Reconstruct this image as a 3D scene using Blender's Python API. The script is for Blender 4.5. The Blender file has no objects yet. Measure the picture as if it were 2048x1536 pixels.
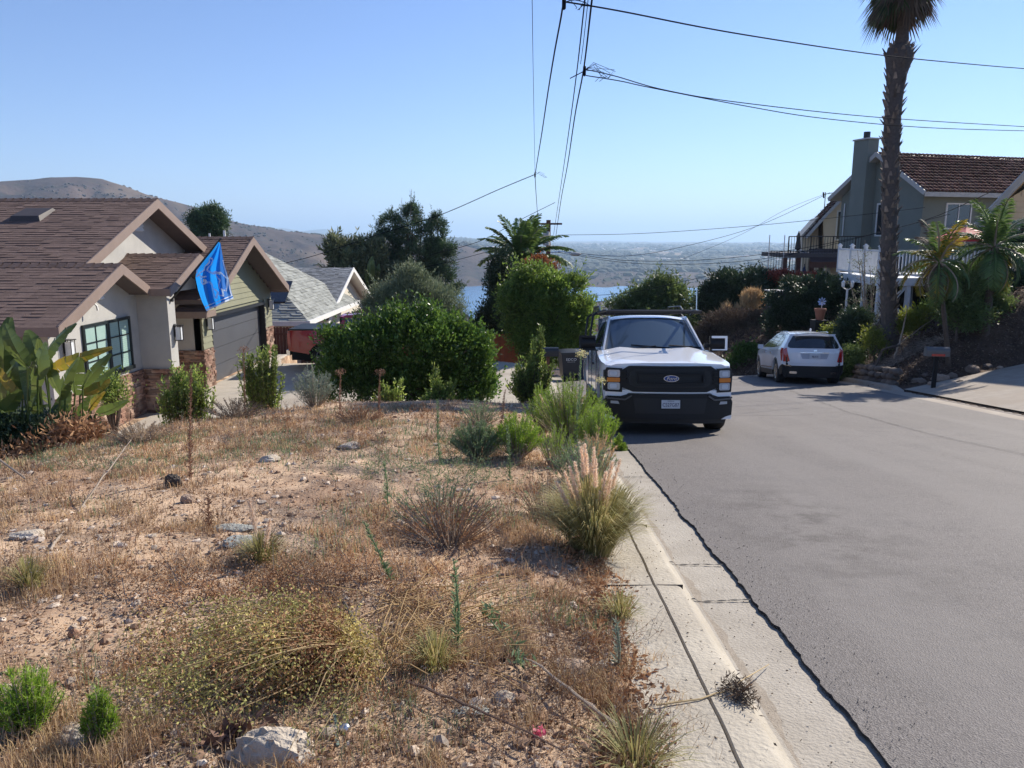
import bpy, bmesh, math, random
import numpy as np
from mathutils import Vector, Matrix
random.seed(7)
C = bpy.context.scene.collection
SC = bpy.context.scene

# ------------------------------------------------------------ camera, sky, sun, exposure
F = 1540.0
PITCH = math.atan((768 - 478) / F)
cam_d = bpy.data.cameras.new("camera"); cam = bpy.data.objects.new("camera", cam_d); C.objects.link(cam)
cam.location = (0, 0, 0); cam.rotation_euler = (math.pi / 2 - PITCH, 0, 0)
cam_d.sensor_width = 36; cam_d.lens = 36 * F / 2048; cam_d.clip_start = 0.05; cam_d.clip_end = 60000
SC.camera = cam
SUN = Vector((1.9, 1.75, 1.72)).normalized()
ELEV = math.asin(SUN.z); AZ = math.atan2(SUN.x, SUN.y)
w = bpy.data.worlds.new("World"); SC.world = w; w.use_nodes = True
nt = w.node_tree
sky = nt.nodes.new("ShaderNodeTexSky"); sky.sky_type = 'NISHITA'; sky.sun_disc = False
sky.sun_elevation = ELEV; sky.sun_rotation = AZ; sky.altitude = 300
sky.air_density = 1.0; sky.dust_density = 0.0; sky.ozone_density = 4.0
tint = nt.nodes.new("ShaderNodeMix"); tint.data_type = 'RGBA'; tint.blend_type = 'MULTIPLY'; tint.inputs[0].default_value = 1; tint.inputs[7].default_value = (.875, .90, 1.09, 1)
nt.links.new(sky.outputs[0], tint.inputs[6]); nt.links.new(tint.outputs[2], nt.nodes["Background"].inputs[0])
nt.nodes["Background"].inputs[1].default_value = 0.092
sd = bpy.data.lights.new("sun", 'SUN'); sd.energy = 5.0; sd.angle = math.radians(0.55); sd.color = (1.0, 0.92, 0.80)
so = bpy.data.objects.new("sun", sd); C.objects.link(so); so.rotation_euler = (-SUN).to_track_quat('-Z', 'Y').to_euler()
SC.view_settings.view_transform = 'Standard'; SC.view_settings.look = 'None'
SC.view_settings.exposure = 0.66; SC.view_settings.gamma = 1
SC.cycles.max_bounces = 6; SC.cycles.transparent_max_bounces = 8; SC.cycles.volume_bounces = 1
SC.cycles.use_denoising = True

# ------------------------------------------------------------ pixel helpers (photo pixels -> rays from the camera)
cp, sp = math.cos(PITCH), math.sin(PITCH)
def ray(px, py):
    u = (px - 1024) / F; v = (py - 768) / F
    return Vector((u, cp - v * sp, -sp - v * cp))
def P(px, py, Y):
    d = ray(px, py); return d * (Y / d.y)

# ------------------------------------------------------------ mesh builder
def tag(o, label=None, cat=None, group=None, kind=None):
    if label: o['label'] = label
    if cat: o['category'] = cat
    if group: o['group'] = group
    if kind: o['kind'] = kind
    return o
def thing(name, label, cat, loc=(0, 0, 0), rz=0, group=None):
    o = bpy.data.objects.new(name, None); C.objects.link(o)
    o.location = loc; o.rotation_euler = (0, 0, rz); o.empty_display_size = 0.1
    return tag(o, label, cat, group)
class MB:
    def __init__(s): s.V = []; s.n = 0; s.F = []
    def add(s, v, f, mi=0):
        v = np.asarray(v, dtype=np.float64).reshape(-1, 3)
        if isinstance(f, np.ndarray): s.F.append((f + s.n, mi))
        else:
            by = {}
            for q in f: by.setdefault(len(q), []).append(q)
            for k, l in by.items(): s.F.append((np.array(l, dtype=np.int64) + s.n, mi))
        s.V.append(v); s.n += len(v); return s
    def box(s, lo, hi, mi=0):
        x0, y0, z0 = lo; x1, y1, z1 = hi
        v = [(x0,y0,z0),(x1,y0,z0),(x1,y1,z0),(x0,y1,z0),(x0,y0,z1),(x1,y0,z1),(x1,y1,z1),(x0,y1,z1)]
        return s.add(v, [(0,3,2,1),(4,5,6,7),(0,1,5,4),(1,2,6,5),(2,3,7,6),(3,0,4,7)], mi)
    def bar(s, a, b, w, h, up=(0, 0, 1), mi=0):
        a = Vector(a); b = Vector(b); d = (b - a).normalized(); up = Vector(up)
        r = d.cross(up)
        if r.length < 1e-5: r = d.cross(Vector((0, 1, 0)))
        r.normalize(); u = r.cross(d).normalized(); r *= w / 2; u *= h / 2
        v = [a-r-u, a+r-u, a+r+u, a-r+u, b-r-u, b+r-u, b+r+u, b-r+u]
        return s.add([tuple(p) for p in v], [(0,1,2,3),(7,6,5,4),(0,4,5,1),(1,5,6,2),(2,6,7,3),(3,7,4,0)], mi)
    def tube(s, pts, rad, sides=6, mi=0, caps=True):
        pts = [Vector(p) for p in pts]; n = len(pts)
        if not hasattr(rad, '__len__'): rad = [rad] * n
        V = []; ref = Vector((0.31, 0.57, 0.76))
        for i, p in enumerate(pts):
            d = (pts[min(i + 1, n - 1)] - pts[max(i - 1, 0)])
            if d.length < 1e-9: d = Vector((0, 0, 1))
            d.normalize()
            a = d.cross(ref)
            if a.length < 0.05: a = d.cross(Vector((1, 0, 0)))
            a.normalize(); b = d.cross(a)
            for k in range(sides):
                t = 2 * math.pi * k / sides
                V.append(tuple(p + (a * math.cos(t) + b * math.sin(t)) * rad[i]))
        Fc = [(i*sides+k, i*sides+(k+1) % sides, (i+1)*sides+(k+1) % sides, (i+1)*sides+k) for i in range(n-1) for k in range(sides)]
        if caps: Fc += [tuple(range(sides))[::-1], tuple((n-1)*sides+k for k in range(sides))]
        return s.add(V, Fc, mi)
    def prism(s, pts, ext, mi=0):
        n = len(pts); e = Vector(ext)
        v = [tuple(p) for p in pts] + [tuple(Vector(p) + e) for p in pts]
        f = [tuple(range(n))[::-1], tuple(range(n, 2*n))] + [(i, (i+1) % n, n+(i+1) % n, n+i) for i in range(n)]
        return s.add(v, f, mi)
    def lathe(s, prof, c=(0, 0, 0), n=16, axis='z', mi=0):
        V = []
        for r, h in prof:
            for k in range(n):
                t = 2*math.pi*k/n; a, b = r*math.cos(t), r*math.sin(t)
                p = {'z': (a, b, h), 'x': (h, a, b), 'y': (a, h, b)}[axis]
                V.append((c[0]+p[0], c[1]+p[1], c[2]+p[2]))
        m = len(prof)
        Fc = [(i*n+k, i*n+(k+1) % n, (i+1)*n+(k+1) % n, (i+1)*n+k) for i in range(m-1) for k in range(n)]
        return s.add(V, Fc, mi)
    def grid(s, fn, us, vs, mi=0):
        V = [tuple(fn(u, v)) for u in us for v in vs]; b = len(vs)
        return s.add(V, [(i*b+j, (i+1)*b+j, (i+1)*b+j+1, i*b+j+1) for i in range(len(us)-1) for j in range(b-1)], mi)
    def build(s, name, mats, parent=None, smooth=None, origin=None):
        V = np.concatenate(s.V) if s.V else np.zeros((0, 3))
        if origin is not None: V = V - np.array(origin)
        me = bpy.data.meshes.new(name)
        me.vertices.add(len(V)); me.vertices.foreach_set('co', V.astype(np.float32).ravel())
        li = np.concatenate([f.ravel() for f, _ in s.F]); tot = np.concatenate([np.full(len(f), f.shape[1]) for f, _ in s.F])
        st = np.concatenate([[0], np.cumsum(tot)[:-1]])
        me.loops.add(len(li)); me.loops.foreach_set('vertex_index', li.astype(np.int32))
        me.polygons.add(len(tot)); me.polygons.foreach_set('loop_start', st.astype(np.int32))
        me.polygons.foreach_set('material_index', np.concatenate([np.full(len(f), m) for f, m in s.F]).astype(np.int32))
        me.update(calc_edges=True)
        for m in (mats if isinstance(mats, (list, tuple)) else [mats]): me.materials.append(m)
        me.polygons.foreach_set('use_smooth', np.full(len(tot), smooth is not None, dtype=bool))
        if smooth is not None:
            if smooth < 180: me.set_sharp_from_angle(angle=math.radians(smooth))
        o = bpy.data.objects.new(name, me); C.objects.link(o)
        if origin is not None: o.location = origin
        if parent is not None: o.parent = parent
        return o

# ------------------------------------------------------------ materials
def srgb(r, g, b):
    return tuple((c/255/12.92 if c/255 <= 0.04045 else ((c/255+0.055)/1.055)**2.4) for c in (r, g, b))
def newmat(name):
    m = bpy.data.materials.new(name); m.use_nodes = True
    return m, m.node_tree, m.node_tree.nodes["Principled BSDF"]
def mat(name, c, rough=0.7, c2=None, scale=4.0, detail=6, bump=0.0, bscale=None, metal=0.0, spec=0.5, island=0.0,
        coat=0.0, trans=0.0, emis=None, stretch=None, c3=None):
    m, nt, b = newmat(name); N, L = nt.nodes, nt.links
    b.inputs['Roughness'].default_value = rough; b.inputs['Metallic'].default_value = metal
    b.inputs['Specular IOR Level'].default_value = spec; b.inputs['Coat Weight'].default_value = coat
    b.inputs['Coat Roughness'].default_value = 0.05
    if trans: b.inputs['Transmission Weight'].default_value = trans
    geo = N.new('ShaderNodeTexCoord'); src = geo.outputs['Object']
    if stretch:
        mp = N.new('ShaderNodeMapping'); mp.inputs['Scale'].default_value = stretch; L.new(src, mp.inputs[0]); src = mp.outputs[0]
    col = N.new('ShaderNodeMix'); col.data_type = 'RGBA'
    col.inputs[6].default_value = (*c, 1); col.inputs[7].default_value = (*(c2 or tuple(x*0.82 for x in c)), 1)
    nz = N.new('ShaderNodeTexNoise'); nz.inputs['Scale'].default_value = scale; nz.inputs['Detail'].default_value = detail
    nz.inputs['Roughness'].default_value = 0.65
    L.new(src, nz.inputs['Vector'])
    rp = N.new('ShaderNodeMapRange'); rp.inputs[1].default_value = 0.32; rp.inputs[2].default_value = 0.68
    L.new(nz.outputs[0], rp.inputs[0]); L.new(rp.outputs[0], col.inputs[0])
    out = col.outputs[2]
    if c3:
        nz3 = N.new('ShaderNodeTexNoise'); nz3.inputs['Scale'].default_value = scale*0.23; L.new(src, nz3.inputs['Vector'])
        r3 = N.new('ShaderNodeMapRange'); r3.inputs[1].default_value = 0.48; r3.inputs[2].default_value = 0.66; L.new(nz3.outputs[0], r3.inputs[0])
        m3 = N.new('ShaderNodeMix'); m3.data_type = 'RGBA'; m3.inputs[7].default_value = (*c3, 1)
        L.new(r3.outputs[0], m3.inputs[0]); L.new(out, m3.inputs[6]); out = m3.outputs[2]
    if island:
        g = N.new('ShaderNodeNewGeometry'); hs = N.new('ShaderNodeHueSaturation')
        mr = N.new('ShaderNodeMapRange'); mr.inputs[3].default_value = 1-island; mr.inputs[4].default_value = 1+island
        L.new(g.outputs['Random Per Island'], mr.inputs[0]); L.new(mr.outputs[0], hs.inputs['Value']); L.new(out, hs.inputs['Color'])
        out = hs.outputs[0]
    L.new(out, b.inputs['Base Color'])
    if bump:
        bn = N.new('ShaderNodeTexNoise'); bn.inputs['Scale'].default_value = bscale or scale*6; bn.inputs['Detail'].default_value = 5
        L.new(src, bn.inputs['Vector'])
        bp = N.new('ShaderNodeBump'); bp.inputs['Strength'].default_value = bump; bp.inputs['Distance'].default_value = 0.02
        L.new(bn.outputs[0], bp.inputs['Height']); L.new(bp.outputs[0], b.inputs['Normal'])
    return m
def leafmat(name, c, c2, var=0.35, gloss=0.4, transl=0.35, tip=None):
    """leaf: two greens by leaf, translucent"""
    m, nt, b = newmat(name); N, L = nt.nodes, nt.links
    g = N.new('ShaderNodeNewGeometry'); mx = N.new('ShaderNodeMix'); mx.data_type = 'RGBA'
    mx.inputs[6].default_value = (*c, 1); mx.inputs[7].default_value = (*c2, 1)
    L.new(g.outputs['Random Per Island'], mx.inputs[0])
    nz = N.new('ShaderNodeTexNoise'); nz.inputs['Scale'].default_value = 1.3; tc = N.new('ShaderNodeTexCoord'); L.new(tc.outputs['Object'], nz.inputs['Vector'])
    mr = N.new('ShaderNodeMapRange'); mr.inputs[1].default_value = 0.3; mr.inputs[2].default_value = 0.7
    mr.inputs[3].default_value = 1-var; mr.inputs[4].default_value = 1+var; L.new(nz.outputs[0], mr.inputs[0])
    hs = N.new('ShaderNodeHueSaturation'); L.new(mx.outputs[2], hs.inputs['Color']); L.new(mr.outputs[0], hs.inputs['Value'])
    L.new(hs.outputs[0], b.inputs['Base Color']); b.inputs['Roughness'].default_value = gloss
    tr = N.new('ShaderNodeBsdfTranslucent'); hs2 = N.new('ShaderNodeHueSaturation'); hs2.inputs['Value'].default_value = 1.5; hs2.inputs['Hue'].default_value = 0.485
    L.new(hs.outputs[0], hs2.inputs['Color']); L.new(hs2.outputs[0], tr.inputs[0])
    ms = N.new('ShaderNodeMixShader'); ms.inputs[0].default_value = transl
    L.new(b.outputs[0], ms.inputs[1]); L.new(tr.outputs[0], ms.inputs[2]); L.new(ms.outputs[0], N['Material Output'].inputs[0])
    return m

# ------------------------------------------------------------ numpy value noise
def _h(ix, iy, iz, seed):
    n = (ix.astype(np.int64)*374761393 + iy.astype(np.int64)*668265263 + iz.astype(np.int64)*2147483647 + seed*974634777) & 0xffffffff
    n = ((n ^ (n >> 13)) * 1274126177) & 0xffffffff
    return ((n ^ (n >> 16)) & 0xffff) / 65535.0
def vnoise(x, y, z=0.0, seed=0):
    x = np.asarray(x, float); y = np.asarray(y, float); z = np.zeros_like(x) + z
    ix, iy, iz = np.floor(x), np.floor(y), np.floor(z); fx, fy, fz = x-ix, y-iy, z-iz
    fx, fy, fz = fx*fx*(3-2*fx), fy*fy*(3-2*fy), fz*fz*(3-2*fz); r = 0
    for dx in (0, 1):
        for dy in (0, 1):
            for dz in (0, 1):
                wt = (fx if dx else 1-fx)*(fy if dy else 1-fy)*(fz if dz else 1-fz)
                r = r + wt*_h(ix+dx, iy+dy, iz+dz, seed)
    return r
def fbm(x, y, z=0.0, o=4, seed=0):
    r = 0; a = 0.5; f = 1.0; t = 0
    for i in range(o):
        r = r + a*vnoise(np.asarray(x)*f, np.asarray(y)*f, np.asarray(z)*f, seed+i); t += a; a *= 0.5; f *= 2.03
    return r/t
def ss(a, b, x):
    t = np.clip((x-a)/(b-a), 0, 1); return t*t*(3-2*t)

# ------------------------------------------------------------ terrain
RP = np.array([(-30, 2.0), (27, -4.84), (31, -5.6), (40, -7.8), (60, -12.5), (100, -20), (200, -38), (500, -72), (840, -96.5), (930, -100.6), (1210, -100.6),
               (1640, -100.6), (1720, -98), (2400, -95), (4000, -84), (7000, -72), (12000, -50), (30000, -60)], float)
def R(y): return np.interp(y, RP[:, 0], RP[:, 1])
LK = [(-30, .2), (0, .88), (13, 1.23), (26, 1.3), (27.6, .9), (28.6, -.2), (29.2, -3), (29.6, -9)]      # left kerb edge
RK = [(8.2, -30), (8.7, 0), (9.1, 8), (9.6, 14.1), (10.3, 20.1), (10.6, 23), (11.0, 27), (10.8, 29.2), (9.8, 31.6), (7, 33.6), (3, 34.8), (-9, 35.6)]
LKP = [(.2, -30), (.88, 0), (1.23, 13), (1.3, 26), (.9, 27.6), (-.2, 28.6), (-3, 29.2), (-9, 29.6)]
def xk(y): return np.interp(y, [p[1] for p in LKP[:5]], [p[0] for p in LKP[:5]])
def pdist(x, y, poly):
    d = np.full(np.shape(x), 1e9)
    for (x0, y0), (x1, y1) in zip(poly[:-1], poly[1:]):
        dx, dy = x1-x0, y1-y0; t = np.clip(((x-x0)*dx+(y-y0)*dy)/(dx*dx+dy*dy), 0, 1)
        d = np.minimum(d, np.hypot(x-x0-t*dx, y-y0-t*dy))
    return d
RPOLY = LKP + RK[::-1]
def inroad(x, y):
    r = np.zeros(np.shape(x), bool); n = len(RPOLY)
    for i in range(n):
        (x0, y0), (x1, y1) = RPOLY[i], RPOLY[(i+1) % n]
        c = ((y0 > y) != (y1 > y)) & (x < (x1-x0)*(y-y0)/((y1-y0) if y1 != y0 else 1e-9)+x0)
        r ^= c
    return r
BANK = [(-7.2, -30), (-6.9, 0), (-6.2, 6), (-5.6, 9), (-4.6, 12), (-2.5, 14.0), (.4, 15.6), (1.2, 16.2), (1.6, 17)]   # brow of the dirt lot
def hills(x, y):
    """left ridge and far mountains, added to the base profile"""
    r = np.hypot(x, y); px = 1024 + F*1.017*x/np.maximum(y, 1)
    sk = np.interp(px, [-900, -300, 0, 70, 110, 160, 215, 260, 300, 345, 400, 440, 500, 560, 640, 700, 780, 860, 930, 1000, 1060, 1120],
                   [440, 420, 386, 379, 374, 370.5, 372, 384, 398, 409, 422, 436, 452, 462, 472, 480, 488, 493, 498, 520, 560, 600.])
    D = 2100.0
    zt = (480-sk)/F*D*.93
    st0 = np.interp(px, [780, 900], [850, 1640.])
    a = ss(0, 1, (r-st0)/(D-st0))**1.25*(1-0.25*ss(D, 3200, r)); front = ss(-900, -200, px+0*r)
    h = (zt+98)*np.clip(a, 0, 1)
    h = np.where(px < 1130, np.maximum(h, 0), 0)
    nz = fbm(x/260, y/260, 0, 5, 3)-.5; gul = np.abs(fbm((x+y*.3)/150, (y-x*.2)/420, 0, 4, 8)-.5)*2
    h = h - (1-gul)**3*34*ss(900, 1400, r)*(1-ss(1900, 2080, r))*np.clip((zt+98)/200, 0, 1) + nz*34*ss(600, 1500, r)*(1-ss(1850, D, r)*0.85)*np.clip((zt+98)/200, 0, 1)
    return h
def H(x, y):
    x = np.asarray(x, float); y = np.asarray(y, float)
    r = np.hypot(x, y); yy = np.where(y < 45, y, np.where(y < 90, y+(np.maximum(r, y)-y)*(y-45)/45, r))
    base = R(yy)
    # far undulation
    far = ss(60, 300, r)
    lake = ss(820, 930, r)*(1-ss(1700, 1900, r))
    base = base + far*(1-lake)*(fbm(x/180, y/180, 0, 4, 11)-.5)*14*(1+ss(2000, 6000, r)*2.2)
    base = base + np.where(r > 700, hills(x, np.maximum(y, 1)), 0)
    # far mountains on the horizon
    px = 1024+F*1.017*x/np.maximum(y, 1)
    mt = np.interp(px, [0, 520, 560, 600, 650, 700, 740, 800, 1000, 1100, 1200, 1330, 1430, 1560, 1800, 2100], [474, 468, 457, 463, 459, 470, 466, 480, 484, 484, 483, 487, 488, 492, 490, 488.])
    zt = (478-mt)/F*13500+(fbm(px/14, px*0, 0, 3, 5)-.5)*22
    base = np.where(r > 9000, base*(1-ss(11500, 13500, r))+zt*ss(11500, 13500, r), base)
    near = r < 140
    ins = inroad(x, y); dl = pdist(x, y, LKP); dr = pdist(x, y, RK)
    left = (~ins) & (dl < dr)
    right = (~ins) & ~left
    # left lot
    db = pdist(x, y, BANK); xb = np.interp(y, [p[1] for p in BANK], [p[0] for p in BANK])
    inside = (x > xb) & (y < 17)
    und = (fbm(x/1.7, y/1.7, 0, 4, 21)-.5)*.16 + (fbm(x/.28, y/.28, 0, 3, 22)-.5)*.05 + (fbm(x/.07, y/.07, 0, 3, 24)-.5)*.018
    lot = R(y)+.13+np.clip(dl-.4, 0, 2.2)*.05 - np.clip(.9-dl, 0, .5)*.10 + und*np.clip((dl-.25)*2, 0, 1)*(1-ss(9, 15, y)*.3) \
        - ss(.6, 0, dl)*.03 - np.clip(-x-3, 0, 4)*.05 + .10*ss(8, 12, y)*(1-ss(13, 16, y))
    pad = np.interp(x, [-30, -9.6, -5, 1.0], [-4.7, -4.68, -4.55, -4.35])
    pad = pad*ss(11, 15.5, y) + (np.minimum(R(y)-.9, -2.3))*(1-ss(11, 15.5, y))
    pad = pad*(1-ss(31, 36, y))+R(y)*ss(31, 36, y)
    slope = np.where(inside, lot, lot+(pad-lot)*ss(0, 2.1, db))
    # ramp kerb side of the driveway up to the kerb
    zl = np.where(left, slope*(1-ss(.8, 0, dl)*(y > 15.5))+(R(y)+.0)*(ss(.8, 0, dl)*(y > 15.5)), base)
    zl = np.where((y > 34) | (x < -40), zl*0+base*ss(34, 44, np.where(x < -40, 44, y))+zl*(1-ss(34, 44, np.where(x < -40, 44, y))), zl)
    # right bank
    e = dr; yb = 20.3+.30*(x-10.4)
    drv = np.minimum(R(np.minimum(y, yb))+.02+.17*e, -2.2)
    dd = y-yb
    az = x/np.maximum(y, 1)
    topz = np.interp(az, [.0, .15, .22, .28, .34, .42, .5, .7], [-16, -9.5, -6.2, -4.3, -3.7, -3.6, -3.3, -1.6])
    topz = np.where(y > 25, topz, -1.6)
    bank = np.minimum(R(y)+.12+np.clip(e-.25, 0, 30)*.55, np.maximum(topz, R(y)+.12))
    bank = bank+(fbm(x/1.1, y/1.1, 0, 4, 31)-.5)*.22*np.clip(e, 0, 1)
    rz = np.where(dd < 0, drv, drv*(1-ss(0, 1.6, dd))+bank*ss(0, 1.6, dd))
    rz = np.where(y > 60, rz*(1-ss(60, 90, y))+base*ss(60, 90, y), rz)
    z = np.where(left, zl, np.where(right, rz, R(y)-.14))
    return np.where(near, z*(1-ss(100, 140, r))+base*ss(100, 140, r), base)
def Hs(x, y): return float(H(np.array([x]), np.array([y]))[0])
def G(px, py, y0=1.5, y1=80):
    """point where the ray of a photo pixel meets the ground"""
    d = ray(px, py); t = np.linspace(y0, y1, 1600)/d.y
    z = H(d.x*t, d.y*t); k = np.argmax(d.z*t <= z)
    return Vector((d.x*t[k], d.y*t[k], float(z[k])))
# ------------------------------------------------------------ ground sheet (one sheet to the horizon)
def build_ground():
    az = np.radians(np.concatenate([np.arange(-180, -46, 3.0), np.arange(-46, 46.01, .24), np.arange(49, 181, 3.0)]))
    rr = .7*np.exp(np.arange(0, math.log(32000/.7), .0165))
    A, Rr = np.meshgrid(az, rr, indexing='ij'); X = Rr*np.sin(A); Y = Rr*np.cos(A)
    Z = H(X.ravel(), Y.ravel()).reshape(X.shape)
    na, nr = X.shape
    i = np.arange(na-1)[:, None]*nr; j = np.arange(nr-1)[None, :]
    q = np.stack([i+j, i+nr+j, i+nr+j+1, i+j+1], -1).reshape(-1, 4)
    mb = MB(); mb.add(np.stack([X, Y, Z], -1).reshape(-1, 3), q)
    m, nt, b = newmat("ground_earth"); N, L = nt.nodes, nt.links
    o = mb.build("ground", m, smooth=180); tag(o, kind='structure')
    x, y = X.ravel(), Y.ravel(); r = np.hypot(x, y)
    dl = pdist(x, y, LKP); dr = pdist(x, y, RK); right = (dr < dl)
    col = np.zeros((len(x), 4), np.float32); col[:, 3] = 1
    col[:, 1] = right*(r < 75)*1.0
    col[:, 2] = ss(55, 75, r)
    col[:, 0] = ss(2300, 3000, r)*(x > -9e9)
    at = o.data.color_attributes.new("zone", 'FLOAT_COLOR', 'POINT'); at.data.foreach_set('color', col.ravel())
    va = N.new('ShaderNodeVertexColor'); va.layer_name = "zone"; sep = N.new('ShaderNodeSeparateColor'); L.new(va.outputs[0], sep.inputs[0])
    tc = N.new('ShaderNodeTexCoord'); S = tc.outputs['Object']
    def noise(sc, det=6, rough=.6, dist=0):
        n = N.new('ShaderNodeTexNoise'); n.inputs['Scale'].default_value = sc; n.inputs['Detail'].default_value = det; n.inputs['Roughness'].default_value = rough
        n.inputs['Distortion'].default_value = dist; L.new(S, n.inputs['Vector']); return n.outputs[0]
    def rng(s, a, bb, c=0, d=1):
        n = N.new('ShaderNodeMapRange'); n.inputs[1].default_value = a; n.inputs[2].default_value = bb; n.inputs[3].default_value = c; n.inputs[4].default_value = d
        L.new(s, n.inputs[0]); return n.outputs[0]
    def mix(f, a, bb, bl='MIX'):
        n = N.new('ShaderNodeMix'); n.data_type = 'RGBA'; n.blend_type = bl
        for s, k in ((a, 6), (bb, 7)):
            if isinstance(s, tuple): n.inputs[k].default_value = (*s, 1)
            else: L.new(s, n.inputs[k])
        if isinstance(f, float): n.inputs[0].default_value = f
        else: L.new(f, n.inputs[0])
        return n.outputs[2]
    dirt = mix(rng(noise(1.1), .35, .65), (.49, .355, .245), (.385, .27, .182))
    dirt = mix(rng(noise(5.5, 8), .45, .62), dirt, (.55, .40, .275))
    dirt = mix(rng(noise(.55, 5, .6, .6), .52, .60), dirt, (.34, .225, .15))
    vo = N.new('ShaderNodeTexVoronoi'); vo.inputs['Scale'].default_value = 55; L.new(S, vo.inputs['Vector'])
    dirt = mix(rng(noise(38, 5), .56, .7), dirt, (.24, .14, .085))
    dirt = mix(rng(vo.outputs['Distance'], .0, .28, .55, 0), dirt, (.62, .47, .35))
    mulch = mix(rng(noise(2.2, 7), .35, .65), (.048, .030, .021), (.105, .066, .046))
    mulch = mix(rng(noise(19, 6), .55, .7), mulch, (.20, .14, .10))
    # far: dry slopes with scrub, then suburbs
    dry = mix(rng(noise(.0042, 7, .6), .38, .62), (.088, .058, .043), (.050, .034, .028))
    dry = mix(rng(noise(.017, 8, .65, .4), .53, .64), dry, (.045, .042, .028))
    dry = mix(rng(noise(.0019, 6, .5, 1.0), .60, .66), dry, (.13, .092, .062))
    sub = mix(rng(noise(.0016, 8, .62), .36, .52), (.250, .180, .125), (.050, .058, .036))
    sub = mix(rng(noise(.012, 8, .7), .62, .70), sub, (.50, .45, .40))
    far = mix(sep.outputs[0], dry, sub)
    c = mix(sep.outputs[1], dirt, mulch); c = mix(sep.outputs[2], c, far)
    L.new(c, b.inputs['Base Color']); b.inputs['Roughness'].default_value = .95; b.inputs['Specular IOR Level'].default_value = .15
    bp = N.new('ShaderNodeBump'); bp.inputs['Strength'].default_value = .9; bp.inputs['Distance'].default_value = .03; L.new(noise(24, 9, .7), bp.inputs['Height'])
    bp2 = N.new('ShaderNodeBump'); bp2.inputs['Strength'].default_value = .5; bp2.inputs['Distance'].default_value = 30; L.new(noise(.01, 8, .65), bp2.inputs['Height'])
    L.new(bp.outputs[0], bp2.inputs['Normal']); L.new(bp2.outputs[0], b.inputs['Normal'])
build_ground()

# ------------------------------------------------------------ lake
def build_lake():
    m, nt, b = newmat("lake_water"); b.inputs['Base Color'].default_value = (.05, .16, .31, 1); b.inputs['Roughness'].default_value = .22
    N, L = nt.nodes, nt.links; tc = N.new('ShaderNodeTexCoord'); n = N.new('ShaderNodeTexNoise'); n.inputs['Scale'].default_value = .25; n.inputs['Detail'].default_value = 6
    L.new(tc.outputs['Object'], n.inputs[0]); bp = N.new('ShaderNodeBump'); bp.inputs['Strength'].default_value = .35; bp.inputs['Distance'].default_value = 1
    L.new(n.outputs[0], bp.inputs['Height']); L.new(bp.outputs[0], b.inputs['Normal'])
    mb = MB(); n = 90; V = []
    for k in range(n+1):
        a = math.radians(-4.6+26*k/n)
        f0 = (945+285*float(ss(-1.5, 3.0, math.degrees(a))))*(1+.012*math.sin(k*.5)+.02*math.sin(k*.17+1)); f1 = 1640*(1+.012*math.sin(k*.31)+.01*math.sin(k*.9))
        if k < 6: f0 += (6-k)*30; f1 -= (6-k)*3
        V += [(f0*math.sin(a), f0*math.cos(a), -98.9), (f1*math.sin(a), f1*math.cos(a), -98.9)]
    mb.add(V, [(2*k, 2*k+2, 2*k+3, 2*k+1) for k in range(n)])
    tag(mb.build("lake", m), kind='structure')
build_lake()

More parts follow.
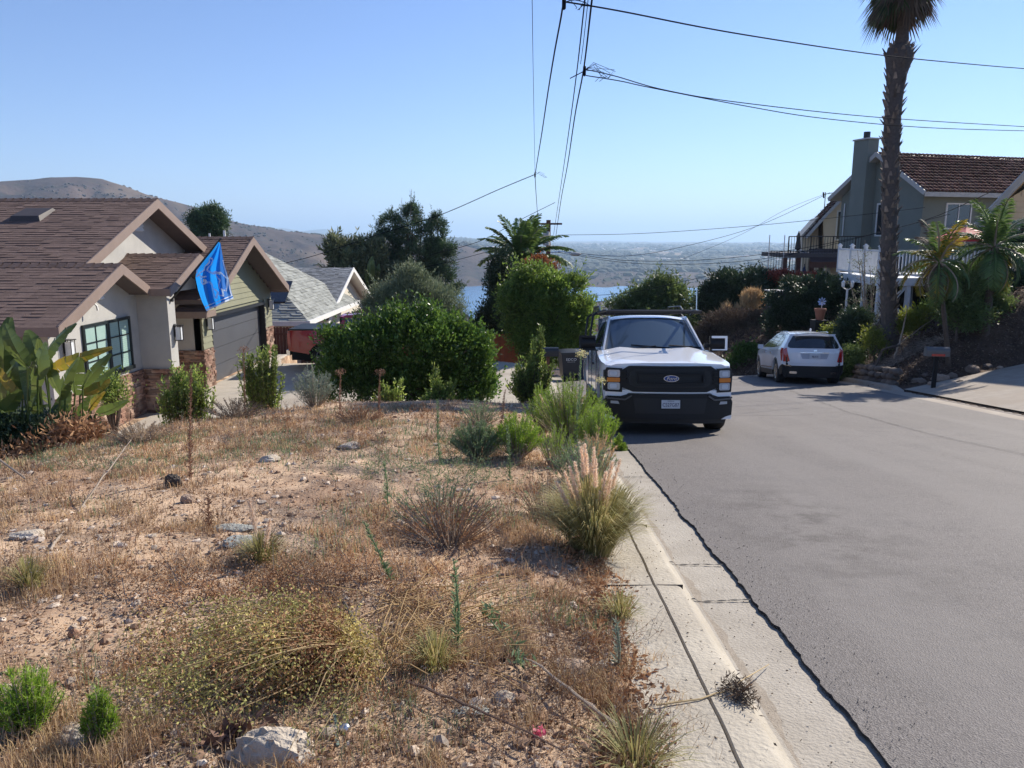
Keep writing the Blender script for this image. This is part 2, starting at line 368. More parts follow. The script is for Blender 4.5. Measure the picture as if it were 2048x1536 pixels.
# ------------------------------------------------------------ road, gutter, kerb, driveways
def edge_noise(y, s, a=.036): return (fbm(np.array([y*1.9]), np.array([s]), 0, 5, 77)[0]-.5)*1.5*a+(fbm(np.array([y*22.]), np.array([s]), 0, 3, 78)[0]-.5)*a*1.0
def offset_poly(poly, d):
    out = []
    for i, p in enumerate(poly):
        a = Vector(poly[max(i-1, 0)]); b = Vector(poly[min(i+1, len(poly)-1)]); t = (b-a).normalized(); out.append(Vector(p)+Vector((t.y, -t.x))*d)
    return out
def resample(poly, step):
    out = []
    for a, b in zip(poly[:-1], poly[1:]):
        a, b = Vector(a), Vector(b); n = max(1, int((b-a).length/step)); out += [a+(b-a)*k/n for k in range(n)]
    return out+[Vector(poly[-1])]
def asphalt():
    m, nt, b = newmat("asphalt"); N, L = nt.nodes, nt.links; tc = N.new('ShaderNodeTexCoord'); S = tc.outputs['Object']
    def noise(sc, det=6, rough=.6):
        n = N.new('ShaderNodeTexNoise'); n.inputs['Scale'].default_value = sc; n.inputs['Detail'].default_value = det; n.inputs['Roughness'].default_value = rough; L.new(S, n.inputs['Vector']); return n.outputs[0]
    def rng(s, a, bb, c=0, d=1):
        n = N.new('ShaderNodeMapRange'); n.inputs[1].default_value = a; n.inputs[2].default_value = bb; n.inputs[3].default_value = c; n.inputs[4].default_value = d; L.new(s, n.inputs[0]); return n.outputs[0]
    def mix(f, a, bb):
        n = N.new('ShaderNodeMix'); n.data_type = 'RGBA'
        for s, k in ((a, 6), (bb, 7)):
            if isinstance(s, tuple): n.inputs[k].default_value = (*s, 1)
            else: L.new(s, n.inputs[k])
        L.new(f, n.inputs[0]); return n.outputs[2]
    c = mix(rng(noise(.45, 5), .35, .65), (.138, .122, .113), (.162, .145, .135))
    c = mix(rng(noise(2.1, 7), .50, .68, 0, .8), c, (.115, .103, .098))
    vo = N.new('ShaderNodeTexVoronoi'); vo.inputs['Scale'].default_value = 130; L.new(S, vo.inputs['Vector'])
    sepv = N.new('ShaderNodeSeparateColor'); L.new(vo.outputs['Color'], sepv.inputs[0])
    c = mix(rng(sepv.outputs[0], .45, 1, 0, .7), c, (.225, .205, .192)); c = mix(rng(sepv.outputs[1], .62, 1, 0, .65), c, (.065, .058, .056))
    mpw = N.new('ShaderNodeMapping'); mpw.inputs['Scale'].default_value = (1.5, .10, 1); L.new(S, mpw.inputs[0]); nw = N.new('ShaderNodeTexNoise'); nw.inputs['Scale'].default_value = 1.0; nw.inputs['Detail'].default_value = 6; L.new(mpw.outputs[0], nw.inputs[0])
    c = mix(rng(nw.outputs[0], .45, .62, 0, .55), c, (.185, .168, .156)); c = mix(rng(noise(.9, 9, .8), .60, .68, 0, .55), c, (.098, .088, .083))
    # oily dark patch where cars drip, left lane
    mp = N.new('ShaderNodeMapping'); mp.inputs['Location'].default_value = (-2.35, -5.9, 0); L.new(S, mp.inputs[0])
    ml = N.new('ShaderNodeVectorMath'); ml.operation = 'MULTIPLY'; ml.inputs[1].default_value = (1.15, .42, 0); L.new(mp.outputs[0], ml.inputs[0])
    ln = N.new('ShaderNodeVectorMath'); ln.operation = 'LENGTH'; L.new(ml.outputs[0], ln.inputs[0])
    st = N.new('ShaderNodeMath'); st.operation = 'MULTIPLY'; L.new(rng(ln.outputs['Value'], .25, 1.0, 1, 0), st.inputs[0]); L.new(rng(noise(2.6, 8, .75), .46, .6), st.inputs[1])
    st2 = N.new('ShaderNodeMath'); st2.operation = 'MULTIPLY'; st2.inputs[1].default_value = .6; L.new(st.outputs[0], st2.inputs[0])
    c = mix(st2.outputs[0], c, (.062, .053, .048))
    L.new(c, b.inputs['Base Color']); b.inputs['Roughness'].default_value = .8; b.inputs['Specular IOR Level'].default_value = .35
    bp = N.new('ShaderNodeBump'); bp.inputs['Strength'].default_value = .65; bp.inputs['Distance'].default_value = .006; L.new(vo.outputs['Distance'], bp.inputs['Height'])
    bp2 = N.new('ShaderNodeBump'); bp2.inputs['Strength'].default_value = .22; bp2.inputs['Distance'].default_value = .03; L.new(noise(7, 6), bp2.inputs['Height'])
    L.new(bp.outputs[0], bp2.inputs['Normal']); L.new(bp2.outputs[0], b.inputs['Normal'])
    return m
M_ASPH = asphalt()
def concrete(name, c, c2, dirtc=(.20, .15, .11)):
    return mat(name, c, .85, c2, 3.2, 8, bump=.5, bscale=45, spec=.25, c3=tuple(.6*a+.4*d for a, d in zip(c, dirtc)))
M_CONC = concrete("kerb_concrete", (.45, .405, .33), (.34, .30, .24))
M_CONC2 = concrete("driveway_concrete", (.50, .45, .38), (.40, .36, .30))
M_CONC3 = concrete("apron_concrete", (.38, .33, .275), (.29, .25, .21))
M_TAR = mat("tar_crack", (.02, .018, .018), .9)
def build_road():
    mb = MB(); ys = np.concatenate([np.arange(-12, 1.5, .5), np.arange(1.5, 14, .035), np.arange(14, 27.01, .25)])
    V = []; n = 14
    for y in ys:
        xl = xk(y)+.43+edge_noise(y, 3.3); xr = float(np.interp(y, [p[1] for p in RK[:7]], [p[0] for p in RK[:7]]))-.35
        for k in range(n+1):
            f = k/n; x = xl+(xr-xl)*f; V.append((x, y, float(R(y))+.012+(.03*(1-(2*f-1)**2))))
    mb.add(V, [(i*(n+1)+k, i*(n+1)+k+1, (i+1)*(n+1)+k+1, (i+1)*(n+1)+k) for i in range(len(ys)-1) for k in range(n)])
    # the bend beyond the crest
    Lc = [(1.3, 27), (.5, 28.2), (-1.2, 29.2), (-4, 29.9), (-9, 30.3)]; Rc = [(10.65, 27), (10.4, 29.1), (9.5, 31.3), (6.8, 33.2), (-9, 35.2)]
    Lr = resample(Lc, .8); Rr = [Vector((np.interp(t, [0, .25, .5, .75, 1], [p[0] for p in Rc]), np.interp(t, [0, .25, .5, .75, 1], [p[1] for p in Rc]))) for t in np.linspace(0, 1, len(Lr))]
    V = []
    for a, b_ in zip(Lr, Rr):
        for k in range(9):
            p = a+(b_-a)*k/8; V.append((p.x, p.y, float(R(p.y))+.012+.03*(1-(k/4-1)**2)))
    mb.add(V, [(i*9+k, i*9+k+1, (i+1)*9+k+1, (i+1)*9+k) for i in range(len(Lr)-1) for k in range(8)])
    tag(mb.build("road", M_ASPH, smooth=180), kind='structure')
    # ragged skirt of the asphalt edge + crack sealed with dark tar: thin sheet along the gutter joint and the long seam in the lane
    mb = MB(); V = []; ys2 = np.arange(1.5, 13, .035)
    for y in ys2:
        e = xk(y)+.43+edge_noise(y, 3.3); wd = .001+.011*abs(edge_noise(y*1.3, 8.1, 1.0)); V += [(e-wd*.9, y, float(R(y))+.008), (e+wd*.35, y, float(R(y))+.0165)]
    mb.add(V, [(2*i, 2*i+1, 2*i+3, 2*i+2) for i in range(len(ys2)-1)])
    def seam(pts, wd, sd):
        p3 = [G(*p) for p in pts]; pl = resample([(p.x, p.y) for p in p3], .08); V = []
        for i, p in enumerate(pl):
            t = (pl[min(i+1, len(pl)-1)]-pl[max(i-1, 0)]).normalized(); nn = Vector((t.y, -t.x)); j = edge_noise(i*.08, sd, .05)
            q = p+nn*j; z = float(R(q.y))+.052; ww = wd*(.5+abs(edge_noise(i*.11, sd+3, 1.)))
            V += [(q.x-nn.x*ww, q.y-nn.y*ww, z), (q.x+nn.x*ww, q.y+nn.y*ww, z)]
        mb.add(V, [(2*i, 2*i+1, 2*i+3, 2*i+2) for i in range(len(pl)-1)])
    seam([(1580, 795), (1700, 845), (1850, 890), (2047, 938)], .009, 4.1)
    seam([(1462, 852), (1560, 851), (1625, 850)], .008, 9.1)
    tag(mb.build("road_crack", M_TAR), kind='structure')
    # kerb + gutter + inner strip, left side
    mb = MB(); pl = resample(LKP[1:5], .12); pl = [Vector((.75, -4))]+pl; prof = []
    V = []; cs = None
    for i, p in enumerate(pl):
        t = (pl[min(i+1, len(pl)-1)]-pl[max(i-1, 0)]).normalized(); nn = Vector((t.y, -t.x)); z = float(R(p.y))
        kh = .115-.075*float(ss(16.5, 18, p.y))*(1-float(ss(24.5, 26, p.y)))
        wob = edge_noise(p.y, 6.6, .012)
        cs = [(-.46, kh-.22), (-.455, kh-.006), (-.168, kh+.004), (-.160, kh-.018), (-.152, kh+.004), (-.03, kh+.002), (-.008, kh-.006), (.012, kh-.03), (.045, kh*.35), (.075, .018), (.11, .004), (.44, -.004), (.62, -.03)]
        for d, h in cs: V.append((p.x+nn.x*d+wob*(d > -.2)*(d < .1), p.y+nn.y*d, z+h))
    k = len(cs)
    for mi, (j0, j1) in enumerate(((0, 9), (9, k-1))): mb.add(V, [(i*k+j, i*k+j+1, (i+1)*k+j+1, (i+1)*k+j) for i in range(len(pl)-1) for j in range(j0, j1)], mi)
    M_GUT = mat("gutter_concrete", (.355, .32, .27), .88, (.26, .23, .19), 2.6, 9, bump=.6, bscale=60, c3=(.20, .17, .14))
    tag(mb.build("kerb", [M_CONC, M_GUT], smooth=35), kind='structure')
    # joints across the left kerb and gutter
    mb = MB()
    for y, a in ((2.05, .02), (4.2, .12), (4.93, .03), (8.1, .02), (11.3, .05)):
        V = []; prev = None; x0 = float(xk(y))
        for i, d in enumerate(np.linspace(.06, .43, 18)):
            yy = y+a*(d)+edge_noise(d*9, y, .012); z = float(R(yy))+(.010 if d > .1 else .030); wv = .006+.004*math.sin(i*1.7)
            V += [(x0+d, yy-wv, z), (x0+d, yy+wv, z)]
        mb.add(V, [(2*i, 2*i+2, 2*i+3, 2*i+1) for i in range(17)])
    for y in (2.05, 4.2, 5.6, 8.1, 11.3):
        x0 = float(xk(y)); z = float(R(y))+.115; mb.box((x0-.45, y-.004, z-.03), (x0-.17, y+.004, z+.0045)); mb.box((x0-.15, y-.004, z-.05), (x0+.004, y+.004, z+.0055))
    tag(mb.build("kerb_joint", M_TAR), kind='structure')
    # right kerb
    mb = MB(); pl = resample([p[::1] for p in RK[1:11]], .3); V = []
    for i, p in enumerate(pl):
        t = (pl[min(i+1, len(pl)-1)]-pl[max(i-1, 0)]).normalized(); nn = Vector((t.y, -t.x)); z = float(R(p.y))
        kh = .15-.12*float(ss(20.9, 20.0, p.y))
        cs = [(.25, kh-.3), (.18, kh-.004), (.02, kh), (-.01, kh-.02), (-.04, .02), (-.42, .004), (-.6, -.03)]
        for d, h in cs: V.append((p.x+nn.x*d, p.y+nn.y*d, z+h))
    k = len(cs)
    mb.add(V, [(i*k+j, (i+1)*k+j, (i+1)*k+j+1, i*k+j+1) for i in range(len(pl)-1) for j in range(k-1)])
    tag(mb.build("kerb", M_CONC3, smooth=35), kind='structure')
    # driveways: sheets laid just above the ground
    def sheet(poly_fn, nu, nv, name, m, dz):
        V = []
        for i in range(nu+1):
            for j in range(nv+1):
                x, y = poly_fn(i/nu, j/nv); V.append((x, y, 0))
        V = np.array(V); V[:, 2] = H(V[:, 0], V[:, 1])+dz
        mb = MB(); mb.add(V, [(i*(nv+1)+j, (i+1)*(nv+1)+j, (i+1)*(nv+1)+j+1, i*(nv+1)+j+1) for i in range(nu) for j in range(nv)])
        return tag(mb.build(name, m, smooth=180), kind='structure')
    sheet(lambda u, v: (-9.7+u*10.6, 17.6+v*14.0), 60, 60, "driveway", M_CONC2, .02)
    sheet(lambda u, v: (-9.6+u*3.6, 14.6+v*3.2), 20, 20, "path", M_CONC2, .026)
    def drv(u, v):
        y0 = 11.0+v*9.2; x0 = float(np.interp(y0, [p[1] for p in RK[:7]], [p[0] for p in RK[:7]]))+.16
        return (x0+u*8, y0+.30*u*8*v)
    sheet(drv, 50, 40, "driveway", M_CONC3, .03)
build_road()

# ------------------------------------------------------------ far-off suburb: tree mass and houses too many to count
def far_scatter():
    g = np.random.default_rng(5)
    ico = bmesh.new(); bmesh.ops.create_icosphere(ico, subdivisions=1, radius=1); ico.verts.ensure_lookup_table()
    iv = np.array([v.co[:] for v in ico.verts]); fi = np.array([[v.index for v in f.verts] for f in ico.faces]); ico.free()
    n = 16000; r = 1750*np.exp(g.random(n)*math.log(9000/1750)); a = np.radians(-22+g.random(n)*56)
    x, y = r*np.sin(a), r*np.cos(a); dens = fbm(x/420, y/420, 0, 4, 41); px = 1024+F*1.017*np.tan(a)
    keep = (dens > .47)*((r > 2350) | (g.random(n) < .08))*((px > 960) | (r > 2500)); x, y, r = x[keep], y[keep], r[keep]
    s = g.uniform(5, 12, len(x))*(1+r/9000); z = H(x, y)
    j = 1+g.normal(0, .22, (len(x), len(iv), 1)); V = iv[None]*j*s[:, None, None]*np.array([1.35, 1.35, .7])+np.stack([x, y, z+s*.3], -1)[:, None, :]
    f = fi[None]+(np.arange(len(x))*len(iv))[:, None, None]
    mb = MB(); mb.add(V.reshape(-1, 3), f.reshape(-1, 3)); tag(mb.build("far_woods", mat("far_tree", (.035, .048, .026), .9, (.06, .065, .035), .01, island=.4)), kind='stuff')
    # near scrub on hills and the slope below
    n = 24000; r = 110*np.exp(g.random(n)*math.log(2200/110)); a = np.radians(-34+g.random(n)*66); x, y = r*np.sin(a), r*np.cos(a)
    dens = fbm(x/90, y/90, 0, 4, 43); keep = (dens > .50) & ((r < 1150) | (r > 1680) | (a < -.13)); x, y, r = x[keep], y[keep], r[keep]
    s = g.uniform(.5, 1.4, len(x))*(.6+r/900); z = H(x, y)
    V = iv[None]*(1+g.normal(0, .25, (len(x), len(iv), 1)))*s[:, None, None]*np.array([1.2, 1.2, .8])+np.stack([x, y, z+s*.2], -1)[:, None, :]
    f = fi[None]+(np.arange(len(x))*len(iv))[:, None, None]
    mb = MB(); mb.add(V.reshape(-1, 3), f.reshape(-1, 3)); tag(mb.build("hill_scrub", mat("scrub", (.055, .05, .036), .9, (.085, .064, .046), .05, island=.4)), kind='stuff')
    # distant houses
    n = 1300; r = 2450*np.exp(g.random(n)*math.log(7500/2450)); a = np.radians(-16+g.random(n)*50); x, y = r*np.sin(a), r*np.cos(a)
    keep = fbm(x/300, y/300, 0, 3, 44) > .5; x, y, r = x[keep], y[keep], r[keep]; z = H(x, y)
    bx = np.array([(-1,-1,0),(1,-1,0),(1,1,0),(-1,1,0),(-1,-1,.55),(1,-1,.55),(1,1,.55),(-1,1,.55),(-1,0,.95),(1,0,.95)])
    bf4 = np.array([(0,1,5,4),(1,2,6,5),(2,3,7,6),(3,0,4,7),(4,5,9,8),(6,7,8,9)]); bf3 = np.array([(4,8,7),(5,6,9)])
    s = g.uniform(5, 10, len(x)); th = g.random(len(x))*3.14; c_, s_ = np.cos(th), np.sin(th)
    L_ = bx[None]*np.stack([s, s*.7, s*.7], -1)[:, None, :]; V = np.stack([L_[..., 0]*c_[:, None]-L_[..., 1]*s_[:, None], L_[..., 0]*s_[:, None]+L_[..., 1]*c_[:, None], L_[..., 2]], -1)+np.stack([x, y, z+3], -1)[:, None, :]
    off = (np.arange(len(x))*10)[:, None, None]
    mb = MB(); mb.add(V.reshape(-1, 3), (bf4[None]+off).reshape(-1, 4)); mb.F.append(((bf3[None]+off).reshape(-1, 3), 0))
    tag(mb.build("distant_town", mat("far_house", (.66, .60, .54), .8, (.4, .33, .28), .01, island=.5)), kind='stuff')
far_scatter()

# ------------------------------------------------------------ haze: even air round the camera and the whole scene
def build_haze():
    mb = MB(); mb.box((-36000, -36000, -160), (36000, 36000, 560))
    m = bpy.data.materials.new("air"); m.use_nodes = True; nt = m.node_tree; nt.nodes.remove(nt.nodes["Principled BSDF"])
    v = nt.nodes.new('ShaderNodeVolumePrincipled'); v.inputs['Density'].default_value = HAZE; v.inputs['Color'].default_value = (.55, .76, 1, 1)
    v.inputs['Anisotropy'].default_value = .2
    nt.links.new(v.outputs[0], nt.nodes['Material Output'].inputs['Volume'])
    tag(mb.build("haze", m), kind='stuff')
HAZE = 1.2e-4
build_haze()
# ------------------------------------------------------------ house materials
M_STUC = mat("grey_stucco", (.46, .45, .42), .9, (.38, .37, .35), 1.6, 8, bump=.5, bscale=60, spec=.2)
M_FASC = mat("brown_fascia_paint", (.235, .172, .140), .6, (.20, .145, .118), 3, bump=.15)
M_SOFF = mat("soffit_paint", (.12, .10, .095), .8)
M_SHIN = mat("brown_shingle", (.190, .132, .110), .92, (.148, .102, .086), 5, 7, bump=.7, bscale=90, island=.13, spec=.2)
M_LAP = mat("sage_siding_paint", (.235, .235, .150), .65, (.205, .205, .13), 2, bump=.12, bscale=30)
M_DOOR = mat("charcoal_door_paint", (.085, .088, .098), .45, (.075, .078, .088), 1.5)
M_BLK = mat("black_metal", (.012, .012, .013), .4)
M_DGRN = mat("dark_window_frame", (.012, .020, .022), .4)
M_WHT = mat("white_paint", (.78, .77, .74), .5, (.70, .69, .66), 3)
M_STONE = mat("ledge_stone", (.27, .165, .120), .9, (.20, .115, .085), 9, 7, bump=.8, bscale=40, island=.5, spec=.2, c3=(.36, .27, .21))
M_LGLASS = mat("lamp_glass", (.75, .78, .80), .15, spec=.8)
def glass(name, c, rough=.06):
    m, nt, b = newmat(name); b.inputs['Base Color'].default_value = (*c, 1); b.inputs['Roughness'].default_value = rough
    b.inputs['Specular IOR Level'].default_value = .9; b.inputs['Coat Weight'].default_value = .4; b.inputs['Coat Roughness'].default_value = .03; return m
M_GLS = glass("dark_glass", (.016, .022, .030))
M_BLIND = mat("window_blinds_behind_glass", (.36, .50, .45), .25, (.30, .44, .40), 2, spec=.8)
def quadp(A, B, Cc, D, s, t): return A*(1-s)*(1-t)+B*s*(1-t)+Cc*s*t+D*(1-s)*t
def shingles(mb, A, B, Cc, D, course=.15, tab=.34, lift=.011, seed=1, mi=0):
    """A-B eave, D-C ridge; overlapping courses of separate tabs"""
    g = np.random.default_rng(seed); A, B, Cc, D = map(Vector, (A, B, Cc, D)); up = ((D+Cc)/2-(A+B)/2); n = int(up.length/course)+1
    N_ = (B-A).cross(up).normalized()
    if N_.z < 0: N_ = -N_
    for i in range(n):
        t0, t1 = i/n, min((i+1.02)/n, 1); L0, L1 = A.lerp(D, t0), A.lerp(D, t1); R0, R1 = B.lerp(Cc, t0), B.lerp(Cc, t1); W = (R0-L0).length
        if W < .05: continue
        cuts = [0]; 
        while cuts[-1] < W: cuts.append(cuts[-1]+tab*g.uniform(.55, 1.4))
        cuts = [c/W for c in cuts[:-1]]+[1]; V = []; Fc = []
        for k in range(len(cuts)-1):
            a, b_ = cuts[k], cuts[k+1]; h = lift*g.choice((.4, .7, 1., 1.4, 1.8)); p0, p1 = L0.lerp(R0, a), L0.lerp(R0, b_); q0, q1 = L1.lerp(R1, a), L1.lerp(R1, b_)
            o = len(V); V += [tuple(p0+N_*h), tuple(p1+N_*h), tuple(q1+N_*.003), tuple(q0+N_*.003), tuple(p0-N_*.004), tuple(p1-N_*.004)]
            Fc += [(o, o+1, o+2, o+3), (o+4, o+5, o+1, o)]
        mb.add(V, Fc, mi)
def slab(mb, A, B, Cc, D, th=.14, mi=0):
    A, B, Cc, D = map(Vector, (A, B, Cc, D)); N_ = (B-A).cross(D-A).normalized()
    if N_.z < 0: N_ = -N_
    d = -N_*.006
    mb.prism([A+d, B+d, Cc+d, D+d], -N_*th, mi)
def roof(name, parent, slopes, mshin, mdeck, seed=1, **kw):
    mb = MB()
    for i, s in enumerate(slopes):
        shingles(mb, *s, seed=seed+i, **kw); slab(mb, *s, mi=1)
    return mb.build(name, [mshin, mdeck], parent)
def ridge_cap(mb, a, b, w=.17, mi=0):
    a, b = Vector(a), Vector(b); L = (b-a).length; n = max(1, int(L/.22)); d = (b-a)/n; t = d.normalized(); s = t.cross(Vector((0, 0, 1))).normalized()
    for i in range(n):
        p = a+d*i; q = p+d*1.15; V = []
        for pt, h in ((p, .0), (q, .028)):
            V += [tuple(pt-s*w+Vector((0, 0, -.42*w+h))), tuple(pt+Vector((0, 0, .03+h))), tuple(pt+s*w+Vector((0, 0, -.42*w+h)))]
        mb.add(V, [(0, 1, 4, 3), (1, 2, 5, 4)], mi)
def stone(mb, p0, p1, z0, z1, nrm, seed=1, cap=True):
    """stacked ledge stone on the vertical face p0-p1 (xy), facing nrm"""
    g = np.random.default_rng(seed); p0, p1 = Vector((*p0, 0)), Vector((*p1, 0)); L = (p1-p0).length; t = (p1-p0)/L; nn = Vector((*nrm, 0)); z = z0
    while z < z1-.01:
        h = min(g.uniform(.035, .095), z1-z); x = 0
        while x < L-.005:
            w_ = min(g.uniform(.08, .38), L-x); dpt = g.uniform(.03, .075); a = p0+t*(x+.003)
            V = []
            for dz in (.003, h-.003):
                for u, v in ((0, 0), (w_-.006, 0), (w_-.006, dpt), (0, dpt*g.uniform(.7, 1.1))): q = a+t*u+nn*v; V.append((q.x, q.y, z+dz))
            mb.add(V, [(0, 1, 2, 3), (4, 7, 6, 5), (0, 4, 5, 1), (1, 5, 6, 2), (2, 6, 7, 3), (3, 7, 4, 0)]); x += w_
        z += h
def wall_lamp(parent, x, y, z, s=1.0):
    """black box lantern on a wall facing +x"""
    mb = MB(); h, wd, dp = .42*s, .17*s, .2*s
    mb.box((x, y-.06, z-.1), (x+.02, y+.06, z+.24)); mb.box((x+.0, y-wd/2-.01, z+h/2-.02), (x+dp+.03, y+wd/2+.01, z+h/2)); mb.box((x+.03, y-wd/2, z-h/2), (x+dp, y+wd/2, z-h/2+.015))
    for a in (x+.03, x+dp-.012):
        for b in (y-wd/2, y+wd/2-.012): mb.box((a, b, z-h/2), (a+.012, b+.012, z+h/2))
    l = mb.build("wall_lamp", M_BLK, parent); g = MB(); g.box((x+.05, y-wd/2+.02, z-h/2+.02), (x+dp-.02, y+wd/2-.02, z+h/2-.05)); g.build("lamp_glass", M_LGLASS, l)
def gable_vent(parent, x, y, z, w_=.36, h=.42, m=None, clip=None):
    mb = MB(); m = m or M_WHT; n = max(3, int(h/.11))
    mb.box((x, y-w_/2, z), (x+.02, y+w_/2, z+h))
    for i in range(n):
        zz = z+h*i/n; mb.prism([(x+.02, y-w_/2, zz+.02), (x+.07, y-w_/2, zz+.02), (x+.02, y-w_/2, zz+h/n-.005)], (0, w_, 0))
    mb.build("vent", m, parent)
def rake(mb, p, q, x, depth=.24, th=.04, mi=0, up=.03):
    """fascia board along a gable edge in plane x"""
    (y0, z0), (y1, z1) = p, q
    mb.prism([(x, y0, z0+up), (x, y1, z1+up), (x, y1, z1+up-depth), (x, y0, z0+up-depth)], (th, 0, 0), mi)

def left_house():
    h = thing("house", "grey stucco and sage sided house with brown shingle roof and three street gables", "house", (-10, 22, -4.68)); h_loc = Vector(h.location)
    parts = []
    def par(o): parts.append(o); return o
    X0 = -30; S = .4177
    # coordinates: main roof
    A = (X0, 16.03, -1.82); ymid, zmid = 18.9, -.62; yr, zr = 23.07, 1.122
    R_ = MB()
    sl = [((X0, 16.03, -1.82), (-9.5, 16.03, -1.82), (-9.5, ymid, zmid), (X0, ymid, zmid)),
          ((X0, ymid, zmid), (-10.37, ymid, zmid), (-10.37, yr, zr), (X0, yr, zr)),
          ((-10.37, 30.1, -1.82), (X0, 30.1, -1.82), (X0, yr, zr), (-10.37, yr, zr)),
          ((-9.5, 20.25, -1.25), (-13.5, 20.25, -1.25), (-13.5, ymid, zmid), (-9.5, ymid, zmid))]
    ro = par(roof("roof", h, sl, M_SHIN, M_SOFF, 3))
    sl2 = [((-13.5, 20.2, -1.30), (-8.95, 20.2, -1.30), (-8.95, 22.3, -.45), (-13.5, 22.3, -.45)),
           ((-8.95, 24.3, -1.26), (-13.5, 24.3, -1.26), (-13.5, 22.3, -.45), (-8.95, 22.3, -.45))]
    ro2 = par(roof("roof", h, sl2, M_SHIN, M_SOFF, 13))
    gy, gz = 27.2, .04; GX = -9.0
    sl3 = [((-16, 23.3, -1.82), (GX, 23.3, -1.82), (GX, gy, gz), (-16, gy, gz)), ((GX, 31.1, -1.84), (-16, 31.1, -1.84), (-16, gy, gz), (GX, gy, gz))]
    ro3 = par(roof("roof", h, sl3, M_SHIN, M_SOFF, 23))
    # skirt roof at the garage corner
    ro4 = par(roof("roof", h, [((-10.25, 23.25, -2.16), (-9.25, 23.25, -2.16), (-9.35, 24.02, -1.82), (-10.15, 24.02, -1.82))], M_SHIN, M_SOFF, 33, course=.13))
    for ra, rb in (((X0, yr, zr), (-10.37, yr, zr)), ((-12.6, ymid, zmid), (-9.5, ymid, zmid)), ((-13, 22.3, -.45), (-8.95, 22.3, -.45)), ((-14, gy, gz), (GX, gy, gz))):
        mb = MB(); ridge_cap(mb, ra, rb); mb.build("ridge_cap", M_SHIN, h)
    # fascia
    mb = MB()
    rake(mb, (16.03, -1.82), (ymid, zmid), -9.5, .27); rake(mb, (ymid, zmid), (20.25, -1.25), -9.5, .25)
    rake(mb, (ymid, zmid), (yr, zr), -10.37, .27); rake(mb, (yr, zr), (30.1, -1.82), -10.37, .27)
    rake(mb, (20.2, -1.30), (22.3, -.45), -8.95, .22); rake(mb, (22.3, -.45), (24.3, -1.26), -8.95, .22)
    rake(mb, (23.3, -1.82), (gy, gz), GX, .27); rake(mb, (gy, gz), (31.1, -1.84), GX, .27)
    mb.box((X0, 16.0, -2.02), (-9.46, 16.035, -1.81)); mb.box((-9.46, 20.17, -1.47), (-8.92, 20.2, -1.28)); mb.box((-9.3, 23.22, -2.34), (-9.22, 24.0, -2.16)); mb.box((-10.25, 23.2, -2.36), (-9.22, 23.25, -2.16))
    mb.box((-16, 31.1, -2.1), (GX+.04, 31.14, -1.83))
    par(mb.build("fascia", M_FASC, h))
    # walls
    mb = MB(); base = -4.72
    mb.prism([(-10.04, 16.55, base), (-10.04, 20.62, base), (-10.04, 20.62, -1.50), (-10.04, ymid, -.74), (-10.04, 16.55, -1.74)], (-.25, 0, 0)); mb.box((-12.4, 20.3, base), (-10.2, 20.6, -1.6))   # window gable
    mb.prism([(-11.0, 16.6, -1.9), (-11.0, 29.6, -1.9), (-11.0, 29.6, -1.77), (-11.0, yr, zr-.16), (-11.0, 16.6, -1.75)], (-.3, 0, 0))          # tall gable behind
    mb.box((-29.5, 18.8, base), (-10.2, 19.0, -1.0))
    mb.box((-10.6, 20.625, base), (-9.22, 21.08, -1.44))                                                             # entry pier
    mb.box((-12.4, 21.08, base), (-12.1, 24.05, -1.0))                                                                # entry back wall
    mb.prism([(-9.75, 21.1, -1.5), (-9.75, 23.9, -1.5), (-9.75, 23.9, -1.14), (-9.75, 22.3, -.58), (-9.75, 21.1, -1.06)], (-.2, 0, 0))             # entry gable face
    mb.box((-12.2, 23.98, base), (-9.74, 24.2, -1.8))                                                                 # garage side wall
    par(mb.build("wall", M_STUC, h))
        # garage front: piers, header
    WX = -9.7; y0, y1, dy0, dy1, dzt = 23.98, 31.0, 24.75, 30.1, -2.42
    mb = MB(); mb.box((WX-.25, y0, base), (WX, dy0, dzt)); mb.build("wall", M_LAP, h); mb = MB(); mb.box((WX-.25, dy1, base), (WX, y1, dzt)); par(mb.build("wall", M_LAP, h))
    lap = MB(); z = -3.42; g = np.random.default_rng(3)
    while z < gz-.25:
        z2 = z+.19
        zz = (z+z2)/2
        ya = max(y0, 23.3+(z2+.14+1.82)/(gz+1.82)*(gy-23.3)); yb = min(y1, 31.1-(z2+.14+1.84)/(gz+1.84)*(31.1-gy))
        segs = [(ya, yb)] if z >= dzt-.02 else [(y0, dy0-.005), (dy1+.005, y1)]
        for a, b in segs:
            if b-a > .05: lap.prism([(WX, a, z), (WX+.035, a, z), (WX+.012, a, z2+.01), (WX, a, z2+.01)], (0, b-a, 0))
        z = z2
    lap.prism([(WX-.02, y0, dzt), (WX-.02, y1, dzt), (WX-.02, y1, -1.98), (WX-.02, gy, gz-.2), (WX-.02, y0, -1.7)], (-.2, 0, 0))
    par(lap.build("siding", M_LAP, h))
    d = MB(); nP = 4; ph = (dzt-base-.03)/nP
    for i in range(nP): d.prism([(WX-.22, dy0+.03, base+i*ph), (WX-.19, dy0+.03, base+i*ph+.012), (WX-.19, dy0+.03, base+(i+1)*ph-.012), (WX-.22, dy0+.03, base+(i+1)*ph)], (0, dy1-dy0-.06, 0))
    d.box((WX-.25, dy0, base), (WX-.221, dy1, dzt)); par(d.build("garage_door", M_DOOR, h))
    t = MB(); t.box((WX-.2, dy0-.001, dzt-.09), (WX+.045, dy1, dzt+.03)); t.box((WX-.2, dy0-.03, -3.4), (WX+.03, dy0+.012, dzt-.09)); t.box((WX-.2, dy1-.012, base), (WX+.03, dy1+.09, dzt-.09)); par(t.build("door_trim", M_BLK, h))
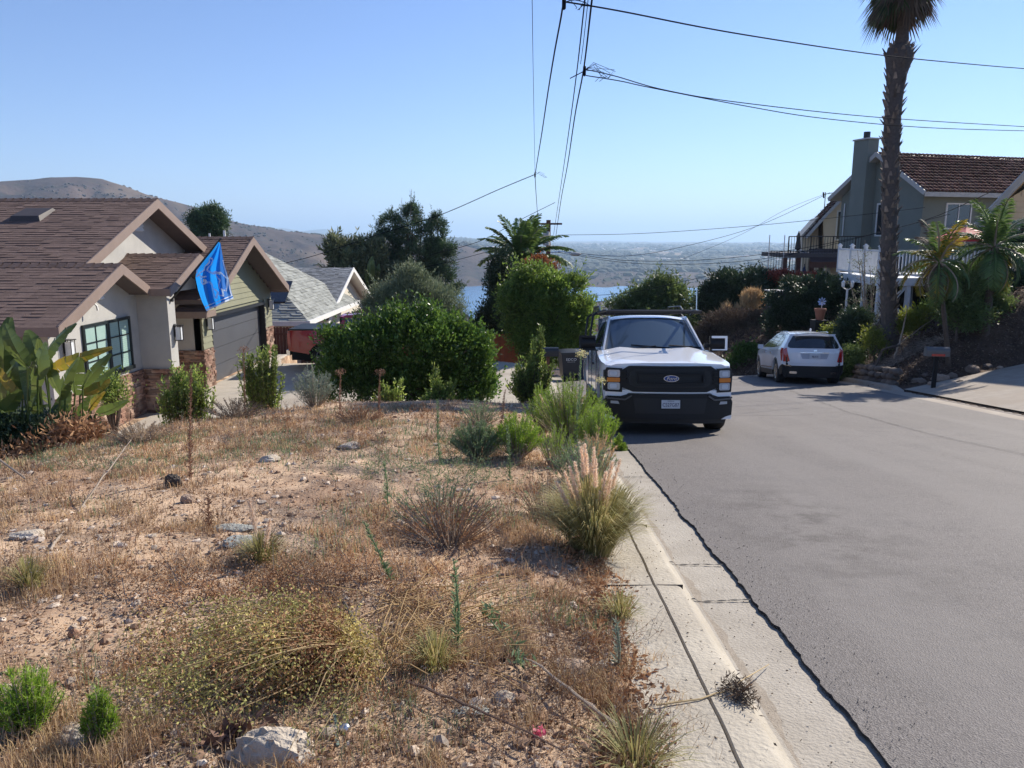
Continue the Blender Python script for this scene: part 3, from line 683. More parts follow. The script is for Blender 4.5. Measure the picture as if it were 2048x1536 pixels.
    # stone wainscot
    st = MB(); zt = -3.44
    stone(st, (-10.04, 16.55), (-10.04, 20.6), base, -3.46, (1, 0), 1); stone(st, (-10.06, 20.62), (-9.2, 20.62), base, -3.46, (0, -1), 2); stone(st, (-9.22, 20.6), (-9.22, 21.1), base, -3.46, (1, 0), 3)
    stone(st, (-12.0, 23.98), (-9.66, 23.98), base, zt, (0, -1), 4); stone(st, (WX+.01, 23.93), (WX+.01, dy0-.02), base, zt, (1, 0), 5); stone(st, (WX+.01, dy1+.02), (WX+.01, y1), base, zt, (1, 0), 6)
    par(st.build("stone_wainscot", M_STONE, h))
    # window pair
    wx = -10.04; wy0, wy1, wz0, wz1 = 17.86, 20.1, -3.32, -1.98
    fr = MB(); e = .07
    zt_ = -1.985
    fr.box((wx, wy0, wz1-e), (wx+.06, wy1, wz1)); fr.box((wx, wy0, wz0-.03), (wx+.09, wy1, wz0+e))
    for a in (wy0, 18.93, wy1-e): fr.box((wx, a, wz0+e), (wx+.06, a+(.11 if a == 18.93 else e), wz1-e))
    f = par(fr.build("window", M_DGRN, h)); pn = MB(); pn.box((wx, wy0+e, wz0+e), (wx+.022, wy1-e, wz1-e))
    pn.build("pane", M_BLIND, f); mu = MB()
    for a, b in ((wy0+e, 18.93), (19.04, wy1-e)):
        for k in (1,): mu.box((wx+.022, a+(b-a)*k/2-.012, wz0+e), (wx+.04, a+(b-a)*k/2+.012, wz1-e))
        for k in (1, 2): mu.box((wx+.022, a, wz0+(wz1-wz0)*k/3-.015), (wx+.045, b, wz0+(wz1-wz0)*k/3+.015))
    mu.build("muntin", M_DGRN, f)
    bl = MB()
    for k in range(22): zz = wz0+e+.03+k*(wz1-wz0-.2)/22; bl.box((wx+.0221, 19.06, zz), (wx+.0235, wy1-e-.02, zz+.012))
    bl.build("blind", mat("blind_shadow", (.22, .36, .32), .5), f)
    wall_lamp(h, -10.04, 17.13, -2.42); wall_lamp(h, -9.22, 20.95, -2.52); wall_lamp(h, WX+.04, 24.33, -2.62); wall_lamp(h, WX+.04, 30.62, -2.55)
    gable_vent(h, -10.04, 18.75, -1.45, .33, .42); gable_vent(h, -11.0, 23.0, .22, .7, .36); gable_vent(h, WX, 26.95, -1.0, .4, .42, M_LAP)
    sp_ = MB(); sp_.tube([(-10.04, 18.2, -1.52), (-9.85, 18.2, -1.5), (-9.80, 18.2, -1.56), (-9.79, 18.2, -1.66)], .025, 6); sp_.build("vent_spout", M_WHT, h)
    # skylight vent on the main slope
    def onroof(x, y, dz): return (x, y, -1.82+(y-16.03)*S+dz)
    k = MB(); k.add([onroof(-13.75, 21.5, .01), onroof(-12.9, 21.5, .01), onroof(-12.9, 22.3, .01), onroof(-13.75, 22.3, .01), onroof(-13.7, 21.55, .14), onroof(-12.95, 21.55, .14), onroof(-12.95, 22.25, .08), onroof(-13.7, 22.25, .08)],
          [(4, 5, 6, 7), (0, 1, 5, 4), (1, 2, 6, 5), (2, 3, 7, 6), (3, 0, 4, 7)]); k.build("roof_vent", M_SHIN and mat("vent_metal", (.05, .04, .038), .6), h)
    for o in list(C.objects):
        if o.parent is h and o.type == 'MESH': o.location = -h_loc
    # windows' sub-parts stay with their own parent offset
left_house()

# ------------------------------------------------------------ flag on its pole
def flag():
    b0 = Vector((-9.2, 20.85, -1.62)); tip = P(441, 478, 21.0); f = thing("flag", "blue flag with white animal outline hanging from a black pole on the entry pier", "flag", b0)
    mb = MB(); mb.tube([b0-b0, tip-b0], .026, 8); mb.tube([(0, 0, 0), (.05, 0, 0)], .05, 8); o = mb.build("pole", M_BLK, f, smooth=40)
    mb = MB(); mb.lathe([(0, -.03), (.035, -.02), (.035, .02), (0, .03)], tuple(tip-b0), 10); mb.build("finial", M_BLK, f)
    # cloth: outline in the photo, hung from the pole, in the plane that faces the street
    L_ = [(437, 484), (428, 496), (415, 512), (402, 527), (393, 540), (391, 556), (396, 580), (404, 603), (413, 622)]
    Rr = [(441, 486), (444, 505), (449, 530), (456, 553), (459, 566), (463, 584), (467, 597)]
    def along(poly, t):
        d = [0]
        for a, b in zip(poly[:-1], poly[1:]): d.append(d[-1]+math.hypot(b[0]-a[0], b[1]-a[1]))
        t *= d[-1]
        for i in range(len(poly)-1):
            if t <= d[i+1]+1e-9:
                k = (t-d[i])/(d[i+1]-d[i]); return (poly[i][0]+(poly[i+1][0]-poly[i][0])*k, poly[i][1]+(poly[i+1][1]-poly[i][1])*k)
        return poly[-1]
    def cloth(s, t, off=0):
        a, b = along(L_, t), along(Rr, t); px = a[0]+(b[0]-a[0])*s; py = a[1]+(b[1]-a[1])*s
        dep = 20.95+.10*math.sin(s*13+t*2.2)*min(1, t*2.2)+.05*math.sin(s*27+t*5)*t+.06*math.sin(t*9+s*3)*t
        if s > .8: dep += (s-.8)*1.1*t
        return P(px, py, dep-off)-b0
    mf, nt, bs = newmat("flag_blue"); bs.inputs['Base Color'].default_value = (.010, .20, .60, 1); bs.inputs['Roughness'].default_value = .6
    tr = nt.nodes.new('ShaderNodeBsdfTranslucent'); tr.inputs[0].default_value = (.02, .34, .95, 1); ms = nt.nodes.new('ShaderNodeMixShader'); ms.inputs[0].default_value = .5
    nt.links.new(bs.outputs[0], ms.inputs[1]); nt.links.new(tr.outputs[0], ms.inputs[2]); nt.links.new(ms.outputs[0], nt.nodes['Material Output'].inputs[0])
    mw, nt, bs = newmat("flag_white"); bs.inputs['Base Color'].default_value = (.72, .80, .88, 1); bs.inputs['Roughness'].default_value = .6
    tr = nt.nodes.new('ShaderNodeBsdfTranslucent'); tr.inputs[0].default_value = (.6, .8, .95, 1); ms = nt.nodes.new('ShaderNodeMixShader'); ms.inputs[0].default_value = .4
    nt.links.new(bs.outputs[0], ms.inputs[1]); nt.links.new(tr.outputs[0], ms.inputs[2]); nt.links.new(ms.outputs[0], nt.nodes['Material Output'].inputs[0])
    mb = MB(); mb.grid(lambda s, t: cloth(s, t), np.linspace(0, 1, 31), np.linspace(0, 1, 41)); cl = mb.build("cloth", [mf], f, smooth=180)
    # white lines drawn from the photo: pixel -> (s,t) by search, laid 6 mm in front of the cloth
    grid = [(s, t) for s in np.linspace(0, 1, 60) for t in np.linspace(0, 1, 80)]
    gp = np.array([[along(L_, t)[0]+(along(Rr, t)[0]-along(L_, t)[0])*s, along(L_, t)[1]+(along(Rr, t)[1]-along(L_, t)[1])*s] for s, t in grid])
    def st(px, py): return grid[int(np.argmin((gp[:, 0]-px)**2+(gp[:, 1]-py)**2))]
    def zz(x, y): return (380+x/8.533, 460+y/8.533)
    def stroke(pts, wd, mb):
        pts = [zz(*p) for p in pts]; q = []
        for a, b in zip(pts[:-1], pts[1:]):
            n = max(1, int(math.hypot(b[0]-a[0], b[1]-a[1])/1.4)); q += [(a[0]+(b[0]-a[0])*k/n, a[1]+(b[1]-a[1])*k/n) for k in range(n)]
        q.append(pts[-1]); V = []
        for i, p in enumerate(q):
            a, b = q[max(i-1, 0)], q[min(i+1, len(q)-1)]; d = math.hypot(b[0]-a[0], b[1]-a[1]) or 1; nx, ny = -(b[1]-a[1])/d*wd, (b[0]-a[0])/d*wd
            for sg in (-1, 1):
                s, t = st(p[0], p[1]); base = cloth(s, t, .012); w3 = P(p[0]+nx*sg, p[1]+ny*sg, (base+b0).y)-b0; V.append(tuple(w3))
        mb.add(V, [(2*i, 2*i+1, 2*i+3, 2*i+2) for i in range(len(q)-1)])
    mb = MB()
    for pts, wd in (([(345, 465), (380, 505), (360, 575), (300, 640), (285, 690), (325, 710), (395, 745), (520, 730), (590, 800), (640, 830), (630, 930), (610, 1040), (560, 1030)], 2.0),
                    ([(335, 480), (330, 550), (260, 625), (240, 690), (175, 730), (115, 800), (150, 765), (215, 805), (285, 790)], 1.5),
                    ([(185, 800), (200, 890), (220, 925), (265, 905), (270, 860), (235, 850), (240, 885)], 1.8), ([(265, 895), (340, 895), (375, 930), (395, 1030), (420, 1140), (450, 1170), (465, 1100), (490, 1050)], 1.9),
                    ([(400, 1000), (460, 1040), (500, 1110), (570, 1125), (560, 1060), (535, 1000)], 1.5), ([(440, 770), (510, 850), (495, 940), (510, 1000)], 1.4), ([(400, 735), (440, 715), (520, 745)], 2.8)):
        stroke(pts, wd, mb)
    mb.build("outline_emblem", mw, f)
    mb = MB()
    def band(t0, t1, s0=0, s1=1):
        mb.grid(lambda s, t: cloth(s, t, .012), np.linspace(s0, s1, 31), np.linspace(t0, t1, 3))
    band(.935, .95); band(.975, .999); mb.grid(lambda s, t: cloth(s, t, .012), np.linspace(0, .045, 3), np.linspace(.05, .5, 20))
    mb.grid(lambda s, t: cloth(s, t, .013), np.linspace(.955, .99, 3), np.linspace(.3, .95, 20))
    mb.build("border_stripe", mw, f)
    mb = MB(); g = np.random.default_rng(2)
flag()

# ------------------------------------------------------------ grey roofed white house behind the garage
M_GSH = mat("grey_shingle", (.235, .245, .255), .9, (.18, .19, .20), 5, 7, bump=.6, bscale=60, island=.35, spec=.2)
M_PSH = mat("pale_grey_shingle", (.29, .30, .28), .9, (.24, .25, .235), 5, 7, bump=.5, bscale=60, island=.25, spec=.2)
M_SOLAR = mat("solar_panel", (.018, .024, .040), .25, spec=.7)
def grey_house():
    h = thing("house", "white house with grey shingle roof and steep white gable behind the garage", "house", (-14, 44, -6)); hl = Vector(h.location)
    base = -8.5
    mb = MB(); mb.prism([(-10.5, 42.7, base), (-10.5, 54.2, base), (-10.5, 54.2, -4.2), (-10.5, 48.5, -1.98), (-10.5, 42.7, -4.2)], (-9, 0, 0)); m_cs = mat("cream_stucco", (.62, .57, .47), .85, (.56, .51, .42), 2); mb.build("wall", m_cs, h); mb = MB(); mb.box((-24, 37, base), (-10.3, 42.5, -3.8)); mb.build("wall", m_cs, h)
    roof("roof", h, [((-24, 41.3, -4.32), (-9.9, 41.3, -4.32), (-9.9, 48.5, -1.76), (-24, 48.5, -1.76)), ((-9.9, 54.8, -4.1), (-24, 54.8, -4.1), (-24, 48.5, -1.76), (-9.9, 48.5, -1.76))], M_GSH, M_WHT, 5, course=.16, tab=.35)
    # pale hip wing
    e = (-9.55, 36.0, -3.78); r1 = (-14.7, 42, .02)
    roof("roof", h, [((-9.55, 36, -3.78), (-9.55, 48, -3.78), r1, r1)], M_PSH, M_WHT, 7, course=.22, tab=.4, lift=.022)
    roof("roof", h, [((-26, 36, -3.78), (-9.55, 36, -3.78), r1, (-26, 42, .02)), ((-9.55, 48, -3.78), (-26, 48, -3.78), (-26, 42, .02), r1)], M_PSH, M_WHT, 8, course=.22, tab=.4, lift=.022)
    def sp(x, t, dz=.09): return (x, 36+6*t, -3.78+3.8*t+dz)
    for (x0, x1, t0, t1) in ((-12.2, -10.9, .18, .42), (-19.5, -16.0, .62, .95)):
        m = MB(); m.prism([sp(x0, t0), sp(x1, t0), sp(x1, t1), sp(x0, t1)], (0, 0, .05)); m.build("solar_panel", M_SOLAR, h)
    m = MB(); rake(m, (41.3, -4.32), (48.5, -1.76), -9.9, .26, .05); rake(m, (48.5, -1.76), (54.8, -4.1), -9.9, .26, .05); m.box((-9.6, 35.9, -3.98), (-9.45, 48, -3.76)); m.box((-26, 35.88, -4.0), (-9.45, 35.95, -3.78)); m.box((-24, 41.22, -4.55), (-9.88, 41.29, -4.3)); m.build("fascia", M_WHT, h)
    m = MB(); m.tube([(-15.4, 42, 0), (-15.4, 42, .45)], .06, 8); m.build("vent_pipe", M_WHT, h); m = MB(); m.tube([(-16.2, 42, 0), (-16.2, 42, .3)], .05, 8); m.build("vent_pipe", M_WHT, h)
    for o in C.objects:
        if o.parent is h: o.location = -hl
grey_house()
# ------------------------------------------------------------ vehicles
def carpaint(name, c, rough=.22):
    m, nt, b = newmat(name); b.inputs['Base Color'].default_value = (*c, 1); b.inputs['Roughness'].default_value = rough; b.inputs['Coat Weight'].default_value = .8; b.inputs['Coat Roughness'].default_value = .04
    return m
M_PAINTW = carpaint("white_car_paint", (.86, .86, .86)); M_PAINTP = carpaint("pearl_car_paint", (.72, .73, .76)); M_PAINTR = carpaint("red_car_paint", (.36, .012, .018))
M_PLAS = mat("black_plastic", (.010, .010, .011), .5, (.008, .008, .009), 20, spec=.35); M_GRIL = mat("matte_black_grille", (.010, .010, .011), .5)
M_CHR = mat("chrome", (.75, .76, .78), .12, metal=1.0); M_TYRE = mat("tyre_rubber", (.016, .016, .016), .75, bump=.2, bscale=60)
M_ALU = mat("alloy_rim", (.50, .51, .53), .25, metal=1.0); M_DRIM = mat("dark_rim", (.06, .06, .065), .35, metal=.7)
M_LENS = glass("clear_lens", (.42, .45, .48), .12); M_AMB = mat("amber_lens", (.75, .22, .02), .25); M_RED = glass("red_lens", (.42, .010, .014), .15); M_WSH = glass("windshield_glass", (.060, .085, .110), .02)
M_REFL = mat("lamp_reflector", (.62, .66, .70), .25)
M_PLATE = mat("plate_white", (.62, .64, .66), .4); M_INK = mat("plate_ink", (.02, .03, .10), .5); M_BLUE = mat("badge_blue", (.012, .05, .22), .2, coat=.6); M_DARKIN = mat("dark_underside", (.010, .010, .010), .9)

def panel(name, outline, fn, thick, m, parent, du=None, dv=None, smooth=40, push=None):
    """flat outline (u,v) cut into strips and bent by fn(u,v) -> xyz; push(u,v) = direction of thickness"""
    bm = bmesh.new(); vs = [bm.verts.new((u, v, 0)) for u, v in outline]; bm.faces.new(vs)
    us = [p[0] for p in outline]; vv = [p[1] for p in outline]
    def cuts(lo, hi, d): n = max(1, int((hi-lo)/d)); return [lo+(hi-lo)*k/n for k in range(1, n)]
    if du:
        for c in cuts(min(us), max(us), du): bmesh.ops.bisect_plane(bm, geom=bm.verts[:]+bm.edges[:]+bm.faces[:], plane_co=(c, 0, 0), plane_no=(1, 0, 0))
    if dv:
        for c in cuts(min(vv), max(vv), dv): bmesh.ops.bisect_plane(bm, geom=bm.verts[:]+bm.edges[:]+bm.faces[:], plane_co=(0, c, 0), plane_no=(0, 1, 0))
    bmesh.ops.triangulate(bm, faces=[f for f in bm.faces if len(f.verts) > 4])
    if thick:
        base = {v: (v.co.x, v.co.y) for v in bm.verts}
        bnd = [e for e in bm.edges if e.is_boundary]; front = list(bm.faces)
        new = {v: bm.verts.new((0, 0, 0)) for v in list(bm.verts)}
        for f in front: bm.faces.new([new[v] for v in reversed(f.verts)])
        for e in bnd: a, b = e.verts; bm.faces.new((a, b, new[b], new[a]))
        for v, (u, t) in base.items():
            p = Vector(fn(u, t)); d = Vector(push(u, t) if push else (0, -1, 0)); v.co = p; new[v].co = p+d*thick
        bmesh.ops.recalc_face_normals(bm, faces=bm.faces[:])
    else:
        for v in bm.verts: v.co = fn(v.co.x, v.co.y)
    me = bpy.data.meshes.new(name); bm.to_mesh(me); bm.free(); me.materials.append(m)
    me.polygons.foreach_set('use_smooth', np.ones(len(me.polygons), bool)); me.set_sharp_from_angle(angle=math.radians(smooth))
    o = bpy.data.objects.new(name, me); C.objects.link(o); o.parent = parent; return o
def rrect(x0, z0, x1, z1, r, n=4):
    out = []
    for cx, cz, a0 in ((x1-r, z1-r, 0), (x0+r, z1-r, 90), (x0+r, z0+r, 180), (x1-r, z0+r, 270)):
        for k in range(n+1): a = math.radians(a0+90*k/n); out.append((cx+r*math.cos(a), cz+r*math.sin(a)))
    return out
def mirror(pts): return [(-u, v) for u, v in reversed(pts)]
def text_obj(name, s, size, m, parent, loc, rot, extr=.002, sx=1.0, align='CENTER', font=None, shear=0):
    cu = bpy.data.curves.new(name, 'FONT'); cu.body = s; cu.size = size; cu.align_x = align; cu.align_y = 'CENTER'; cu.extrude = extr; cu.shear = shear
    t = bpy.data.objects.new(name, cu); C.objects.link(t); dg = bpy.context.evaluated_depsgraph_get(); me = bpy.data.meshes.new_from_object(t.evaluated_get(dg)); bpy.data.objects.remove(t)
    me.materials.clear(); me.materials.append(m); o = bpy.data.objects.new(name, me); C.objects.link(o); o.parent = parent; o.location = loc; o.rotation_euler = rot; o.scale = (sx, 1, 1); return o
def wheel(parent, x, y, r, wd, side, rim, spokes=6, steer=0):
    """side=+1: outer face towards +x"""
    w_ = bpy.data.objects.new("wheel", None); C.objects.link(w_); w_.parent = parent; w_.location = (x, y, r); w_.rotation_euler = (0, 0, steer); w_.empty_display_size = .1
    mb = MB(); s = side
    mb.lathe([(r*.62, s*wd*.42), (r*.66, s*wd*.5), (r*.93, s*wd*.48), (r*.99, s*wd*.38), (r, s*wd*.15), (r, -s*wd*.3), (r*.97, -s*wd*.46), (r*.62, -s*wd*.5)], (0, 0, 0), 28, 'x'); mb.build("tyre", M_TYRE, w_, smooth=35)
    mb = MB(); mb.lathe([(r*.64, s*wd*.43), (r*.60, s*wd*.40), (r*.57, s*wd*.28), (r*.50, s*wd*.1), (0.001, s*wd*.1)], (0, 0, 0), 28, 'x'); rm = mb.build("rim", M_DRIM, w_, smooth=35)
    mb = MB()
    for k in range(spokes):
        a = 2*math.pi*k/spokes
        for da in (-.10, .10):
            mb.bar((s*wd*.34, .05*math.cos(a), .05*math.sin(a)), (s*wd*.38, r*.6*math.cos(a+da), r*.6*math.sin(a+da)), r*.09, .03, up=(1, 0, 0))
    mb.lathe([(r*.17, s*wd*.25), (r*.15, s*wd*.40), (0.001, s*wd*.42)], (0, 0, 0), 14, 'x'); mb.lathe([(r*.63, s*wd*.44), (r*.64, s*wd*.47), (r*.57, s*wd*.43), (r*.56, s*wd*.36)], (0, 0, 0), 28, 'x')
    mb.build("spokes", rim, w_, smooth=35)
def arch(cy, r, y0, y1, z0, n=12):
    """points over a wheel opening from y0-side to y1-side along the sill height z0"""
    a = math.asin(min(1, max(-1, (z0-.40)/r))); out = []
    for k in range(n+1):
        t = math.pi-a-(math.pi-2*a)*k/n; out.append((cy+r*math.cos(t), .40+r*math.sin(t)))
    return out

def pickup(name, label, paint, loc, yaw, pitch, detail=True, rack=True, cover=False, group=None):
    t = thing(name, label, "pickup truck"); t.rotation_mode = 'XYZ'
    Lr = -2.95; W = 1.0                       # y from -2.95 (tail) to +2.95 (nose)
    def xs(y, z):                             # half width of the skin
        x = W-.012*((z-.75)/.4)**2
        if y > 2.1: x -= .16*((y-2.1)/.8)**2.2
        if y < -2.7: x -= .03*((-2.7-y)/.25)**2
        if z > 1.0: x -= .10*(z-1.0)
        for cy in (2.0, -1.72): x += .028*math.exp(-((y-cy)/.55)**4)*math.exp(-((z-.72)/.33)**4)
        return x
    # side skins with the wheel openings
    side = [(-2.9, .62), (-2.3, .52)]+[(-2.24, .50)]+arch(-1.72, .50, 0, 0, .50)+[(-1.15, .42), (1.45, .42)]+arch(2.0, .50, 0, 0, .46)+[(2.58, .46), (2.60, .62), (2.60, 1.05), (1.25, 1.205), (1.0, 1.25), (-1.02, 1.29), (-1.05, 1.33), (-2.9, 1.33)]
    for s in (1, -1):
        panel("side_panel", side, lambda u, v: (s*xs(u, v), u, v), .05, paint, t, du=.12, dv=.15, push=lambda u, v: (-s, 0, 0))
    # hood
    hx = [-1, -.97, -.9, -.8, -.68, -.6, -.45, -.3, 0, .3, .45, .6, .68, .8, .9, .97, 1]; hy = [1.12, 1.5, 2.0, 2.4, 2.62, 2.74, 2.80, 2.815]
    def hood(u, y):
        k = (y-1.12)/1.7; yy = y-.22*(abs(u))**2.2*(k**2); zt = float(np.interp(yy, [1.0, 1.25, 2.7], [1.25, 1.205, 1.045]))
        z = zt+.075*(1-abs(u)**3.2)*(1-.35*k)-.03*max(0, k-.9)/.1-.018*(abs(u) < .35)+.020*math.exp(-((abs(u)-.62)/.09)**2)*(1-abs(k))
        return (u*(xs(yy, 1.0)-.004), yy, z)
    mb = MB(); mb.grid(hood, hx, hy); mb.build("hood", paint, t, smooth=50)
    # front face (u=x, v=z), curved in plan
    def ff(off): return lambda u, v: (u, 2.86+off-.24*(abs(u)/1.0)**2.4-.05*max(0, v-.8)*0, v)
    def fpan(nm, outl, off, th, m, par=t): return panel(nm, outl, ff(off), th, m, par, du=.08, push=lambda u, v: (0, -1, 0))
    if detail:
        fpan("front_panel", [(-.955, .60), (-.70, .585), (-.60, .61), (.60, .61), (.70, .585), (.955, .60), (.95, 1.02), (.8, 1.075), (.4, 1.095), (-.4, 1.095), (-.8, 1.075), (-.95, 1.02)], -.07, .06, paint)
        gr = [(-.72, .72), (-.56, .655), (.56, .655), (.72, .72), (.76, .86), (.73, .98), (.62, 1.05), (-.62, 1.05), (-.73, .98), (-.76, .86)]
        fpan("grille_surround", gr, -.015, .06, M_PLAS)
        g1 = [(-.60, .76), (-.50, .72), (.50, .72), (.60, .76), (.63, .86), (.60, .96), (.53, 1.0), (-.53, 1.0), (-.60, .96), (-.63, .86)]
        gg = fpan("grille", g1, .0, .03, M_GRIL)
        mb = MB()
        for z in np.arange(.745, .995, .026):
            wz = .60-.10*abs(z-.86)/.14
            pts = [ff(.012)(u, z) for u in np.linspace(-wz, wz, 9)]
            for a, b in zip(pts[:-1], pts[1:]): mb.bar(a, b, .012, .010)
        mb.build("slats", M_GRIL, gg)
        mb = MB()
        for z, wz in ((.80, .50), (.93, .50)):
            pts = [ff(.03)(u, z) for u in np.linspace(-wz, wz, 9)]
            for a, b in zip(pts[:-1], pts[1:]): mb.bar(a, b, .03, .022)
        for u in (-.50, .50): mb.bar(ff(.03)(u, .79), ff(.03)(u, .94), .03, .022)
        mb.build("inner_frame", M_PLAS, gg)
        # badge
        ov = [(.115*math.cos(a), .865+.050*math.sin(a)) for a in np.linspace(0, 2*math.pi, 28, endpoint=False)]; iv = [(.106*math.cos(a), .865+.042*math.sin(a)) for a in np.linspace(0, 2*math.pi, 28, endpoint=False)]
        bd = fpan("badge", ov, .045, .03, M_CHR); fpan("badge_field", iv, .048, .01, M_BLUE, bd)
        text_obj("badge_lettering", "Ford", .078, M_CHR, bd, (0, 2.912, .863), (math.pi/2, 0, math.pi), .002, 1.0, shear=.3)
        # lamps
        for s in (1, -1):
            q = [(.72, .645), (.965, .65), (.985, .94), (.95, 1.02), (.72, 1.01)]; q = q if s > 0 else mirror(q)
            hl = fpan("headlight", q, -.012, .05, M_PLAS)
            for (z0, z1) in ((.68, .79), (.875, .985)):
                r_ = rrect(.755, z0, .935, z1, .02, 2); fpan("lens", r_ if s > 0 else mirror(r_), .004, .02, M_LENS, hl)
                r2 = rrect(.80, z0+.02, .905, z1-.02, .02, 2); fpan("reflector", r2 if s > 0 else mirror(r2), .008, .01, M_REFL, hl)
            r_ = rrect(.755, .80, .945, .865, .01, 2); fpan("turn_signal", r_ if s > 0 else mirror(r_), .004, .02, M_AMB, hl)
            for k in range(4):
                z = .80+.055*k; mb = MB(); mb.bar(ff(.01)(s*.66, z), ff(.0)(s*.73, z-.01), .02, .018); 
                if k == 0: vb = MB()
                vb.V += mb.V; vb.F += [(f+vb.n, mi) for f, mi in mb.F]; vb.n += mb.n
            vb.build("grille_fin", M_PLAS, t)
            # fender side: lamp wrap
            panel("lamp_wrap", [(2.48, .66), (2.59, .66), (2.59, .99), (2.46, .97)], lambda u, v: (s*(xs(u, v)+.006), u, v), .01, M_PLAS, t, push=lambda u, v: (-s, 0, 0))
        # bumper
        fpan("bumper", [(-.97, .56), (-.72, .56), (-.62, .64), (.62, .64), (.72, .56), (.97, .56), (.965, .68), (-.965, .68)][::1], -.02, .08, paint)
        bm_ = fpan("lower_bumper", [(-.97, .30), (-.72, .24), (.72, .24), (.97, .30), (.985, .50), (.94, .585), (.74, .585), (.62, .625), (-.62, .625), (-.74, .585), (-.94, .585), (-.985, .50)], .015, .14, M_PLAS)
        fpan("bumper_recess", [(-.52, .33), (.52, .33), (.56, .56), (-.56, .56)], .019, .02, M_GRIL, bm_)
        for s in (1, -1):
            q = [(.76, .465), (.89, .47), (.89, .51), (.78, .51)]; fl = fpan("fog_light", q if s > 0 else mirror(q), .018, .03, M_LENS, bm_)
            mb = MB(); a, b, c_, d_ = ff(.03)(s*.58, .60), ff(.03)(s*.68, .535), ff(.03)(s*.93, .548), ff(.03)(s*.965, .575)
            mb.bar(a, b, .022, .022); mb.bar(b, c_, .022, .022); mb.bar(c_, d_, .022, .022); mb.build("bumper_fin", M_CHR if False else mat("satin_grey_trim", (.10, .10, .105), .3), bm_)
            q = [(.80, .235), (.97, .235), (.975, .36), (.93, .31)]; fpan("bumper_end", q if s > 0 else mirror(q), .005, .05, paint, bm_)
        fpan("air_dam", [(-.86, .17), (.86, .17), (.9, .27), (-.9, .27)], -.06, .08, M_GRIL)
        pl = fpan("license_plate", rrect(-.155, .395, .155, .555, .015, 2), .028, .01, M_PLAS)
        mb = MB(); mb.box((-.14, 2.889, .412), (.14, 2.8915, .540)); mb.build("plate_face", M_PLATE, pl)
        text_obj("plate_number", "CS27G87", .078, M_INK, pl, (0, 2.893, .464), (math.pi/2, 0, math.pi), .0008, .82); text_obj("plate_state", "California", .026, M_INK, pl, (0, 2.893, .524), (math.pi/2, 0, math.pi), .0008, 1)
    # cab: windshield, pillars, roof, side windows
    wsb, wst = (1.12, 1.24), (.33, 1.815)     # y,z bottom / top centre
    def cabx(z): return .885-.17*(z-1.27)/.58
    def ws(u, v):                              # u -1..1, v 0..1
        y = wsb[0]+(wst[0]-wsb[0])*v; z = wsb[1]+(wst[1]-wsb[1])*v; x = u*(cabx(z)-.045); return (x, y-.17*abs(u)**2.2*(1-.25*v), z-.02*abs(u)**2*v)
    mb = MB(); mb.grid(ws, np.linspace(-1, 1, 15), np.linspace(0, 1, 9)); mb.build("windshield", M_WSH, t, smooth=180)
    mb = MB(); mb.grid(lambda u, v: tuple(a+b for a, b in zip(ws(u, v), (0, .006, .006))), np.linspace(-1, 1, 15), [0, .035]); mb.build("wiper_cowl", M_PLAS, t, smooth=180)
    if detail:
        for cx in (-.30, .38):
            mb = MB(); p0 = Vector(ws(cx/.85, .02))+Vector((0, .03, .02)); p1 = Vector(ws((cx-.42)/.85, .13))+Vector((0, .03, .015)); mb.tube([p0, p1], .010, 5); q0 = Vector(ws((cx-.65)/.85, .075))+Vector((0, .02, .01)); q1 = Vector(ws((cx+.02)/.85, .16))+Vector((0, .02, .01)); mb.tube([q0, q1], .011, 5); mb.build("wiper", M_GRIL, t)
        # seats and wheel seen as darker shapes lie behind dark glass; mirror pad
    mb = MB()
    for s in (1, -1):
        V = [];
        for v in np.linspace(0, 1, 7):
            p = Vector(ws(s*1.0, v)); z = p.z; V += [tuple(p+Vector((0, .004, 0))), (s*(cabx(z)+.005), p.y-.07, z+.005), (s*(cabx(z)+.004), p.y-.15, z)]
        mb.add(V, [(3*i+j, 3*i+j+1, 3*i+4+j, 3*i+3+j) for i in range(6) for j in range(2)])
    mb.build("pillar", paint, t, smooth=60)
    def rf(u, v):
        y = .34-1.48*v; x = u*(cabx(1.82)-.01); z = 1.845+.045*math.sin(math.pi*min(1, v*1.1+.05))**.6-.055*abs(u)**3.5-.03*(v < .02); y2 = y-.13*abs(u)**2.2*(1-v)
        return (x, y2, z)
    mb = MB(); mb.grid(rf, np.linspace(-1, 1, 15), np.linspace(0, 1, 12)); mb.build("roof", paint, t, smooth=180)
    for s in (1, -1):
        so_ = [(1.02, 1.26), (-1.12, 1.28), (-1.14, 1.40), (-1.02, 1.80), (-.9, 1.86), (.18, 1.86), (.30, 1.82), (.95, 1.33)]
        fx = lambda off: (lambda u, v: (s*(cabx(v)+off), u, v))
        panel("cab_side", so_, fx(0), .03, paint, t, du=.3, dv=.15, push=lambda u, v: (-s, 0, 0))
        for wn in ([(.84, 1.31), (.02, 1.31), (.02, 1.76), (.26, 1.76)], [(-.04, 1.31), (-.98, 1.33), (-.92, 1.74), (-.04, 1.76)]):
            panel("side_window", wn, fx(.006), .01, M_GLS, t, dv=.12, push=lambda u, v: (-s, 0, 0))
        # mirrors
        mb = MB(); m0 = Vector((s*.93, .93, 1.34)); mb.box((min(s*.90, s*1.02), .86, 1.30), (max(s*.90, s*1.02), .93, 1.36)); arm = mb.build("mirror_arm", M_PLAS, t)
        mb = MB(); cs = [(0, .0), (.02, .05), (.11, .06), (.13, .03), (.13, -.02), (0, -.03)]
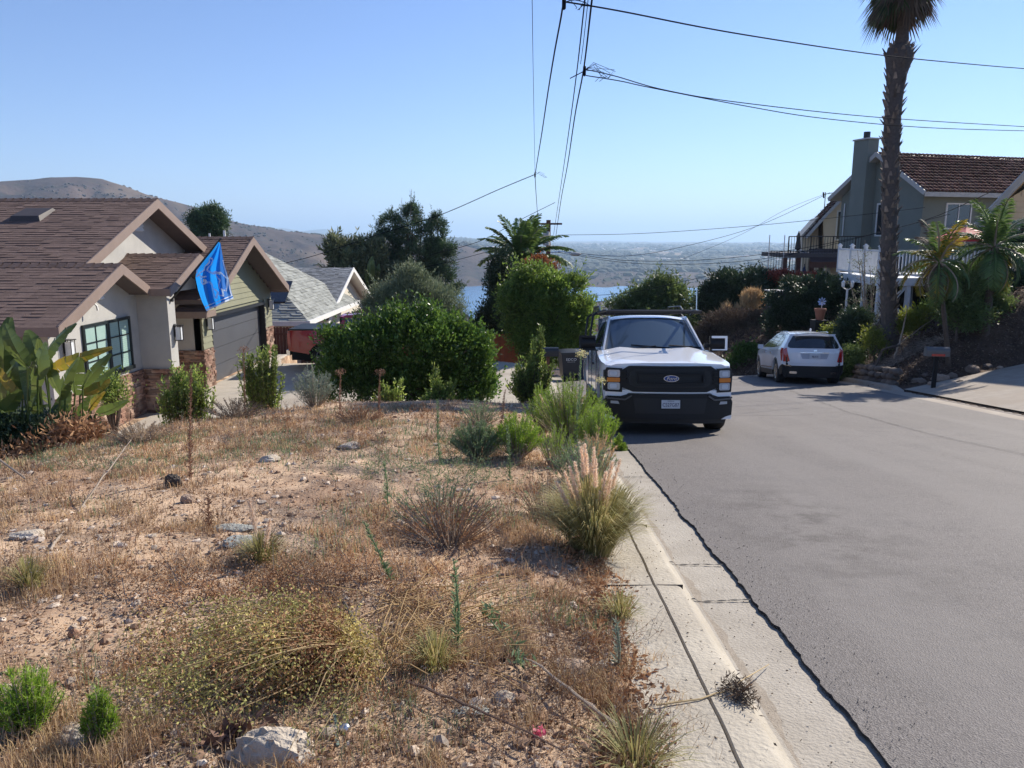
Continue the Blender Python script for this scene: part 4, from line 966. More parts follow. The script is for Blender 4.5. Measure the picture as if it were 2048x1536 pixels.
        mb.grid(lambda u, v: (s*(1.0+.27*u), .93+.075*math.sin(math.pi*v)*(1-.3*u), 1.24+.26*v if True else 0), [0, .08, .5, .9, 1], np.linspace(0, 1, 8)); mb.box((min(s*1.0, s*1.27), .88, 1.24), (max(s*1.0, s*1.27), .945, 1.50))
        mb.build("mirror", M_PLAS if s > 0 or not detail else M_PLAS, t, smooth=40)
        if detail:
            mb = MB(); mb.box((min(s*1.03, s*1.285), .945, 1.255), (max(s*1.03, s*1.285), 1.0, 1.275)); mb.box((min(s*1.25, s*1.29), .90, 1.26), (max(s*1.25, s*1.29), .985, 1.49)); mb.box((min(s*1.02, s*1.285), .945, 1.465), (max(s*1.02, s*1.285), 1.0, 1.505)); mb.build("mirror_cap", M_PAINTW if s < 0 else M_PLAS, t, smooth=40)
            mb = MB(); mb.box((min(s*.985, s*1.015), .2, .98), (max(s*.985, s*1.015), .42, 1.015)); mb.build("door_handle", M_PLAS, t)
            mb = MB()
            for yy in (1.08, -.02, -.98): mb.box((s*1.0-.012, yy-.006, .46), (s*1.0+.004, yy+.006, 1.25))
            mb.box((min(s*.98, s*1.03), -1.1, .42), (max(s*.98, s*1.03), 1.4, .52)); mb.build("door_seam", M_GRIL, t)
    mb = MB(); mb.box((-.80, -1.13, 1.28), (.80, -1.10, 1.84)); mb.build("rear_window", M_GLS, t)
    # bed, tail, underside
    mb = MB(); mb.box((-.98, -1.08, .5), (.98, -1.03, 1.33)); mb.box((-.97, -2.94, .62), (.97, -2.88, 1.33)); mb.box((-.93, -2.9, 1.31), (-.85, -1.05, 1.345)); mb.box((.85, -2.9, 1.31), (.93, -1.05, 1.345)); mb.build("bed", paint, t)
    if cover: mb = MB(); mb.prism([(-.95, -2.96, 1.34), (-.95, -1.06, 1.34), (-.95, -1.06, 1.39), (-.95, -2.9, 1.39)], (1.9, 0, 0)); mb.build("bed_cover", M_PLAS, t)
    mb = MB(); mb.box((-.90, -2.85, .28), (.90, 2.52, .98)); mb.box((-.60, -2.5, .2), (.60, 2.3, .3)); mb.build("underbody", M_DARKIN, t)
    mb = MB(); mb.box((-.95, -3.02, .45), (.95, -2.9, .64)); mb.build("rear_bumper", M_CHR if not detail else M_PLAS, t)
    for s in (1, -1):
        mb = MB(); mb.box((min(s*.86, s*.985), -2.955, .85), (max(s*.86, s*.985), -2.86, 1.25)); mb.build("tail_light", M_RED, t)
    for y in (2.0, -1.72):
        for s in (1, -1): wheel(t, s*.84, y, .405, .27, s, M_ALU, 6, steer=0)
    if rack:
        def leg(x, y, s): 
            mb = MB(); mb.tube([(s*.94, y, 1.33), (s*.95, y, 1.55), (s*.90, y, 1.9), (s*.80, y, 1.97)], .026, 6); return mb
        mb = leg(.9, -1.2, 1); mb.build("rack_leg", M_BLK, t, smooth=40); leg(.9, -1.2, -1).build("rack_leg", M_BLK, t, smooth=40); leg(.9, -2.8, 1).build("rack_leg", M_BLK, t, smooth=40); leg(.9, -2.8, -1).build("rack_leg", M_BLK, t, smooth=40)
        for s in (1, -1):
            mb = MB(); mb.tube([(s*.80, 1.05, 1.91), (s*.80, .8, 1.95), (s*.80, -2.9, 1.97)], .024, 6); mb.tube([(s*.80, -.5, 1.96), (s*.80, -.9, 2.08), (s*.80, -2.3, 2.11), (s*.80, -2.7, 1.97)], .016, 5)
            for yy in (-.9, -1.2, -1.5, -1.8, -2.1): mb.tube([(s*.80, yy, 1.96), (s*.80, yy, 2.09)], .010, 4)
            mb.build("rack_rail", M_BLK, t, smooth=40)
        for yy, z in ((1.02, 1.92), (.2, 1.96), (-1.2, 1.97), (-2.0, 1.97), (-2.8, 1.97)):
            mb = MB(); mb.tube([(-.82, yy, z), (.82, yy, z)], .024 if yy < 1 else .03, 6); mb.build("rack_bar", M_BLK, t, smooth=40)
        for s in (1, -1):
            mb = MB(); mb.tube([(s*.70, .95, 1.92), (s*.66, .85, 1.86)], .018, 5); mb.build("rack_foot", M_BLK, t)
        mb = MB(); mb.tube([(-.74, .98, 1.9), (-.74, .98, 2.35)], .010, 5); mb.build("rack_rod", M_CHR, t)
    t.rotation_euler = (pitch, 0, yaw); t.location = loc
    return t
YAW = math.pi-math.radians(-2.0)
ypos = 14.2; p = pickup("pickup_truck", "white pickup truck with black grille and ladder rack facing uphill along the kerb", M_PAINTW, (2.50, ypos, float(R(ypos))+.03), math.pi-math.radians(2.0), 0, True, True)
p.rotation_euler = (math.atan(.12), 0, math.pi-math.radians(2.0))
p2 = pickup("pickup_truck", "red pickup truck with dark bed cover parked across the garage apron behind the bush", M_PAINTR, (-4.95, 27.9, -4.50), -math.pi/2, 0, False, False, True)

def suv():
    t = thing("suv", "white crossover with red tail lights parked at the foot of the planted bank", "suv")
    # local: +y = nose (away from the camera), tail at y=-2.4
    def top(y):  # roof line
        return float(np.interp(y, [-2.42, -2.30, -2.05, -1.6, -.8, 0, .35, 1.15, 1.35, 2.1, 2.4], [1.02, 1.10, 1.42, 1.60, 1.665, 1.66, 1.62, 1.13, 1.05, .92, .72]))
    belt = lambda y: float(np.interp(y, [-2.4, -1.9, 1.2, 2.4], [1.10, 1.09, 1.0, .90]))
    def xs(y, z):
        x = .95-.02*((z-.7)/.4)**2
        if y < -1.7: x -= .12*((-1.7-y)/.72)**2
        if y > 1.5: x -= .22*((y-1.5)/.9)**2
        b = belt(y)
        if z > b: x -= .50*(z-b)
        for cy in (1.42, -1.43): x += .02*math.exp(-((y-cy)/.5)**4)*math.exp(-((z-.65)/.3)**4)
        return x
    lower = [(-2.12, .60), (-1.95, .46)]+arch(-1.43, .42, 0, 0, .46)+[(-.9, .36), (.9, .36)]+arch(1.42, .42, 0, 0, .44)+[(1.95, .42), (2.34, .50), (2.38, .80), (2.1, .93), (1.35, 1.02), (1.15, 1.06), (-1.9, 1.13), (-2.12, 1.12)]
    for s in (1, -1):
        fx = lambda off: (lambda u, v: (s*(xs(u, v)+off), u, v))
        panel("side_panel", lower, fx(0), .05, M_PAINTP, t, du=.15, dv=.15, push=lambda u, v: (-s, 0, 0))
        up = [(1.2, 1.02), (-2.12, 1.08), (-2.08, 1.22), (-1.94, 1.45), (-1.75, 1.56), (-.8, 1.635), (0, 1.63), (.35, 1.58), (1.12, 1.12)]
        panel("cabin_side", up, fx(-.002), .03, M_PAINTP, t, du=.2, dv=.1, push=lambda u, v: (-s, 0, 0))
        for wn in ([(.98, 1.13), (.06, 1.13), (.06, 1.55), (.30, 1.545)], [(0, 1.13), (-.92, 1.14), (-.92, 1.56), (0, 1.565)], [(-.99, 1.15), (-1.62, 1.20), (-1.50, 1.42), (-1.2, 1.54), (-.99, 1.555)]):
            panel("side_window", wn, fx(.006), .01, M_GLS, t, du=.2, dv=.1, push=lambda u, v: (-s, 0, 0))
        cl = [(-2.37, .36), (-1.98, .30), (-1.93, .46)]+arch(-1.43, .47, 0, 0, .46)[0:1]+[(-1.94, .52), (-2.37, .60)]
        panel("cladding", [(-2.14, .34), (-1.93, .28), (-1.90, .50), (-2.0, .56), (-2.14, .62)], fx(.008), .03, M_PLAS, t, du=.15, push=lambda u, v: (-s, 0, 0)); panel("cladding", [(-.94, .24), (.94, .24), (.94, .40), (-.94, .40)], fx(.008), .05, M_PLAS, t, du=.3, push=lambda u, v: (-s, 0, 0))
        panel("cladding", [(1.9, .26), (2.36, .34), (2.36, .5), (1.88, .46)], fx(.008), .03, M_PLAS, t, du=.15, push=lambda u, v: (-s, 0, 0))
        for wn in ([(-.005, .40), (.005, .40), (.005, 1.1), (-.005, 1.1)], [(-.955, .50), (-.945, .50), (-.945, 1.12), (-.955, 1.12)]): panel("door_seam", wn, fx(.003), .01, M_GRIL, t, push=lambda u, v: (-s, 0, 0))
        for yy in (.16, -.80): panel("door_handle", rrect(yy, .93, yy+.2, .97, .015, 2), fx(.03), .03, M_CHR, t, push=lambda u, v: (-s, 0, 0))
        panel("chrome_strip", [(-.9, .47), (.9, .44), (.9, .47), (-.9, .50)], fx(.012), .02, M_CHR, t, du=.3, push=lambda u, v: (-s, 0, 0))
        mb = MB(); mb.grid(lambda u, v: (s*(.93+.16*u), .86+.07*math.sin(math.pi*v), 1.06+.15*v), [0, .2, .9, 1], np.linspace(0, 1, 7)); mb.box((min(s*.92, s*1.09), .82, 1.06), (max(s*.92, s*1.09), .865, 1.21)); mb.build("mirror", M_PAINTP, t, smooth=40)
        mb = MB(); mb.tube([(s*.60, -1.5, 1.635), (s*.62, -1.3, 1.655), (s*.63, .1, 1.66), (s*.62, .3, 1.635)], .012, 6); mb.build("roof_rail", M_CHR, t, smooth=50)
    mb = MB(); us = np.linspace(-1, 1, 15)
    ys = [-2.12, -2.05, -1.9, -1.6, -1.2, -.8, -.3, 0, .2, .38]
    def rtop(u, y):
        z = top(y) if y > -2.0 else float(np.interp(y, [-2.2, -2.12, -2.0], [1.575, 1.585, 1.61])); x = u*(xs(y, min(z, 1.6))+.01); return (x, y, max(z, 1.55)+.02*(1-u*u)-.055*abs(u)**4)
    mb.grid(rtop, us, ys); mb.build("roof", M_PAINTP, t, smooth=180)
    mb = MB(); mb.grid(lambda u, v: (u*(xs(.38+.77*v, 1.6-.48*v)-.01), .38+.77*v-.0*abs(u), 1.615-.50*v-.04*abs(u)**4*(1-v)), us, np.linspace(0, 1, 8)); mb.build("windshield", M_WSH, t, smooth=180)
    mb = MB(); mb.grid(lambda u, y: (u*xs(y, .9)*.99, y, top(y)-.03*u**4+.0), us, [1.12, 1.35, 1.7, 2.1, 2.3, 2.4]); mb.build("hood", M_PAINTP, t, smooth=60)
    mb = MB(); mb.grid(lambda u, v: (u*xs(2.35, .6), 2.38, .40+.4*v), us, [0, .5, 1]); mb.build("front_panel", M_PAINTP, t, smooth=60)
    # tailgate: curved in plan, leaning above the belt
    def tg(off):
        def f(u, v):
            y = -2.40+.29*(abs(u)/.87)**2.4
            if v > 1.08: y += .50*(v-1.08)
            if v < .62: y += .05*(.62-v)
            return (u, y-off, v)
        return f
    def tp(nm, o_, off, th, m, par=t): return panel(nm, o_, tg(off), th, m, par, du=.09, dv=.12, push=lambda u, v: (0, 1, 0))
    tgt = tp("tailgate", [(-.86, .58), (.86, .58), (.905, .80), (.87, 1.10), (.66, 1.57), (-.66, 1.57), (-.87, 1.10), (-.905, .80)], 0, .05, M_PAINTP)
    tp("rear_window", [(-.70, 1.13), (.70, 1.13), (.76, 1.17), (.74, 1.26), (.60, 1.51), (-.60, 1.51), (-.74, 1.26), (-.76, 1.17)], .008, .01, M_GLS, tgt)
    mb = MB(); mb.grid(lambda u, v: (u*.62, -2.21-.10*v, 1.585-.02*u*u-.01*v), us, [0, .5, 1]); mb.box((-.6, -2.32, 1.555), (.6, -2.18, 1.575)); mb.build("spoiler", M_PAINTP, tgt, smooth=60)
    tp("chrome_bar", [(-.42, .985), (.42, .985), (.42, 1.005), (-.42, 1.005)], .02, .02, M_CHR, tgt); tp("plate_recess", [(-.36, .80), (.36, .80), (.42, .965), (-.42, .965)], .004, .01, mat("recess_shade", (.42, .44, .50), .3), tgt)  # plate recess is a flat panel, its shade put into the colour
    mb = MB(); mb.box((-.055, -2.425, 1.03), (.055, -2.40, 1.085)); mb.build("emblem", M_CHR, tgt)
    pl = tp("license_plate", rrect(-.16, .805, .16, .955, .012, 2), .018, .01, M_PLATE, tgt)
    tx = text_obj("plate_number", "8JLE35", .075, M_INK, t, (0, -2.433, .872), (math.pi/2, 0, 0), .0008, .9)
    tp("bumper_crease", [(-.84, .665), (.84, .665), (.84, .68), (-.84, .68)], .022, .03, M_PAINTP)
    lb = tp("lower_bumper", [(-.80, .22), (.80, .22), (.885, .34), (.905, .60), (.70, .60), (.62, .57), (-.62, .57), (-.70, .60), (-.905, .60), (-.885, .34)], .02, .10, M_PLAS)
    for s in (1, -1):
        q = [(.66, .555), (.88, .60), (.88, .615), (.66, .57)]; tp("chrome_trim", q if s > 0 else mirror(q), .03, .02, M_CHR, lb)
        q = rrect(.50, .33, .70, .40, .02, 2); tp("exhaust_tip", q if s > 0 else mirror(q), .03, .03, M_CHR, lb)
        q = [(.70, .71), (.885, .70), (.90, .80), (.865, 1.10), (.79, 1.14), (.76, .95)]; tl = tp("tail_light", q if s > 0 else mirror(q), .016, .03, M_RED)
        panel("tail_light_side", [(-2.13, .72), (-2.06, .74), (-1.98, .95), (-1.88, 1.14), (-2.12, 1.12)], lambda u, v: (s*(xs(u, v)+.012), u, v), .02, M_RED, tl, du=.08, push=lambda u, v: (-s, 0, 0))
    mb = MB(); mb.prism([(0, -1.72, 1.66), (0, -1.5, 1.67), (0, -1.68, 1.76), (0, -1.74, 1.74)], (.03, 0, 0)); mb.build("antenna_fin", M_PAINTP, t)
    mb = MB(); mb.box((-.80, -2.2, .2), (.80, 2.2, .85)); mb.build("underbody", M_DARKIN, t)
    for y in (1.42, -1.43):
        for s in (1, -1): wheel(t, s*.82, y, .37, .25, s, M_ALU, 10)
    th = -math.radians(7.5); t.rotation_euler = (-math.atan(.125), 0, th)
    cx, cy = 9.06+2.4*math.sin(-th), 22.7+2.4*math.cos(th); t.location = (cx, cy, float(R(cy))+.01); t.scale = (.98, 1, .965)
suv()
# ------------------------------------------------------------ houses on the planted bank
M_SAGE = mat("sage_grey_stucco", (.215, .235, .205), .9, (.185, .205, .18), .8, 8, bump=.4, bscale=30, spec=.2)
M_CREAM = mat("cream_siding", (.70, .60, .45), .8, (.64, .54, .40), 1.5)
M_VINYL = mat("white_vinyl_rail", (.70, .72, .74), .45)
M_TILE = mat("brown_roof_tile", (.115, .052, .042), .95, (.070, .034, .030), 2, island=.45, c3=(.15, .085, .07), spec=.1)
M_TRIMW = mat("pale_trim", (.50, .49, .46), .6)
M_BRN = mat("brown_timber", (.13, .055, .035), .8, (.09, .04, .025), 6)
def tiles(mb, A, B, Cc, D, course=.36, wd=.30, seed=1):
    A, B, Cc, D = map(Vector, (A, B, Cc, D)); up = ((D+Cc)/2-(A+B)/2); n = int(up.length/course); m = int((B-A).length/wd); g = np.random.default_rng(seed)
    N_ = (B-A).cross(up).normalized()
    if N_.z < 0: N_ = -N_
    for i in range(n):
        for j in range(m):
            t0, t1 = i/n, (i+1.05)/n; l = .10*g.uniform(.8, 1.3); V = []
            for t, dz in ((t0, l), (t1, .0)):
                L_, R_ = A.lerp(D, min(t, 1)), B.lerp(Cc, min(t, 1))
                for k in range(4): u = (j+k/3)/m; V.append(tuple(L_.lerp(R_, u)+N_*(dz+.11*math.sin(math.pi*k/3))))
            V += [tuple(Vector(V[k])-N_*.07) for k in range(4)]
            mb.add(V, [(k, k+1, k+5, k+4) for k in range(3)]+[(8+k, 9+k, 1+k, k) for k in range(3)])
def rwindow(parent, o, ax, nrm, w_, h, name="window", vert=1):
    """o: lower-left corner, ax: unit along the wall, nrm: outward"""
    o, ax, nrm = Vector(o), Vector(ax), Vector(nrm); up = Vector((0, 0, 1)); mb = MB(); e = .09
    def bx(a0, a1, z0, z1, d0, d1, m):
        v = [tuple(o+ax*a+up*z+nrm*d) for d in (d0, d1) for a, z in ((a0, z0), (a1, z0), (a1, z1), (a0, z1))]
        m.add(v, [(0, 3, 2, 1), (4, 5, 6, 7), (0, 1, 5, 4), (1, 2, 6, 5), (2, 3, 7, 6), (3, 0, 4, 7)])
    bx(-e, w_+e, -e, 0, 0, .07, mb); bx(-e, w_+e, h, h+e, 0, .07, mb); bx(-e, 0, 0, h, 0, .07, mb); bx(w_, w_+e, 0, h, 0, .07, mb)
    for k in range(1, vert+1): bx(w_*k/(vert+1)-.03, w_*k/(vert+1)+.03, 0, h, 0, .06, mb)
    f = mb.build(name, M_WHT, parent); g = MB(); bx(0, w_, 0, h, .01, .03, g); g.build("pane", M_GLS, f)
def sage_house():
    c = P(1850, 372, 46.0); ax = Vector((math.sin(math.radians(73)), math.cos(math.radians(73)), 0)); bk = Vector((-ax.y, ax.x, 0)); nr = -bk
    h = thing("house", "sage green two storey house with brown tile roof and tall chimney above the white deck", "house", (0, 0, 0))
    zt = 2.75; zb = -5.0; Lf = 17; Dp = 6.9; o = Vector((c.x, c.y, 0))
    def W(a, b, z): p = o+ax*a+bk*b; return (p.x, p.y, z)
    mid = Dp*.50; ridge = zt+.68*mid-.02
    mb = MB(); mb.prism([W(0, 0, zb), W(0, Dp, zb), W(0, Dp, zt), W(0, mid, ridge-.15), W(0, 0, zt)], ax*Lf); mb.build("wall", M_SAGE, h)
    ov = -.55; sl = [(W(ov, -.6, zt-.12), W(Lf, -.6, zt-.12), W(Lf, mid, ridge+.12), W(ov, mid, ridge+.12)), (W(Lf, Dp+.6, zt-.12), W(ov, Dp+.6, zt-.12), W(ov, mid, ridge+.12), W(Lf, mid, ridge+.12))]
    mb = MB(); tiles(mb, *sl[0], seed=2); tiles(mb, *sl[1], course=.6, wd=.6, seed=3); mb.build("tile_roof", M_TILE, h)
    mb = MB(); 
    for s in sl: slab(mb, *s, th=.16)
    mb.build("roof_deck", M_TRIMW, h)
    mb = MB(); mb.bar(W(ov, -.6, zt-.22), W(Lf, -.6, zt-.22), .05, .26); mb.bar(W(ov-.03, -.62, zt-.16), W(ov-.03, mid, ridge+.06), .05, .26); mb.bar(W(ov-.03, Dp+.62, zt-.16), W(ov-.03, mid, ridge+.06), .05, .26); mb.build("fascia", M_TRIMW, h)
    ch0, ch1 = mid+.50, mid+1.75
    mb = MB(); mb.prism([W(-.8, ch0, zb), W(0, ch0, zb), W(0, ch1, zb), W(-.8, ch1, zb)], (0, 0, ridge+1.05-zb)); ch = mb.build("chimney", M_SAGE, h)
    mb = MB(); mb.prism([W(-.87, ch0-.07, ridge+1.0), W(.07, ch0-.07, ridge+1.0), W(.07, ch1+.07, ridge+1.0), W(-.87, ch1+.07, ridge+1.0)], (0, 0, .09)); mb.build("chimney_cap", M_TRIMW, ch)
    mb = MB(); q = W(-.4, (ch0+ch1)/2, ridge+1.09); mb.lathe([(.001, .42), (.2, .42), (.2, 0)], q, 12); mb.build("flue", M_BLK, ch)
    mb = MB(); q = W(11.5, mid-.2, ridge+.05); mb.tube([q, (q[0], q[1], q[2]+.7)], .09, 8); mb.build("vent_pipe", M_BRN, h)
    rwindow(h, W(1.75, 0, .65), ax, nr, 1.75, 1.35); rwindow(h, W(0, mid+.05, .25), -bk, -ax, 1.05, 1.85); rwindow(h, W(0, 2.45, -2.35), -bk, -ax, 1.3, 1.3); rwindow(h, W(0, mid+1.0, -2.3), -bk, -ax, .9, 1.1)
    rwindow(h, W(6.5, 0, .65), ax, nr, 1.75, 1.35)
    mb = MB(); q = W(-.05, Dp-.4, .2); mb.tube([q, (q[0], q[1], 2.3)], .04, 6); mb.build("downspout", M_WHT, h)
sage_house()

def far_cream_house():
    h = thing("house", "cream stucco house with sloping tile roof behind the brown pergola", "house"); y = 56.0
    ax = Vector((math.sin(math.radians(73)), math.cos(math.radians(73)), 0)); pts = [P(1708, 362, y), P(1634, 442, y), P(1708, 430, y)]
    def Q(px, py, d=0): p = P(px, py, y); return Vector((p.x, p.y+d, p.z))
    mb = MB(); out = [Q(1650, 560), Q(1646, 436), Q(1722, 352), Q(1722, 560)]; mb.prism(out, (2.5, 8, 0)); out = [Q(1616, 560), Q(1616, 470), Q(1650, 432), Q(1650, 560)]; mb.prism([p+Vector((0, 1.2, 0)) for p in out], (2.5, 8, 0)); mb.build("wall", M_CREAM, h)
    for a, b in (((1630, 444), (1735, 334)), ((1604, 474), (1645, 428))):
        A, B = Q(*a, -.5), Q(*b, -.5); e = Vector((2.6, 8.5, 0)); mb = MB(); tiles(mb, A+Vector((0, 0, 0)), A+e, B+e, B, seed=4) if False else None
        shingles(mb, A+e, A, B, B+e, course=.36, tab=.3, lift=.06, seed=4); slab(mb, A+e, A, B, B+e, .2, 1); mb.build("roof", [M_TILE, M_TRIMW], h)
    rwindow(h, Q(1672, 478), Vector((1, 0, 0)), Vector((0, -1, 0)), 2.0, 1.9); mb = MB(); q = Q(1692, 432); mb.lathe([(0.001, -.3), (.28, -.2), (.32, 0), (.28, .2), (.001, .3)], tuple(q), 12, 'y'); mb.build("wall_ornament", M_BRN, h)
    mb = MB(); q = Q(1648, 428); mb.tube([q, q+Vector((0, 0, 1.5))], .03, 5); mb.tube([q+Vector((-.2, 0, 1.35)), q+Vector((.8, 0, 1.5))], .025, 5); mb.tube([q+Vector((-.1, 0, 1.1)), q+Vector((-.15, 0, 1.5))], .06, 5); mb.build("antenna", M_BLK, h)
far_cream_house()

def near_cream_house():
    h = thing("house", "cream sided house with white rake board at the right edge above the young palms", "house"); y = 30.0
    def Q(px, py, yy=y): return P(px, py, yy)
    # wall facing the viewer side, gable rising to the right
    A = Q(1996, 660); base = A.z-1.5; x0 = Q(1998, 480).x
    z0 = Q(1998, 405).z
    mb = MB(); mb.prism([(x0, y, base), (x0+9, y, base), (x0+9, y, z0+.2), (x0+4.5, y, z0+3.0), (x0, y, z0)], (6.8, 9, 0)); mb.build("wall", M_CREAM, h); mb = MB(); mb.prism([(19.6, 24, base), (26, 24, base), (26, 24, 3.4), (22.8, 24, 5.2), (19.6, 24, 3.9)], (.6, 3.4, 0)); mb.build("shadow_wing", M_CREAM, h)  # the wing, out of view, is added to cast shadow on the driveway
    lap = MB(); z = -2.6
    while z < z0+2.6:
        xa = x0+max(0, (z+.2-z0)/3.0*4.5); lap.prism([(xa, y, z), (xa, y-.03, z), (xa, y-.008, z+.2), (xa, y, z+.2)], (x0+9-xa-max(0, (z+.2-z0)/2.8*4.5), 0, 0)); z += .2
    lap.build("siding", M_CREAM, h)
    e = Vector((6.9, 9.6, 0)); d = Vector((0, -.6, 0)); a = Q(1952, 446, y-.6); b = Vector((x0+4.5, y-.6, z0+3.2)); c = Vector((x0+10, y-.6, z0-.2))
    b = Q(2110, 280, y-.6)
    mb = MB(); shingles(mb, a+e, a, b, b+e, seed=9); slab(mb, a+e, a, b, b+e, .16, 1); c = Vector((2*b.x-a.x, a.y, a.z)); shingles(mb, c, c+e, b+e, b, seed=10); slab(mb, c, c+e, b+e, b, .16, 1); mb.build("roof", [M_SHIN, M_CREAM], h)
    mb = MB(); f = Vector((0, -.04, -.12)); mb.bar(a+f, b+f, .06, .26); mb.bar(b+f, c+f, .06, .26); mb.build("fascia", M_TRIMW, h)
    mb = MB(); q = Q(2003, 455); mb.bar((q.x, y-.1, -2.6), (q.x, y-.1, z0), .12, .12); mb.build("corner_board", M_TRIMW, h)
    mb = MB(); mb.bar(Q(1965, 452, y-.3), Q(2004, 415, y-.1), .08, .10); mb.build("brace", M_TRIMW, h)
    rwindow(h, Q(2030, 520), Vector((1, 0, 0)), Vector((0, -1, 0)), 1.6, 1.3)
near_cream_house()

# ------------------------------------------------------------ white deck
def deck():
    t = thing("deck", "raised white deck with baluster railing on braced timber posts behind the tall palm", "deck")
    y0 = 31.0; A = P(1757, 556, y0); z = A.z; B = P(1676, 546, 36.5); D_ = P(1990, 552, y0); A, B, D_ = [Vector((v.x, v.y, 0)) for v in (A, B, D_)]; K = Vector((D_.x+4, B.y+1, 0))
    fl = MB(); fl.prism([v+Vector((0, 0, z)) for v in (A, D_, K, B)], (0, 0, -.32)); fl.build("floor", M_VINYL, t)
    h = P(1810, 500, y0).z-z; n = 0
    for a, b, sp in ((A, B, .16), (A, D_, .135)):
        L_ = (b-a).length; d = (b-a)/L_
        for z0, z1, w_ in ((h-.07, h, .10), (.09, .15, .05)):
            rl = MB(); rl.bar(a+Vector((0, 0, z+(z0+z1)/2)), b+Vector((0, 0, z+(z0+z1)/2)), w_, z1-z0); rl.build("handrail", M_VINYL, t)
        for s in np.arange(.1, L_-.05, sp):
            if n >= 98: break
            p = a+d*s; mb = MB(); mb.box((p.x-.022, p.y-.02, z+.12), (p.x+.022, p.y+.02, z+h-.05)); mb.build("baluster", M_VINYL, t); n += 1
        m = max(1, round(L_/1.9))
        for k in range(m+1):
            if b is D_ and k == 0: continue
            p = a+d*L_*k/m; mb = MB(); mb.box((p.x-.065, p.y-.065, z), (p.x+.065, p.y+.065, z+h+.12)); mb.box((p.x-.09, p.y-.09, z+h+.12), (p.x+.09, p.y+.09, z+h+.16)); mb.prism([(p.x-.07, p.y-.07, z+h+.16), (p.x+.07, p.y-.07, z+h+.16), (p.x, p.y-.07, z+h+.23)], (0, .14, 0)); mb.build("rail_post", M_VINYL, t)
    for a, b, m in ((A, B, 3), (A, D_, 4), (A+Vector((.8, 1.6, 0)), D_+Vector((0, 1.6, 0)), 3)):
        for k in range(m+1):
            if (b is D_ and k == 0): continue
            p = a+(b-a)*k/m+Vector((.12, .12, 0)); gz = Hs(p.x, p.y); mb = MB(); mb.box((p.x-.08, p.y-.08, gz-.2), (p.x+.08, p.y+.08, z-.3)); mb.build("leg", M_VINYL, t)
    p0 = A+(D_-A)/4+Vector((.12, .12, 0))
    for dx in (-1.15, -.05):
        mb = MB(); mb.bar((p0.x+dx, p0.y+.1, z-.35), (p0.x-1.1-dx*.9, p0.y+.1, z-1.55), .10, .13, up=(0, 1, 0)); mb.build("brace", M_VINYL, t)
    mb = MB(); mb.box((A.x+.6, A.y+3.4, -6), (D_.x+2, A.y+3.6, z-.33)); mb.build("under_deck_shade", M_DARKIN, t)  # near-black sheet standing in for the shade under the deck
deck()

def umbrella():
    c = P(1932, 466, 34); t = thing("patio_umbrella", "red patio umbrella open on the white deck behind palm fronds", "umbrella")
    mb = MB(); n = 8; R_ = 1.25; V = [(c.x, c.y, c.z+.28)]
    for k in range(n): a = 2*math.pi*(k+.3)/n; V.append((c.x+R_*math.cos(a), c.y+R_*math.sin(a), c.z-.22))
    for k in range(n): a = 2*math.pi*(k+.3)/n; V.append((c.x+R_*math.cos(a), c.y+R_*math.sin(a), c.z-.36))
    mb.add(V, [(0, 1+k, 1+(k+1) % n) for k in range(n)]+[(1+k, 9+k, 9+(k+1) % n, 1+(k+1) % n) for k in range(n)]); mb.build("canopy", mat("red_canvas", (.50, .03, .05), .7), t)
    mb = MB(); mb.tube([(c.x, c.y, c.z+.34), (c.x, c.y, c.z-2.0)], .025, 6); mb.build("pole", M_WHT, t)
umbrella()

